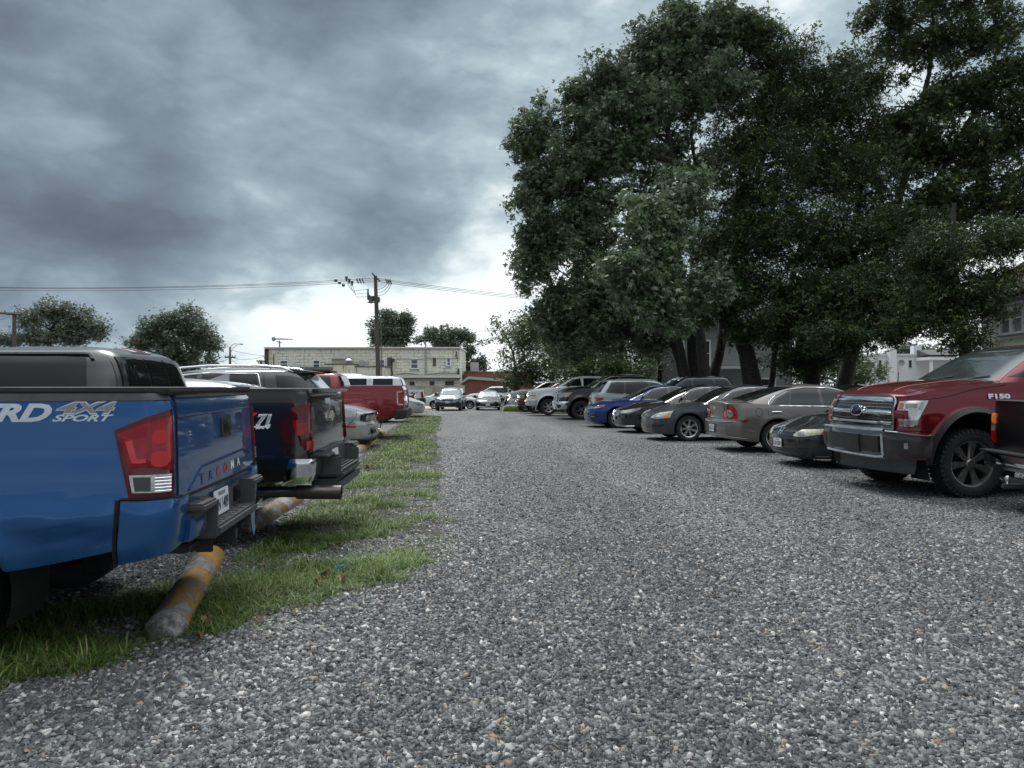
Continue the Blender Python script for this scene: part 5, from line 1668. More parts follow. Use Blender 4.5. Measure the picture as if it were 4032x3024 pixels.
def blue_sedan():
    pm = paint('royal_blue_paint', (0.005, 0.028, 0.17), 0.5, 0.25, 0.1)
    P = dict(fy=0.42, fx=0.52, bf=0.14, zt=[(-2.43, 0.98), (-2.0, 1.0), (-0.6, 0.95), (0.9, 0.91), (1.5, 0.86), (2.1, 0.79), (2.43, 0.71)],
             zc=[(-2.43, 1.02), (-1.9, 1.06), (-0.6, 1.0), (0.9, 1.0), (1.5, 0.95), (2.1, 0.87), (2.43, 0.75)])
    h = LEFTROT + 0.08
    c = saloon('royal blue car with slim headlights in front of the pale green estate', pm, 2.58, 25.3, h, ('xF', 1), P, None, GR)
    sedan_lines(c)
    g = c.patch('grille', BLACK, c.surf, [(c.F(-0.52), 0.70), (c.F(0.52), 0.70)], [(c.F(-0.48), 0.56), (c.F(0.48), 0.56)], off=0.010, nu=20)
    c.patch('lower_grille', BLACK, c.surf, [(c.F(-0.46), 0.52), (c.F(0.46), 0.52)], [(c.F(-0.50), 0.25), (c.F(0.50), 0.25)], off=0.008, nu=20)
    for sg in (1, -1):
        hl = c.patch('headlight', BLACK, c.surf, [(sg * c.F(0.50), 0.69), (sg * c.S(1.95), 0.755)], [(sg * c.F(0.50), 0.605), (sg * c.S(2.05), 0.68)], off=0.012, nu=20, nv=6)
        c.patch('lamp_lens', LCLEAR, c.surf, [(sg * c.F(0.54), 0.655), (sg * c.S(2.02), 0.725)], [(sg * c.F(0.54), 0.625), (sg * c.S(2.08), 0.69)], off=0.018, nu=18, parent=hl)
        c.patch('turn_lamp', LAMBER, c.surf, [(sg * c.S(2.06), 0.75), (sg * c.S(1.97), 0.752)], [(sg * c.S(2.10), 0.70), (sg * c.S(2.05), 0.70)], off=0.018, nu=6, parent=hl)
        fr = c.patch('fog_recess', BLACK, c.surf, [(sg * c.F(0.60), 0.44), (sg * c.F(0.86), 0.44)], [(sg * c.F(0.62), 0.33), (sg * c.F(0.86), 0.35)], off=0.008, rnd=0.3)
        c.patch('fog_lamp', LCLEAR, c.surf, [(sg * c.F(0.66), 0.40), (sg * c.F(0.78), 0.40)], [(sg * c.F(0.66), 0.37), (sg * c.F(0.78), 0.37)], off=0.012, parent=fr)
    return c


# ---- estate / SUV bodies
SUVP = dict(xF=2.33, xR=-2.33, W=0.92, af=1.42, ar=-1.33, R=0.36, Ra=0.43, fy=0.36, fx=0.45, bf=0.14, ry=0.26, rx=0.30, br=0.07, lf=0.6,
            sill=[(-2.33, 0.42), (-1.9, 0.32), (0, 0.26), (1.9, 0.26), (2.33, 0.28)],
            zt=[(-2.33, 1.06), (-1.5, 1.06), (0.9, 0.99), (1.5, 0.96), (2.1, 0.88), (2.33, 0.80)],
            zc=[(-2.33, 1.08), (-1.5, 1.08), (0.9, 1.08), (1.5, 1.05), (2.1, 0.97), (2.33, 0.86)],
            tum=[(0.25, 0.05), (0.4, 0.01), (0.6, 0.0), (0.85, 0.0), (1.0, 0.03), (1.08, 0.06)],
            rF=[(0.25, -0.08), (0.4, -0.01), (0.6, 0.0), (0.8, -0.04), (1.0, -0.2)],
            rR=[(0.35, 0.04), (0.5, 0.0), (0.7, 0.02), (0.85, 0.05), (1.08, 0.10)], flare=0.02, tp=2.2)
SUVC = dict(z0=0.98, z1=1.68, n=7, s=0.05, f=[(0.98, 1.15), (1.1, 0.98), (1.3, 0.66), (1.5, 0.34), (1.62, 0.08), (1.66, -0.1), (1.68, -0.4)],
            r=[(0.98, -2.26), (1.1, -2.20), (1.3, -2.06), (1.5, -1.90), (1.6, -1.80), (1.65, -1.62), (1.68, -1.1)],
            w=[(0.98, 0.87), (1.1, 0.85), (1.3, 0.78), (1.5, 0.705), (1.6, 0.65), (1.65, 0.54), (1.675, 0.34), (1.68, 0.08)])


def suv(label, pm, X, D, h, ref, P=None, C=None, group=None, z=0.0, dz=0.0, trim=CHROME, rails=None, split=True, style='5', doors=True, name='parked_car', cat='car', rwz=(1.16, 1.55)):
    Pd = dict(SUVP)
    Pd.update(P or {})
    Cd = dict(SUVC)
    if dz:
        for k in 'frw':
            Cd[k] = [(a + dz, b) for a, b in Cd[k]]
        Cd['z0'] += dz
        Cd['z1'] += dz
    Cd.update(C or {})
    c = Car(name, label, cat, loc_for(h, Pd[ref[0]], ref[1] * Pd['W'], X, D, z), h, Pd, pm, group)
    c.cabin(Cd)
    zb, zt = 1.10 + dz, 1.565 + dz
    xr = Cd['r'][3][1] + 0.10
    c.patch('window_surround', BLACK, c.side, [(0.55, zb + .13), (0.12, zt - .06), (-0.5, zt + .01), (xr + .15, zt - .03)], [(0.80, zb), (xr - .1, zb + .05)], off=0.003, nu=24, nv=8, mirror=True)
    for (a0, a1, b0, b1) in ((0.50, -0.22, 0.70, -0.22), (-0.30, -1.10, -0.30, -1.16), (-1.18, xr + .12, -1.24, xr - .02)):
        tp = [(a0, zb + .14 if a0 > 0.3 else zt - .02), ((a0 + a1) / 2, zt - .05 if a0 > .3 else zt - .01), (a1, zt - .025 if a1 > -1.3 else zt - .05)]
        if a0 > 0.3:
            tp = [(0.50, zb + .13), (0.12, zt - .09), (a1, zt - .02)]
        c.patch('window', GLASS, c.side, tp, [(b0, zb + .015), (b1, zb + (.015 if b1 > -1.2 else .055))], off=0.008, nu=14, nv=8, mirror=True)
    if trim:
        mb = MB()
        c.line(mb, c.side, [(0.78, zb + .02), (0.55, zb + .14), (0.12, zt - .05), (-0.5, zt + .02), (xr + .15, zt - .02), (xr - .11, zb + .05), (-0.5, zb), (0.80, zb - .005)], 0.010, True, 0.004, 6)
        build_sides(mb, 'window_trim', trim, c.root, True)
    c.patch('windshield', GLASS2, c.front, [(-0.60, 1.60 + dz), (0.60, 1.60 + dz)], [(-0.78, 1.09 + dz), (0.78, 1.09 + dz)], off=0.004, nv=12, nu=16)
    c.patch('rear_window', GLASS, c.rear, [(-0.60, rwz[1] + dz), (0.60, rwz[1] + dz)], [(-0.72, rwz[0] + dz), (0.72, rwz[0] + dz)], off=0.006, nv=12, nu=16)
    c.wheels(style, ALLOY, 0.24, 0.23)
    if doors:
        c.doors([(1.0, -0.18), (-0.20, -1.25)], 0.36, None, 0.92, None, 0.18)
    c.mirror(0.62, 1.12 + dz, 0.87, pm, (0.11, 0.2, 0.15))
    if rails:
        mb = MB()
        zz = Cd['z1']
        for sg in (1, -1):
            pts = [(0.25, sg * 0.60, zz - 0.07), (0.10, sg * 0.60, zz + 0.0), (-0.5, sg * .60, zz + .035), (-1.2, sg * .60, zz + .03), (-1.55, sg * .59, zz - .01), (-1.68, sg * 0.585, zz - 0.08)]
            mb.tube(pts, 0.019, 8)
        build_sides(mb, 'roof_rail', rails, c.root, True)
    return c


def green_estate():
    pm = paint('pale_green_paint', (0.20, 0.25, 0.255), 0.4, 0.33, 0.15)
    h = 0.08
    c = suv('pale grey-green estate car with red tail lamp parked tail out, behind the royal blue car', pm, 2.98, 27.6, h, ('xR', -1), None, None, GR, trim=None)
    for sg in (1, -1):
        def U(x=None, y=None):
            u = c.S(x) if x is not None else c.B(y)
            return u if sg > 0 else 2 * c.SM - u
        tl = c.patch('taillight', LRED, c.surf, [(U(-1.98), 0.985), (U(y=0.50), 0.96)], [(U(-2.1), 0.86), (U(y=0.52), 0.88)], off=0.012, nu=20, rnd=0.15)
        c.patch('reverse_lens', LCLEAR, c.surf, [(U(y=0.80), 0.91), (U(y=0.56), 0.91)], [(U(y=0.80), 0.885), (U(y=0.56), 0.89)], off=0.018, nu=10, parent=tl)
    c.patch('chrome_strip', CHROME, c.surf, [(c.B(0.7), 0.85), (c.B(-0.7), 0.85)], [(c.B(0.7), 0.83), (c.B(-0.7), 0.83)], off=0.01)
    c.patch('plate_recess', GPLASTIC, c.surf, [(c.B(0.25), 0.81), (c.B(-0.25), 0.81)], [(c.B(0.25), 0.62), (c.B(-0.25), 0.62)], off=0.004)
    c.plate((c.xR + 0.0, 0, 0.72), (-1, 0, 0), 'TYA 8246', 'VIRGINIA')
    c.patch('lower_bumper', PLASTIC, c.surf, [(c.S(-2.1), 0.52), (2 * c.SM - c.S(-2.1), 0.52)], [(c.S(-2.1), 0.40), (2 * c.SM - c.S(-2.1), 0.40)], off=0.006, nu=30)
    mb = MB()
    mb.prism([(-1.70, 1.60), (-1.98, 1.585), (-1.98, 1.57), (-1.75, 1.56)], 'Y', -0.58, 0.58)
    mb.build('tailgate_spoiler', pm, c.root)
    mb = MB()
    mb.prism([(-1.05, 1.66), (-1.22, 1.735), (-1.27, 1.73), (-1.22, 1.66)], 'Y', -0.012, 0.012)
    mb.build('antenna_fin', BLACK, c.root)
    return c


def roof_car(label, pm, X, D, h, z1=1.7, grp=GR):
    dz = z1 - 1.68
    c = suv(label, pm, X, D, h, ('xF', 1), None, None, grp, dz=dz, trim=None, doors=False)
    return c


def dark_suv():
    pm = paint('graphite_paint', (0.028, 0.030, 0.033), 0.4, 0.3, 0.12)
    P = dict(xF=2.45, xR=-2.45, W=0.96, zt=[(-2.45, 1.10), (-1.5, 1.10), (0.9, 1.05), (1.5, 1.02), (2.1, 0.95), (2.45, 0.86)], zc=[(-2.45, 1.12), (-1.5, 1.12), (0.9, 1.12), (1.5, 1.10), (2.1, 1.03), (2.45, 0.92)])
    C = dict(z0=1.02, z1=1.72, f=[(1.02, 1.25), (1.15, 1.05), (1.35, 0.72), (1.55, 0.36), (1.66, 0.05), (1.70, -0.2), (1.72, -0.5)],
             r=[(1.02, -2.42), (1.15, -2.36), (1.35, -2.2), (1.55, -2.02), (1.64, -1.92), (1.69, -1.7), (1.72, -1.2)],
             w=[(1.02, 0.91), (1.15, 0.89), (1.35, 0.83), (1.55, 0.76), (1.64, 0.71), (1.69, 0.60), (1.715, 0.36), (1.72, 0.08)])
    h = LEFTROT + 0.06
    Pd = dict(SUVP)
    Pd.update(P)
    c = Car('parked_car', 'dark grey estate with bright window trim and roof rails, between black and red pickups', 'car', loc_for(h, Pd['xR'], Pd['W'], -2.95, 12.4), h, Pd, pm, GL)
    c.cabin(C)
    zb, zt = 1.16, 1.61
    c.patch('window', GLASS, c.side, [(0.55, zb + .13), (0.12, zt - .06), (-0.25, zt - .02)], [(0.85, zb), (-0.25, zb)], off=0.005, mirror=True)
    c.patch('window', GLASS, c.side, [(-0.33, zt - .02), (-1.20, zt - .01)], [(-0.33, zb), (-1.30, zb + .01)], off=0.005, mirror=True)
    c.patch('window', GLASS, c.side, [(-1.50, zt - .02), (-1.72, zt - .03), (-2.03, 1.52)], [(-1.60, 1.25), (-2.22, 1.27)], off=0.006, mirror=True, rnd=0.1)
    mb = MB()
    c.line(mb, c.side, [(0.86, zb), (0.5, zb + .16), (0.12, zt - .04), (-0.4, zt + .01), (-1.23, zt), (-1.36, zb), (0.86, zb - .01)], 0.014, True, 0.006, 6)
    build_sides(mb, 'window_trim', CHROME, c.root, True)
    c.patch('windshield', GLASS2, c.front, [(-0.62, 1.64), (0.62, 1.64)], [(-0.80, 1.14), (0.80, 1.14)], nv=12)
    c.patch('rear_window', mat('pale_painted_reflection', (0.10, 0.11, 0.115), 0.05, 0.4, 0.5), c.rear, [(-0.64, 1.60), (0.64, 1.60)], [(-0.78, 1.22), (0.78, 1.22)], off=0.006, nv=12)  # reflection put into the paler glass colour
    gp = MB()
    c.line(gp, c.side, [(-1.42, 1.14), (-1.36, 1.3), (-1.32, 1.62)], 0.005)
    build_sides(gp, 'panel_gaps', GAP, c.root)
    mb = MB()
    for sg in (1, -1):
        mb.tube([(0.3, sg * 0.64, 1.63), (0.1, sg * 0.64, 1.705), (-0.4, sg * .64, 1.748), (-1.2, sg * .64, 1.75), (-1.6, sg * .635, 1.72), (-1.78, sg * .63, 1.65)], 0.022, 8)
    build_sides(mb, 'roof_rail', CHROME, c.root, True)
    mb = MB()
    mb.prism([(-1.72, 1.70), (-2.08, 1.655), (-2.08, 1.63), (-1.85, 1.62)], 'Y', -0.66, 0.66)
    mb.build('tailgate_spoiler', BLACK, c.root)
    mb = MB()
    mb.tube([(-1.35, 0.40, 1.70), (-1.22, 0.40, 1.92)], [0.009, 0.003], 6)
    mb.build('antenna', BLACK, c.root)
    c.wheels('5', ALLOY, 0.25, 0.24)
    for sg in (1, -1):
        c.patch('taillight', LRED, c.surf, [(c.S(-2.2), 1.08), (c.B(0.55), 1.06)], [(c.S(-2.2), 0.9), (c.B(0.6), 0.92)], off=0.012, mirror=False) if sg > 0 else None
    c.patch('bumper', PLASTIC, c.surf, [(c.S(-2.2), 0.6), (2 * c.SM - c.S(-2.2), 0.6)], [(c.S(-2.2), 0.42), (2 * c.SM - c.S(-2.2), 0.42)], off=0.02, nu=30)
    return c


def silver_hatch():
    """low silver car between the black pickup and the dark estate: mostly its roof shows"""
    pm = paint('silver_paint', (0.50, 0.53, 0.55), 0.55, 0.28, 0.1)
    h = LEFTROT + 0.05
    c = saloon('silver car whose roof and shark fin aerial show above the black pickup bed', pm, -2.75, 9.35, h, ('xR', 1),
               dict(xR=-2.2, xF=2.2), dict(z1=1.52, z0=0.9, f=[(0.9, 1.30), (1.04, 1.0), (1.2, 0.66), (1.36, 0.30), (1.45, 0.02), (1.50, -0.25), (1.52, -0.5)],
                                          r=[(0.9, -2.1), (1.08, -2.02), (1.2, -1.92), (1.33, -1.75), (1.43, -1.45), (1.49, -1.05), (1.52, -0.56)],
                                          w=[(0.9, 0.87), (1.0, 0.84), (1.2, 0.76), (1.36, 0.685), (1.44, 0.62), (1.48, 0.53), (1.508, 0.34), (1.52, 0.05)]), GL, dz=0.06, trim=CHROME)
    mb = MB()
    mb.prism([(-0.95, 1.50), (-1.16, 1.575), (-1.21, 1.57), (-1.20, 1.47)], 'Y', -0.014, 0.014)
    mb.build('antenna_fin', pm, c.root)
    c.patch('taillight', LRED, c.surf, [(c.S(-2.0), 0.97), (c.B(0.6), 0.97)], [(c.S(-2.05), 0.8), (c.B(0.6), 0.82)], off=0.01, mirror=True)
    return c


def silver_coupe():
    pm = paint('silver_coupe_paint', (0.42, 0.435, 0.44), 0.5, 0.3, 0.12)
    h = 0.03
    P = dict(xF=2.52, xR=-2.5, W=0.96, af=1.55, ar=-1.4, R=0.35, Ra=0.42, fy=0.26, fx=0.30, bf=0.10, lf=0.6,
             zt=[(-2.5, 1.02), (-1.8, 1.02), (-0.6, 0.98), (0.9, 0.97), (1.5, 0.95), (2.1, 0.90), (2.52, 0.80)], zc=[(-2.5, 1.04), (-1.8, 1.06), (-0.6, 1.02), (0.9, 1.04), (1.5, 1.02), (2.1, 0.95), (2.52, 0.84)],
             rF=[(0.15, -0.08), (0.28, 0.02), (0.45, 0.0), (0.58, 0.0), (0.62, -0.06), (0.78, -0.02), (0.86, -0.1)])
    c = saloon('silver coupe with round dark headlights nosed out beside the red pickup', pm, -3.10, 16.6, h, ('xF', -1), P, None, GL, trim=BLACK)
    c.patch('grille', BLACK, c.surf, [(c.F(-0.86), 0.80), (c.F(0.86), 0.80)], [(c.F(-0.86), 0.62), (c.F(0.86), 0.62)], off=0.006, nu=30)
    for sg in (1, -1):
        c.patch('headlight', LCLEAR, c.surf, [(sg * c.F(0.66), 0.775), (sg * c.F(0.80), 0.775)], [(sg * c.F(0.66), 0.645), (sg * c.F(0.80), 0.645)], off=0.012, rnd=1.0)
        c.patch('headlight', BLACK, c.surf, [(sg * c.S(2.50), 0.79), (sg * c.S(2.32), 0.79)], [(sg * c.S(2.50), 0.63), (sg * c.S(2.34), 0.64)], off=0.008, rnd=0.2)
        c.patch('side_marker', LRED2, c.surf, [(sg * c.S(2.22), 0.535), (sg * c.S(2.02), 0.535)], [(sg * c.S(2.22), 0.505), (sg * c.S(2.02), 0.505)], off=0.008)
        c.patch('fog_lamp', LCLEAR, c.surf, [(sg * c.F(0.70), 0.40), (sg * c.F(0.80), 0.40)], [(sg * c.F(0.70), 0.32), (sg * c.F(0.80), 0.32)], off=0.012, rnd=1.0)
    c.patch('lower_grille', BLACK, c.surf, [(c.F(-0.6), 0.50), (c.F(0.6), 0.50)], [(c.F(-0.65), 0.28), (c.F(0.65), 0.28)], off=0.006, nu=24)
    c.patch('front_splitter', PLASTIC, c.surf, [(-c.S(2.1), 0.25), (c.S(2.1), 0.25)], [(-c.S(2.1), 0.17), (c.S(2.1), 0.17)], off=0.03, nu=50, nv=3, skirt=0.1)
    gp = MB()
    c.line(gp, c.surf, [(c.S(2.28), 0.88), (c.S(2.22), 0.70), (c.S(2.0), 0.5)], 0.005)
    c.line(gp, c.topS, [(1.12, 0.93), (1.8, 0.90), (2.4, 0.86)], 0.006)
    build_sides(gp, 'panel_gaps', GAP, c.root)
    return c


def boxy_suv(label, pm, X, D, z1=1.80, group=GL, h=LEFTROT + 0.05, ln=4.7):
    hl = ln / 2
    P = dict(xF=hl, xR=-hl, W=0.93, af=hl - .85, ar=-hl + .95, R=0.39, Ra=0.47, fy=0.2, fx=0.22, ry=0.12, rx=0.14, br=0.03, bf=0.05,
             zt=[(-hl, 1.24), (1.0, 1.2), (1.4, 1.15), (hl, 1.08)], zc=[(-hl, 1.25), (1.0, 1.24), (1.4, 1.22), (hl, 1.12)], sill=[(-hl, 0.5), (hl, 0.45)],
             rR=[(0.5, 0.0), (1.24, 0.03)], rF=[(0.5, 0.0), (1.1, -0.04)])
    c = Car('parked_car', label, 'car', loc_for(h, P['xR'], P['W'], X, D, gz(D)), h, P, pm, group)
    q = z1
    C = dict(z0=1.16, z1=q, n=10, f=[(1.16, 0.95), (1.4, 0.78), (q - .08, 0.58), (q - .02, 0.4), (q, 0.0)], r=[(1.16, -hl + .04), (1.4, -hl + .10), (q - .10, -hl + .22), (q - .03, -hl + .35), (q, -hl + .8)],
             w=[(1.16, 0.88), (1.4, 0.83), (q - .10, 0.76), (q - .04, 0.66), (q - .005, 0.4), (q, 0.1)])
    c.cabin(C)
    for (a, b) in ((0.55, 0.02), (-0.12, -0.86), (-1.10, -1.85)):
        c.patch('window', GLASS, c.side, [(a, q - .12), (b, q - .12)], [(a + .03 if a > .3 else a, 1.31), (b, 1.31)], off=0.006, mirror=True, rnd=0.05)
    gp = MB()
    for x in (0.66, -0.05, -0.98):
        c.line(gp, c.side, [(x, 1.2), (x, q - .09)], 0.005)
    build_sides(gp, 'panel_gaps', GAP, c.root)
    c.patch('windshield', GLASS2, c.front, [(-0.68, q - .1), (0.68, q - .1)], [(-0.78, 1.26), (0.78, 1.26)])
    c.patch('rear_window', GLASS, c.rear, [(-0.62, q - .12), (0.62, q - .12)], [(-0.70, 1.3), (0.70, 1.3)])
    c.patch('taillight', LRED, c.rear, [(-0.82, q - .12), (-0.72, q - .12)], [(-0.84, 1.3), (-0.74, 1.3)], off=0.01)
    c.wheels('5', ALLOY, 0.24, 0.25)
    return c


def front_suv():
    """pale estate facing the camera at the end of the lane"""
    pm = paint('ice_grey_paint', (0.26, 0.30, 0.33), 0.4, 0.3, 0.12)
    h = -math.pi / 2 - 0.03
    z = gz(53)
    P = dict(SUVP)
    P.update(W=0.93, fy=0.36, fx=0.4, bf=0.14)
    C = at(1762, 1518, 53)
    c = Car('parked_car', 'pale grey-blue estate facing the camera at the far end of the lane', 'car', loc_for(h, P['xF'], 0, C.x, 53, z), h, P, pm, 'vehicles at the far end of the lot')
    c.cabin({**SUVC, 'z1': 1.64, 'w': [(a, b) if a < 1.6 else (a - .04, b) for a, b in SUVC['w']], 'f': [(a - (.04 if a > 1.55 else 0), b) for a, b in SUVC['f']], 'r': [(a - (.04 if a > 1.55 else 0), b) for a, b in SUVC['r']]})
    c.patch('windshield', mat('painted_sky_glass', (0.16, 0.20, 0.21), 0.06, 0.3, 0.6), c.front, [(-0.60, 1.56), (0.60, 1.56)], [(-0.80, 1.09), (0.80, 1.09)], off=0.006, nv=12)  # reflected sky painted into the windshield colour
    c.patch('window', GLASS, c.side, [(0.5, 1.24), (0.1, 1.5), (-1.7, 1.5)], [(0.75, 1.1), (-1.9, 1.14)], off=0.005, mirror=True)
    c.wheels('5', DALLOY, 0.24, 0.23)
    g = c.patch('grille', BLACK, c.surf, [(c.F(-0.40), 0.86), (c.F(0.40), 0.86)], [(c.F(-0.34), 0.70), (c.F(0.34), 0.70)], off=0.015, nu=16)
    mb = MB()
    c.line(mb, c.surf, [(c.F(-0.36), 0.70), (c.F(-0.44), 0.81), (c.F(-0.38), 0.87), (c.F(0.38), 0.87), (c.F(0.44), 0.81), (c.F(0.36), 0.70), (c.F(-0.36), 0.70)], 0.012, False, 0.02)
    c.line(mb, c.surf, [(c.F(-0.4), 0.79), (c.F(0.4), 0.79)], 0.008, False, 0.02)
    mb.build('grille_frame', DCHROME, g)
    badge_oval(c, c.surf, c.F(0), 0.79, 0.07, 0.04, 'badge', CHROME, BLACK, 0.03)
    c.patch('headlight', mat('dim_lens', (0.12, 0.13, 0.14), 0.1, 0.5, 0.5), c.surf, [(c.F(0.50), 0.84), (c.S(2.0), 0.92)], [(c.F(0.50), 0.76), (c.S(2.1), 0.80)], off=0.012, mirror=True)
    lo = c.patch('lower_bumper', PLASTIC, c.surf, [(-c.S(1.95), 0.52), (-c.F(0.7), 0.66), (c.F(-0.5), 0.60), (c.F(0.5), 0.60), (c.F(0.7), 0.66), (c.S(1.95), 0.52)], [(-c.S(1.95), 0.29), (c.S(1.95), 0.29)], off=0.02, nu=50)
    c.patch('lower_lip', mat('silver_plastic', (0.4, 0.41, 0.42), 0.4, 0.4), c.surf, [(c.F(-0.62), 0.34), (c.F(0.62), 0.34)], [(c.F(-0.62), 0.27), (c.F(0.62), 0.27)], off=0.03, nu=20)
    c.plate((c.xF + 0.03, 0, 0.62), (1, 0, 0), 'ULK 402', '')
    c.mirror(0.66, 1.14, 0.88, BLACK, (0.11, 0.22, 0.16))
    mb = MB()
    for sg in (1, -1):
        mb.bbox((-0.5, sg * 0.60, 1.66), (1.5, 0.05, 0.05), 0.015)
    build_sides(mb, 'roof_rail', PLASTIC, c.root, True)
    return c


def front_sedan():
    pm = paint('black_green_paint', (0.018, 0.021, 0.021), 0.35, 0.25, 0.12)
    h = -math.pi / 2 + 0.02
    C = at(1921, 1518, 55)
    c = saloon('black car facing the camera with vertical-bar grille, right of the pale estate', pm, C.x, 55.0, h, ('xF', 0), dict(bf=0.2, fy=0.45, fx=0.5), None, 'vehicles at the far end of the lot', trim=CHROME, z=gz(55), glass=False)
    sedan_glass(c, CHROME, ws=mat('bright_painted_reflection', (0.34, 0.38, 0.38), 0.08, 0.5, 0.6, var=0.5, vscale=5))  # bright patchy reflection painted into the screen colour
    g = c.patch('grille', BLACK, c.surf, [(c.F(-0.48), 0.64), (c.F(0.48), 0.64)], [(c.F(-0.52), 0.47), (c.F(0.52), 0.47)], off=0.012, nu=24, rnd=0.15)
    mb = MB()
    for k in range(-8, 9):
        y = k * 0.058
        c.line(mb, c.surf, [(c.F(y), 0.475), (c.F(y), 0.64)], 0.012, False, 0.02)
    c.line(mb, c.surf, [(c.F(-0.5), 0.46), (c.F(-0.52), 0.55), (c.F(-0.44), 0.65), (c.F(0.44), 0.65), (c.F(0.52), 0.55), (c.F(0.5), 0.46), (c.F(-0.5), 0.46)], 0.010, False, 0.02)
    mb.build('grille_bars', CHROME, g)
    mb = MB()
    p, n = c._nrm(c.surf, np.array([0.001]), np.array([0.56]))
    q = Vector(p[0]) + Vector((0.05, 0, 0))
    ring = [q + Vector((0, 0.085 * math.cos(t), 0.085 * math.sin(t))) for t in np.linspace(0, 2 * math.pi, 25)]
    mb.tube(ring, 0.012, 6)
    for t in (math.pi / 2, math.pi / 2 + 2.094, math.pi / 2 + 4.189):
        mb.tube([q, q + Vector((0, 0.085 * math.cos(t), 0.085 * math.sin(t)))], [0.018, 0.007], 6)
    mb.build('badge', CHROME, c.root, True)
    c.patch('headlight', LCLEAR, c.surf, [(c.F(0.58), 0.68), (c.S(1.9), 0.76)], [(c.F(0.58), 0.60), (c.F(0.8), 0.58), (c.S(2.05), 0.63)], off=0.012, mirror=True)
    c.patch('lower_grille', BLACK, c.surf, [(c.F(-0.75), 0.36), (c.F(0.75), 0.36)], [(c.F(-0.7), 0.24), (c.F(0.7), 0.24)], off=0.01, nu=24)
    mb = MB()
    c.line(mb, c.surf, [(c.F(-0.85), 0.30), (c.F(-0.3), 0.25), (c.F(0.3), 0.25), (c.F(0.85), 0.30)], 0.01, False, 0.012)
    mb.build('lower_lip', CHROME, c.root)
    c.plate((c.xF + 0.03, 0, 0.42), (1, 0, 0), '', '')
    return c
# ================================================================== park them
blue_pickup()
black_pickup()
red_pickup()
maroon_truck()
black_corner_truck()
white_truck()
tundra_truck()
far_silver_truck()
far_maroon_truck()
far_white_pickup()
bronze_sedan()
civic()
grey_sedan()
black_sedan()
blue_sedan()
green_estate()
dark_suv()
silver_hatch()
silver_coupe()
front_suv()
front_sedan()
wp = paint('white_car_paint', (0.60, 0.62, 0.63), 0.0, 0.3, 0.12)
boxy_suv('boxy white estate with dark side windows beyond the red pickup', wp, -4.05, 29.0, 1.80)
boxy_suv('white van-like vehicle whose roof shows behind the boxy white estate', wp, -6.6, 35.0, 2.0)
kp = paint('black_far_paint', (0.008, 0.009, 0.010), 0.2, 0.2, 0.12)
roof_car('black estate whose roof shows above the pale grey-green estate', kp, 4.6, 30.0, LEFTROT + 0.06, 1.82)
rk = saloon('black car whose roof shows between the bronze car and the maroon pickup', kp, 9.2, 22.0, 0.4, ('xR', -1), None, None, GR, doors=False)
bs = saloon('black car with a bright red tail lamp near the far end of the left row', kp, -4.78, 38.0, LEFTROT + 0.06, ('xR', 1), None, None, GL, z=gz(39), doors=False)
bs.patch('taillight', LRED2, bs.surf, [(bs.S(-2.1), 0.93), (bs.B(0.4), 0.93)], [(bs.S(-2.1), 0.82), (bs.B(0.45), 0.82)], off=0.012, mirror=True)
mb = MB()
mb.bbox((-2.28, 0, 1.10), (0.16, 1.3, 0.02), 0.006)
mb.box((-2.26, 0.5, 1.05), (0.04, 0.02, 0.1))
mb.box((-2.26, -0.5, 1.05), (0.04, 0.02, 0.1))
mb.build('boot_spoiler', BLACK, bs.root)
sv = paint('silver_far_paint', (0.5, 0.51, 0.52), 0.5, 0.3, 0.1)
sc_ = saloon('silver car with its nose just showing behind the red pickup bumper', sv, -3.95, 33.4, -0.02, ('xF', -1), None, None, GL, doors=False)
sc_.patch('headlight', LCLEAR, sc_.surf, [(sc_.F(0.5), 0.66), (sc_.S(1.9), 0.74)], [(sc_.F(0.5), 0.56), (sc_.S(2.0), 0.62)], off=0.012, mirror=True)
ws = saloon('white car parked side-on behind the two cars at the lane end', wp, at(1850, 1518, 59.5).x, 59.5, 0.0, ('af', -1), dict(af=1.48), None, 'vehicles at the far end of the lot', z=gz(60), trim=BLACK)
gs = saloon('mid grey car side-on behind the black car with the bar grille', paint('mid_grey_paint', (0.20, 0.22, 0.24), 0.5, 0.3, 0.1), at(1975, 1518, 63).x, 63.0, math.pi, ('af', 1), dict(af=1.48), None, 'vehicles at the far end of the lot', z=gz(63) + 0.1)
suv('white estate side-on in front of the brick building', wp, at(1870, 1518, 69).x, 69.0, math.pi, ('af', 1), None, None, 'vehicles at the far end of the lot', z=gz(69) + 0.12, trim=BLACK)
# ================================================================== ground
rng = np.random.default_rng(11)
STONE_STOPS = [(0.0, (0.026, 0.029, 0.031)), (0.25, (0.046, 0.050, 0.053)), (0.50, (0.080, 0.085, 0.088)), (0.70, (0.125, 0.13, 0.132)),
               (0.86, (0.19, 0.195, 0.19)), (0.95, (0.30, 0.30, 0.288)), (0.986, (0.50, 0.49, 0.465)), (0.992, (0.22, 0.15, 0.10)), (1.0, (0.28, 0.235, 0.18))]


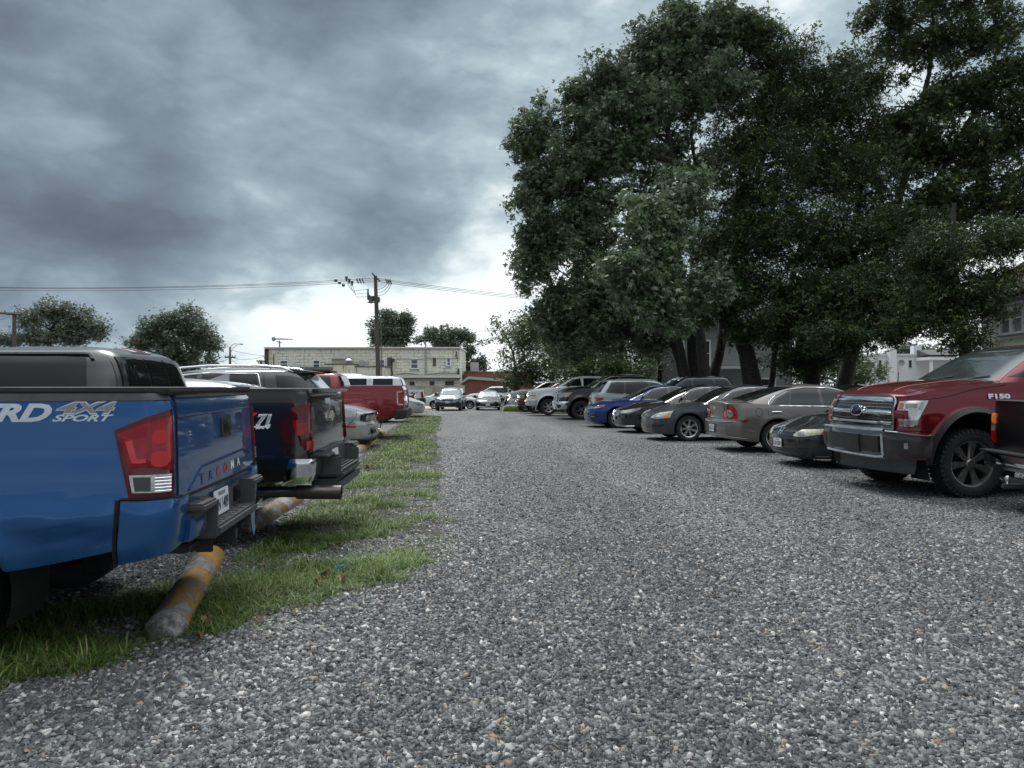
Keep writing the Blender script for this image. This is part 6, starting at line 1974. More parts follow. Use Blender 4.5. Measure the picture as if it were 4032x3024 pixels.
def gravel_mat():
    m = bpy.data.materials.new('gravel')
    m.use_nodes = True
    t = NT(m.node_tree)
    b = t.n['Principled BSDF']
    tc = t.new('ShaderNodeTexCoord').outputs['Object']
    wob = t.noise(tc, 38, 3, 0.6, 0, out=1)
    v = t.new('ShaderNodeVectorMath', operation='SCALE')
    t.l.new(wob, v.inputs[0])
    v.inputs['Scale'].default_value = 0.012
    v2 = t.new('ShaderNodeVectorMath', operation='ADD')
    t.l.new(tc, v2.inputs[0])
    t.l.new(v.outputs[0], v2.inputs[1])
    cols, hts = [], []
    for sc_, off in ((52.0, 0.0), (80.0, 5.3)):
        mp = t.mapping(v2.outputs[0], scale=(sc_, sc_, sc_), loc=(off, off, 0))
        vo = t.new('ShaderNodeTexVoronoi', feature='F1')
        t.l.new(mp, vo.inputs['Vector'])
        vo.inputs['Scale'].default_value = 1.0
        vo.inputs['Randomness'].default_value = 1.0
        s = t.new('ShaderNodeSeparateColor')
        t.l.new(vo.outputs['Color'], s.inputs[0])
        cols.append(t.ramp(s.outputs[0], STONE_STOPS))
        hts.append(t.math('ADD', t.rng(vo.outputs['Distance'], 0.0, 0.62, 1.0, 0.0), t.math('MULTIPLY', s.outputs[1], 0.5)))
    pick = t.rng(t.noise(tc, 9, 4, 0.6), 0.42, 0.58)
    c = t.mix(pick, cols[0], cols[1])
    # worn wheel tracks carry more pale dust; dark damp patches elsewhere
    sp = t.new('ShaderNodeSeparateXYZ')
    t.l.new(tc, sp.inputs[0])
    big = t.noise(t.mapping(tc, scale=(1, 0.25, 1)), 0.8, 5, 0.6, 0.4)
    trk = t.noise(t.mapping(tc, scale=(0.75, 0.03, 1)), 1.0, 2, 0.4)
    k = t.math('ADD', t.rng(big, 0.32, 0.68, 1.05, 1.5), t.rng(trk, 0.35, 0.65, -0.10, 0.20))
    kk = t.new('ShaderNodeCombineXYZ')
    for i in range(3):
        t.l.new(k, kk.inputs[i])
    c = t.mix(1.0, c, kk.outputs[0], 'MULTIPLY')
    t.l.new(c, b.inputs['Base Color'])
    b.inputs['Roughness'].default_value = 0.72
    b.inputs['Specular IOR Level'].default_value = 0.35
    h = t.mix(pick, hts[0], hts[1])
    bp = t.new('ShaderNodeBump')
    bp.inputs['Strength'].default_value = 0.9
    bp.inputs['Distance'].default_value = 0.014
    t.l.new(h, bp.inputs['Height'])
    t.l.new(bp.outputs[0], b.inputs['Normal'])
    return m


mb = MB()
ys = [-30, -5, 0, 5, 10, 20, 34, 37, 40, 44, 48, 53, 57, 62, 75, 90, 400, 1800]
G = [[(x, y, gz(y)) for x in (-1200, -100, -30, -10, 0, 10, 30, 100, 1200)] for y in ys]
mb.grid(G)
tag(mb.build('ground', gravel_mat(), None, True), kind='structure')
tag(None or bpy.data.objects['ground'], label='grey crushed stone lot surface', kind='structure')

# paved street and far yards beyond the lot
mb = MB()
mb.grid([[(x, y, gz(y) + 0.004) for x in (-200, -60, -10, 25, 60, 200)] for y in (64.5, 70, 78, 92)])
tag(mb.build('street', mat('asphalt', (0.16, 0.155, 0.14), 0.85, var=0.25, vscale=0.6), None), kind='structure')


# ---- grass region on the left: right edge x(y), left edge
G_EDGE = [(2.9, -2.6), (3.62, -2.22), (3.80, -1.90), (4.10, -1.58), (4.45, -1.32), (4.70, -1.25), (5.0, -0.94), (5.4, -0.72), (5.9, -0.60), (6.8, -0.60), (7.6, -0.72), (8.4, -0.82), (9.4, -0.90), (12, -1.05), (18, -1.75), (24, -2.3), (33, -3.0), (36, -3.3)]
ge_y = [p[0] for p in G_EDGE]
ge_x = [p[1] for p in G_EDGE]


def vnoise(x, y, s, seed=0):
    """smooth value noise for scattering"""
    r = np.random.default_rng(seed)
    T = r.random((64, 64))
    fx, fy = x / s + 100, y / s + 100
    ix, iy = np.floor(fx).astype(int), np.floor(fy).astype(int)
    tx, ty = fx - ix, fy - iy
    tx, ty = tx * tx * (3 - 2 * tx), ty * ty * (3 - 2 * ty)
    g = lambda a, b: T[a % 64, b % 64]
    return (g(ix, iy) * (1 - tx) + g(ix + 1, iy) * tx) * (1 - ty) + (g(ix, iy + 1) * (1 - tx) + g(ix + 1, iy + 1) * tx) * ty


def grass_density(x, y):
    e = np.interp(y, ge_y, ge_x)
    w = -0.03 + 0.30 * (vnoise(x, y, 0.22, 3) - 0.5) + 0.44 * (vnoise(x, y, 0.62, 4) - 0.5)
    d = (e + w) - x                      # >0 inside
    inside = np.clip(d / 0.24, 0, 1)
    left = np.clip((x - (e - np.interp(y, [3, 6, 12, 36], [2.3, 1.7, 1.5, 1.6]))) / 0.4, 0, 1)
    bare = vnoise(x, y, 0.45, 7) * 0.6 + vnoise(x, y, 1.1, 8) * 0.5
    holes = np.clip((0.71 - bare) / 0.24, 0.05, 1)
    cross = np.interp(y, [7.0, 7.35, 7.7, 8.4, 11.0, 11.4, 12.0], [1, .25, 1, 1, 1, 0.4, 1])
    return inside * left * holes * cross * (y > 3.0) * (y < 36)


# soil and litter under the grass
mb = MB()
rows = []
for y in np.concatenate([np.arange(3.0, 10, 0.12), np.arange(10, 36.2, 0.5)]):
    e = float(np.interp(y, ge_y, ge_x)) - 0.05
    x0 = e - 1.55
    e += 0.16 * (float(vnoise(np.array([e]), np.array([y]), 0.35, 3)[0]) - 0.5)
    rows.append([(x0 + (e - x0) * k / 6, y, gz(y) + 0.004) for k in range(7)])


def soil_mat():
    m = bpy.data.materials.new('soil')
    m.use_nodes = True
    t = NT(m.node_tree)
    b = t.n['Principled BSDF']
    tc = t.new('ShaderNodeTexCoord').outputs['Object']
    n = t.noise(tc, 30, 6, 0.7)
    c = t.ramp(n, [(0.3, (0.02, 0.022, 0.013)), (0.5, (0.045, 0.048, 0.026)), (0.62, (0.075, 0.07, 0.05)), (0.75, (0.16, 0.15, 0.13))])
    t.l.new(c, b.inputs['Base Color'])
    b.inputs['Roughness'].default_value = 0.95
    # breaks up into gravel at its rim
    mask = t.rng(t.noise(tc, 5, 5, 0.65), 0.47, 0.53)
    tr = t.new('ShaderNodeBsdfTransparent')
    mx = t.new('ShaderNodeMixShader')
    t.l.new(mask, mx.inputs[0])
    t.l.new(b.outputs[0], mx.inputs[1])
    t.l.new(tr.outputs[0], mx.inputs[2])
    t.l.new(mx.outputs[0], t.n['Material Output'].inputs[0])
    return m


mb.grid(rows)
tag(mb.build('soil', soil_mat(), None), label='dark soil under the grass strip', kind='structure')

# ---- loose stones near the photographer (real relief), one body of stuff
def stones(n, y0, y1, smin, smax, seed, hw=0.72):
    r = np.random.default_rng(seed)
    u = r.random(n)
    y = np.sqrt(y0 * y0 + u * (y1 * y1 - y0 * y0))
    x = (r.random(n) * 2 - 1) * hw * y
    keep = (r.random(n) > grass_density(x, y) * 0.9) & (r.random(n) > np.clip((y - 9) / 13, 0, 1) ** 0.8)
    x, y = x[keep], y[keep]
    n = len(x)
    s = smin + (smax - smin) * r.random(n) ** 2.6
    base = np.array([[-1, -1, -1], [1, -1, -1], [1, 1, -1], [-1, 1, -1], [-1, -1, 1], [1, -1, 1], [1, 1, 1], [-1, 1, 1]], float)
    V = base[None] * np.ones((n, 1, 1))
    V *= 1 + (r.random((n, 8, 3)) - 0.5) * 1.0
    V[:, 4:, :2] *= (0.45 + 0.5 * r.random((n, 1, 1)))
    V *= np.stack([0.55 + 0.5 * r.random(n), 0.38 + 0.32 * r.random(n), 0.22 + 0.28 * r.random(n)], 1)[:, None, :]
    V *= s[:, None, None]
    a = r.random(n) * 2 * math.pi
    tx, ty = (r.random(n) - 0.5) * 0.9, (r.random(n) - 0.5) * 0.9
    z = V[:, :, 2] + V[:, :, 0] * np.sin(tx)[:, None] + V[:, :, 1] * np.sin(ty)[:, None]
    c, d = np.cos(a)[:, None], np.sin(a)[:, None]
    X_ = V[:, :, 0] * c - V[:, :, 1] * d + x[:, None]
    Y_ = V[:, :, 0] * d + V[:, :, 1] * c + y[:, None]
    Z_ = z + (s * 0.22)[:, None]
    P_ = np.stack([X_, Y_, Z_], 2).reshape(-1, 3)
    F = np.array([(4, 5, 6, 7), (0, 1, 5, 4), (1, 2, 6, 5), (2, 3, 7, 6), (3, 0, 4, 7)])
    F = (F[None] + (np.arange(n) * 8)[:, None, None]).reshape(-1, 4)
    return P_, F


def stone_mat():
    m = bpy.data.materials.new('crushed_stone')
    m.use_nodes = True
    t = NT(m.node_tree)
    b = t.n['Principled BSDF']
    ge = t.new('ShaderNodeNewGeometry')
    tc = t.new('ShaderNodeTexCoord').outputs['Object']
    c = t.ramp(ge.outputs['Random Per Island'], STONE_STOPS)
    n = t.noise(tc, 190, 4, 0.65, 1.0)
    f = t.rng(n, 0.30, 0.72, 0.55, 1.55)
    big = t.noise(t.mapping(tc, scale=(1, 0.25, 1)), 0.8, 5, 0.6, 0.4)
    trk = t.noise(t.mapping(tc, scale=(0.75, 0.03, 1)), 1.0, 2, 0.4)
    f = t.math('MULTIPLY', f, t.math('ADD', t.rng(big, 0.32, 0.68, 0.78, 1.2), t.rng(trk, 0.35, 0.65, -0.12, 0.22)))
    kk = t.new('ShaderNodeCombineXYZ')
    for i in range(3):
        t.l.new(f, kk.inputs[i])
    t.l.new(t.mix(1.0, c, kk.outputs[0], 'MULTIPLY'), b.inputs['Base Color'])
    b.inputs['Roughness'].default_value = 0.62
    b.inputs['Specular IOR Level'].default_value = 0.4
    return m


VA, FA = stones(310000, 2.4, 7.2, 0.007, 0.021, 21, 0.98)
VB, FB = stones(270000, 7.2, 22.0, 0.009, 0.019, 22, 0.80)
o = np_mesh('gravel_stones', np.concatenate([VA, VB]), np.concatenate([FA, FB + len(VA)]), stone_mat())
tag(o, 'loose grey and white crushed stones covering the lot', 'gravel', kind='stuff')


# ---- grass blades
def grass_mat():
    m = bpy.data.materials.new('grass_blades')
    m.use_nodes = True
    t = NT(m.node_tree)
    b = t.n['Principled BSDF']
    ge = t.new('ShaderNodeNewGeometry')
    c = t.ramp(ge.outputs['Random Per Island'], [(0.0, (0.055, 0.105, 0.020)), (0.5, (0.110, 0.19, 0.038)), (0.84, (0.19, 0.27, 0.065)), (0.91, (0.26, 0.28, 0.12)), (1.0, (0.32, 0.26, 0.15))])
    tc = t.new('ShaderNodeTexCoord').outputs['Object']
    pz = t.rng(t.noise(tc, 1.6, 3, 0.5), 0.3, 0.7, 0.7, 1.35)
    kk = t.new('ShaderNodeCombineXYZ')
    for i in range(3):
        t.l.new(pz, kk.inputs[i])
    c2 = t.mix(1.0, c, kk.outputs[0], 'MULTIPLY')
    t.l.new(c2, b.inputs['Base Color'])
    b.inputs['Roughness'].default_value = 0.5
    tl = t.new('ShaderNodeBsdfTranslucent')
    t.l.new(c2, tl.inputs[0])
    mx = t.new('ShaderNodeMixShader')
    mx.inputs[0].default_value = 0.3
    t.l.new(b.outputs[0], mx.inputs[1])
    t.l.new(tl.outputs[0], mx.inputs[2])
    t.l.new(mx.outputs[0], t.n['Material Output'].inputs[0])
    return m


def blades(n, y0, y1, x0, x1, h0, h1, wd, seed, power=1.0):
    r = np.random.default_rng(seed)
    y = y0 + (y1 - y0) * r.random(n) ** power
    x = np.interp(y, ge_y, ge_x) + x0 + (x1 - x0) * r.random(n)
    # gather into tufts
    k = r.integers(0, n, n)
    pull = r.random(n) < 0.55
    cx, cy = np.round(x / 0.07) * 0.07, np.round(y / 0.07) * 0.07
    x = np.where(pull, cx + (r.random(n) - .5) * 0.03, x)
    y = np.where(pull, cy + (r.random(n) - .5) * 0.03, y)
    keep = r.random(n) < grass_density(x, y)
    x, y = x[keep], y[keep]
    n = len(x)
    h = (h0 + (h1 - h0) * r.random(n) ** 2.2) * (0.6 + 0.8 * vnoise(x, y, 0.3, 5))
    a = r.random(n) * 2 * math.pi
    lean = 0.4 + 1.3 * r.random(n)
    dx, dy = np.cos(a), np.sin(a)
    px, py = -dy, dx
    w_ = wd * (0.6 + 0.8 * r.random(n))
    zz = np.interp(y, [0, 34, 44], [0, 0, -0.14])
    rows = []
    for (t, ww) in ((0.0, 1.0), (0.45, 0.8), (0.8, 0.45), (1.0, 0.02)):
        bend = lean * h * (t ** 1.7)
        up = h * t * (1 - 0.35 * lean * t)
        for sg in (-1, 1):
            rows.append(np.stack([x + dx * bend + px * w_ * ww * sg / 2, y + dy * bend + py * w_ * ww * sg / 2, zz + up], 1))
    V = np.stack(rows, 1).reshape(-1, 3)
    F = np.array([(0, 1, 3, 2), (2, 3, 5, 4), (4, 5, 7, 6)])
    F = (F[None] + (np.arange(n) * 8)[:, None, None]).reshape(-1, 4)
    return V, F


parts = [blades(150000, 3.0, 6.6, -2.0, 0.25, 0.018, 0.075, 0.0055, 31),
         blades(70000, 6.4, 12, -1.7, 0.25, 0.028, 0.10, 0.008, 32),
         blades(45000, 12, 36, -1.7, 0.15, 0.04, 0.13, 0.014, 33),
         blades(5000, 3.2, 12.0, -1.5, 0.15, 0.09, 0.22, 0.0035, 34),
         blades(16000, 3.1, 10.0, -1.6, 0.35, 0.05, 0.13, 0.007, 35)]
VV, FF, o_ = [], [], 0
for V, F in parts:
    VV.append(V)
    FF.append(F + o_)
    o_ += len(V)
GM = grass_mat()
tag(np_mesh('grass', np.concatenate(VV), np.concatenate(FF), GM), 'uneven green grass strip between the gravel lane and the left row', 'grass', kind='stuff')

# far grass verge behind the right row end
r_ = np.random.default_rng(5)
n = 30000
x = r_.random(n) * 7.5 - 0.6
y = 50 + r_.random(n) * 12
h = 0.05 + 0.12 * r_.random(n)
a = r_.random(n) * 6.28
zz = np.interp(y, [34, 44, 53, 62, 90], [0, -0.14, -0.36, -0.45, -0.5])
w_ = 0.05
V = np.stack([np.stack([x - w_ * np.cos(a), y - w_ * np.sin(a), zz], 1), np.stack([x + w_ * np.cos(a), y + w_ * np.sin(a), zz], 1),
              np.stack([x + 0.3 * w_ * np.cos(a) + h * .3, y, zz + h], 1), np.stack([x - 0.3 * w_ * np.cos(a) + h * .3, y, zz + h], 1)], 1).reshape(-1, 3)
F = np.arange(n * 4).reshape(-1, 4)
tag(np_mesh('grass', V, F, GM), 'bright green verge behind the far end of the right row', 'grass', kind='stuff')

# ================================================================== wheel stops: round-topped, yellow paint wearing off concrete
def stop_mat(nm='worn_yellow_paint', c0=(0.28, 0.15, 0.03), c1=(0.50, 0.28, 0.055), th=0.49):
    m = bpy.data.materials.new(nm)
    m.use_nodes = True
    t = NT(m.node_tree)
    b = t.n['Principled BSDF']
    tc = t.new('ShaderNodeTexCoord').outputs['Object']
    sp = t.new('ShaderNodeSeparateXYZ')
    t.l.new(tc, sp.inputs[0])
    n1 = t.noise(t.mapping(tc, scale=(1.5, 1.0, 1.5)), 3.6, 10, 0.82, 0.1)
    end = t.math('ADD', t.rng(sp.outputs[1], -0.92, -1.05, 0.0, 0.6), 0.0)
    low = t.rng(sp.outputs[0], 0.0, -0.12, 0.0, 0.22)
    wear = t.rng(t.math('ADD', t.math('ADD', n1, end), low), th, th + 0.07)
    yel = t.mix(t.noise(tc, 14, 5), c0, c1)
    con = t.mix(t.noise(tc, 50, 6, 0.7), (0.16, 0.15, 0.14), (0.46, 0.45, 0.44))
    con = t.mix(t.rng(n1, 0.50, 0.60, 0.85, 0.0), con, (0.055, 0.045, 0.035))
    c = t.mix(wear, yel, con)
    scuff = t.rng(t.noise(t.mapping(tc, scale=(1.5, 2.2, 1)), 9, 6, 0.7, 0.1), 0.64, 0.70)
    c = t.mix(t.math('MULTIPLY', scuff, 0.85), c, (0.012, 0.012, 0.013))
    t.l.new(c, b.inputs['Base Color'])
    b.inputs['Roughness'].default_value = 0.75
    bp = t.new('ShaderNodeBump')
    bp.inputs['Strength'].default_value = 0.5
    bp.inputs['Distance'].default_value = 0.01
    t.l.new(t.noise(tc, 60, 6, 0.7), bp.inputs['Height'])
    t.l.new(bp.outputs[0], b.inputs['Normal'])
    return m


SM_ = stop_mat()
SM2 = stop_mat('dirty_yellow_paint', (0.13, 0.075, 0.03), (0.26, 0.16, 0.06), 0.46)


def wheel_stop(px0, y0, px1, y1, label, rad=0.115, m=None):
    """from pixel foot points near end / far end"""
    D0, D1 = 4260 / (y0 - 1518), 4260 / (y1 - 1518)
    A = Vector(((px0 - 2016) / 3000 * D0, D0, 0))
    Bp = Vector(((px1 - 2016) / 3000 * D1, D1, 0))
    mid = (A + Bp) / 2
    d = (Bp - A)
    L = d.length
    ang = math.atan2(d.y, d.x) - math.pi / 2
    rn = random.Random(int(px0))
    mb = MB()
    G = []
    ny = 40
    for i in range(ny + 1):
        y = -L / 2 + L * i / ny
        e = min(1.0, min(i, ny - i) / 2.0 * 0.5 + 0.55)
        row = []
        for k in range(17):
            th = math.pi * k / 16
            q = rad * e * (1 + 0.03 * math.sin(2.3 * y + 2 * th) + 0.05 * (rn.random() - 0.5))
            row.append((math.cos(th) * q * 1.05, y, -0.02 + math.sin(th) * q * 0.95 + 0.03 * min(1, math.sin(th) * 3)))
        G.append(row)
    mb.grid(G)
    n0 = len(G[0])
    mb.f.append(tuple(range(n0)))
    mb.f.append(tuple(reversed([ny * n0 + k for k in range(n0)])))
    o = mb.build('wheel_stop', m or SM_, None, True, 60)
    o.location = (mid.x, mid.y, 0.0)
    o.rotation_euler = (0, 0, ang)
    return tag(o, label, 'wheel stop', 'yellow wheel stops along the left row')


wheel_stop(640, 2520, 830, 2190, 'worn yellow concrete wheel stop in the foreground with a bare grey end')
wheel_stop(955, 2095, 1165, 1968, 'brownish yellow wheel stop lying in grass behind the blue pickup', 0.12, SM2)
wheel_stop(1235, 1900, 1290, 1858, 'short yellow wheel stop end under the black pickup bumper')
wheel_stop(1402, 1785, 1440, 1755, 'chipped yellow wheel stop in front of the silver coupe, nearer one', 0.13)
wheel_stop(1448, 1748, 1468, 1735, 'small yellow wheel stop in front of the silver coupe, middle one', 0.13)
wheel_stop(1485, 1718, 1500, 1708, 'pale yellow wheel stop in front of the silver coupe, farthest one', 0.13)


# ---- litter
def dead_leaf(px, py, s, rot, curl, label, m):
    D = 4260 / (py - 1518)
    r = random.Random(px)
    pts = []
    for k in range(14):
        a = 2 * math.pi * k / 14
        q = s * (1.0 if k % 2 == 0 else 0.48) * r.uniform(0.75, 1.1)
        pts.append((q * math.cos(a), q * math.sin(a) * 0.8, curl * s * math.sin(2 * a + 1) * 0.5 + 0.02))
    mb = MB()
    mb.add([(0, 0, 0.008)] + pts, [(0, k + 1, (k + 1) % 14 + 1) for k in range(14)])
    mb.tube([(0, 0, 0.01), (-s * 0.6, -s * .4, 0.02), (-s * 1.2, -s * .5, 0.012)], 0.0015, 4)
    o = mb.build('dead_leaf', m, None)
    o.location = ((px - 2016) / 3000 * D, D, 0.025)
    o.rotation_euler = (0.3 * curl, 0.2, rot)
    return tag(o, label, 'leaf', 'fallen brown leaves on the grass')


LM = mat('dead_leaf_tan', (0.30, 0.19, 0.10), 0.8, var=0.4, vscale=30)
LM2 = mat('dead_leaf_brown', (0.14, 0.085, 0.05), 0.8, var=0.4, vscale=30)
for (px, py, s, rt, cu, lb, m) in [
        (1255, 2310, 0.045, 0.4, 1.2, 'tan curled leaf just below the blue wrapper', LM), (1275, 2285, 0.05, 1.4, 1.5, 'brown curled leaf beside the blue wrapper', LM2),
        (1345, 2300, 0.04, 2.4, 1.3, 'tan leaf right of the blue wrapper', LM), (1035, 2245, 0.03, 3.0, 1.0, 'small pale leaf in grass near the blue pickup hitch', LM),
        (860, 2235, 0.045, 0.9, 1.3, 'pale leaf against the far side of the foreground wheel stop', LM), (810, 2470, 0.05, 2.2, 1.2, 'tan leaf beside the bare end of the foreground wheel stop', LM),
        (1020, 2455, 0.045, 0.2, 1.1, 'rusty leaf at the grass edge below the gravel patch', LM), (780, 2530, 0.04, 1.2, 1.0, 'brown leaf nearest the photographer by the wheel stop', LM2),
        (1450, 1852, 0.09, 1.0, 1.5, 'large tan leaf in grass behind the black pickup bumper', LM), (1205, 2080, 0.04, 2.0, 1.0, 'tan leaf in grass right of the second wheel stop', LM),
        (1410, 2090, 0.04, 0.6, 1.2, 'rust leaf close to the gravel edge halfway along the grass', LM2)]:
    dead_leaf(px, py, s, rt, cu, lb, m)
r = random.Random(4)
mb = MB()
n = 9
for i in range(n):
    for j in range(n):
        pass
G = [[(0.045 * (i / 8 - .5) * 1.6 + r.uniform(-.004, .004), 0.04 * (j / 8 - .5) + r.uniform(-.004, .004), 0.012 + r.uniform(0, 0.014)) for j in range(9)] for i in range(9)]
mb.grid(G)
o = mb.build('wrapper', mat('blue_foil', (0.03, 0.32, 0.55), 0.25, 0.4), None)
D = 4260 / (2252 - 1518)
o.location = ((1338 - 2016) / 3000 * D, D, 0.03)
o.rotation_euler = (0.3, -0.2, 0.3)
tag(o, 'crumpled bright blue wrapper lying in the grass', 'wrapper')
# ================================================================== buildings, walls, poles
def stone_mat2(name, base, mortar, sx=1.1, sy=0.42, stain=0.5):
    m = bpy.data.materials.new(name)
    m.use_nodes = True
    t = NT(m.node_tree)
    b = t.n['Principled BSDF']
    tc = t.new('ShaderNodeTexCoord').outputs['Object']
    sp = t.new('ShaderNodeSeparateXYZ')
    t.l.new(tc, sp.inputs[0])
    cb = t.new('ShaderNodeCombineXYZ')
    t.l.new(t.math('ADD', sp.outputs[0], sp.outputs[1]), cb.inputs[0])
    t.l.new(sp.outputs[2], cb.inputs[1])
    nz = t.noise(cb.outputs[0], 0.9, 3, 0.6, out=1)
    v = t.new('ShaderNodeVectorMath', operation='SCALE')
    t.l.new(nz, v.inputs[0])
    v.inputs['Scale'].default_value = 0.5
    v2 = t.new('ShaderNodeVectorMath', operation='ADD')
    t.l.new(cb.outputs[0], v2.inputs[0])
    t.l.new(v.outputs[0], v2.inputs[1])
    br = t.new('ShaderNodeTexBrick')
    t.l.new(v2.outputs[0], br.inputs['Vector'])
    br.offset = 0.5
    br.inputs['Scale'].default_value = 1.0
    br.inputs['Brick Width'].default_value = sx
    br.inputs['Row Height'].default_value = sy
    br.inputs['Mortar Size'].default_value = 0.03
    br.inputs['Mortar Smooth'].default_value = 0.2
    br.inputs['Color1'].default_value = (1, 1, 1, 1)
    br.inputs['Color2'].default_value = (0.82, 0.82, 0.84, 1)
    br.inputs['Mortar'].default_value = (0, 0, 0, 1)
    # the old mortar shows in broken runs only
    show = t.rng(t.noise(cb.outputs[0], 0.8, 4, 0.65), 0.44, 0.54)
    fac = t.math('MULTIPLY', t.math('SUBTRACT', 1.0, br.outputs['Fac']), 1.0)
    mort = t.math('MULTIPLY', br.outputs['Fac'], t.rng(show, 0, 1, 0.25, 1.0))
    big = t.noise(t.mapping(cb.outputs[0], scale=(0.5, 0.22, 1)), 0.8, 6, 0.65)
    col1 = t.mix(t.rng(big, 0.38, 0.62), base, tuple(x * k for x, k in zip(base, (0.92, 0.98, 1.14))))
    drip = t.noise(t.mapping(cb.outputs[0], scale=(3.0, 0.35, 1)), 1.1, 6, 0.7, 0.3)
    col1 = t.mix(t.math('MULTIPLY', t.rng(drip, 0.52, 0.70), stain), col1, (0.20, 0.18, 0.12))
    col1 = t.mix(t.math('MULTIPLY', t.noise(cb.outputs[0], 14, 4, 0.7), 0.25), col1, (0.25, 0.24, 0.2))
    t.l.new(t.mix(mort, col1, mortar), b.inputs['Base Color'])
    b.inputs['Roughness'].default_value = 0.9
    return m


def brick_mat(name, c1, c2, mortar, sc_=1.0):
    m = bpy.data.materials.new(name)
    m.use_nodes = True
    t = NT(m.node_tree)
    b = t.n['Principled BSDF']
    tc = t.new('ShaderNodeTexCoord').outputs['Object']
    sp = t.new('ShaderNodeSeparateXYZ')
    t.l.new(tc, sp.inputs[0])
    cb = t.new('ShaderNodeCombineXYZ')
    t.l.new(t.math('ADD', sp.outputs[0], sp.outputs[1]), cb.inputs[0])
    t.l.new(sp.outputs[2], cb.inputs[1])
    br = t.new('ShaderNodeTexBrick')
    t.l.new(cb.outputs[0], br.inputs['Vector'])
    br.inputs['Scale'].default_value = 1.0
    br.inputs['Brick Width'].default_value = 0.22 * sc_
    br.inputs['Row Height'].default_value = 0.075 * sc_
    br.inputs['Mortar Size'].default_value = 0.01 * sc_
    br.inputs['Color1'].default_value = (*c1, 1)
    br.inputs['Color2'].default_value = (*c2, 1)
    br.inputs['Mortar'].default_value = (*mortar, 1)
    n = t.noise(cb.outputs[0], 1.2, 6, 0.65)
    t.l.new(t.mix(t.rng(n, 0.35, 0.7, 0.0, 0.5), br.outputs[0], tuple(x * 0.6 for x in c1)), b.inputs['Base Color'])
    b.inputs['Roughness'].default_value = 0.88
    return m


def siding_mat(name, c, board=0.2):
    m = bpy.data.materials.new(name)
    m.use_nodes = True
    t = NT(m.node_tree)
    b = t.n['Principled BSDF']
    tc = t.new('ShaderNodeTexCoord').outputs['Object']
    n = t.noise(t.mapping(tc, scale=(0.6, 0.6, 3)), 1.4, 6, 0.65)
    t.l.new(t.mix(t.rng(n, 0.35, 0.7), c, tuple(x * 0.8 for x in c)), b.inputs['Base Color'])
    b.inputs['Roughness'].default_value = 0.6
    return m


def siding_wall(mb, A, B, z0, z1, board=0.2, nrm=(0, -1, 0), gable=None):
    """clapboards: each board a tilted strip, from A to B (plan points)"""
    n = Vector(nrm)
    A, B = Vector((*A, 0)), Vector((*B, 0))
    z = z0
    while z < z1 - 1e-3:
        zz = min(z + board, z1)
        a0, b0, a1, b1 = A, B, A, B
        mb.add([a0 + n * 0.028 + Vector((0, 0, z)), b0 + n * 0.028 + Vector((0, 0, z)), b1 + n * 0.006 + Vector((0, 0, zz)), a1 + n * 0.006 + Vector((0, 0, zz))], [(0, 1, 2, 3)])
        mb.add([a0 + n * 0.006 + Vector((0, 0, z)), b0 + n * 0.006 + Vector((0, 0, z)), b0 + n * 0.028 + Vector((0, 0, z)), a0 + n * 0.028 + Vector((0, 0, z))], [(0, 1, 2, 3)])
        z = zz


WFR = mat('window_white', (0.72, 0.74, 0.74), 0.5, var=0.08)
WGL = mat('house_glass', (0.06, 0.07, 0.075), 0.06, 0, 0.3, 0.8, var=0.6, vscale=1.2)


def window(parent, c, wd, ht, frame=WFR, glass=WGL, fw=0.09, mull=True, sill=True, dpt=0.06, name='window', axis='X', frm_label=None, vm=False):
    """sash window on a wall facing -Y (axis X) or facing -X (axis Y); c = centre of opening in parent space"""
    cx, cy, cz = c

    def bx(dx, dy, dz, sx, sy, sz):
        return ((cx + dx, cy + dy, cz + dz), (sx, sy, sz)) if axis == 'X' else ((cx + dy, cy + dx, cz + dz), (sy, sx, sz))
    mb = MB()
    for sg in (-1, 1):
        mb.box(*bx(sg * (wd / 2 + fw / 2), -dpt / 2, 0, fw, dpt, ht))
        mb.box(*bx(0, -dpt / 2 - 0.003, sg * (ht / 2 + fw / 2), wd + 2 * fw, dpt + 0.006, fw))
    if mull:
        mb.box(*bx(0, -dpt * .35, 0, wd, dpt * .7, fw * 0.6))
    if vm:
        mb.box(*bx(0, -dpt * .38, 0, fw * .6, dpt * .76, ht))
    o = mb.build(name, frame, parent)
    g = MB()
    g.box(*bx(0, -0.012, 0, wd, 0.02, ht))
    g.build('pane', glass, o)
    if sill:
        s_ = MB()
        s_.box(*bx(0, -dpt * .8, -ht / 2 - fw - 0.03, wd + 2 * fw + 0.1, dpt * 1.6, 0.06))
        s_.build('sill', mat('dark_sill', (0.2, 0.19, 0.17), 0.8), o)
    return o


def P(px, py, D):
    return at(px, py, D)


# ---- the long stone-faced building across the street
DB = 100.0
zg = gz(100)
L_, R__ = P(1046, 0, DB).x, P(1812, 0, DB).x
ztop = P(0, 1372, DB).z
root = empty('commercial_building', ((L_ + R__) / 2, DB, zg), 0, 'long two-storey building with pale yellow stone facing and flat roof', 'building')
hw, H = (R__ - L_) / 2, ztop - zg
SMAT = stone_mat2('faced_stone', (0.87, 0.82, 0.65), (0.22, 0.20, 0.17), 1.15, 0.40)
SMAT2 = stone_mat2('rendered_wall', (0.80, 0.75, 0.56), (0.45, 0.42, 0.32), 1.6, 0.6, 1.0)
mb = MB()
mb.box((0, 6, H / 2), (2 * hw, 12, H))
mb.build('wall', SMAT, root)
mb = MB()
mb.box((0, 5.9, H + 0.09), (2 * hw + 0.3, 12.3, 0.18))
mb.build('parapet', mat('white_coping', (0.62, 0.63, 0.62), 0.6), root)
mb = MB()
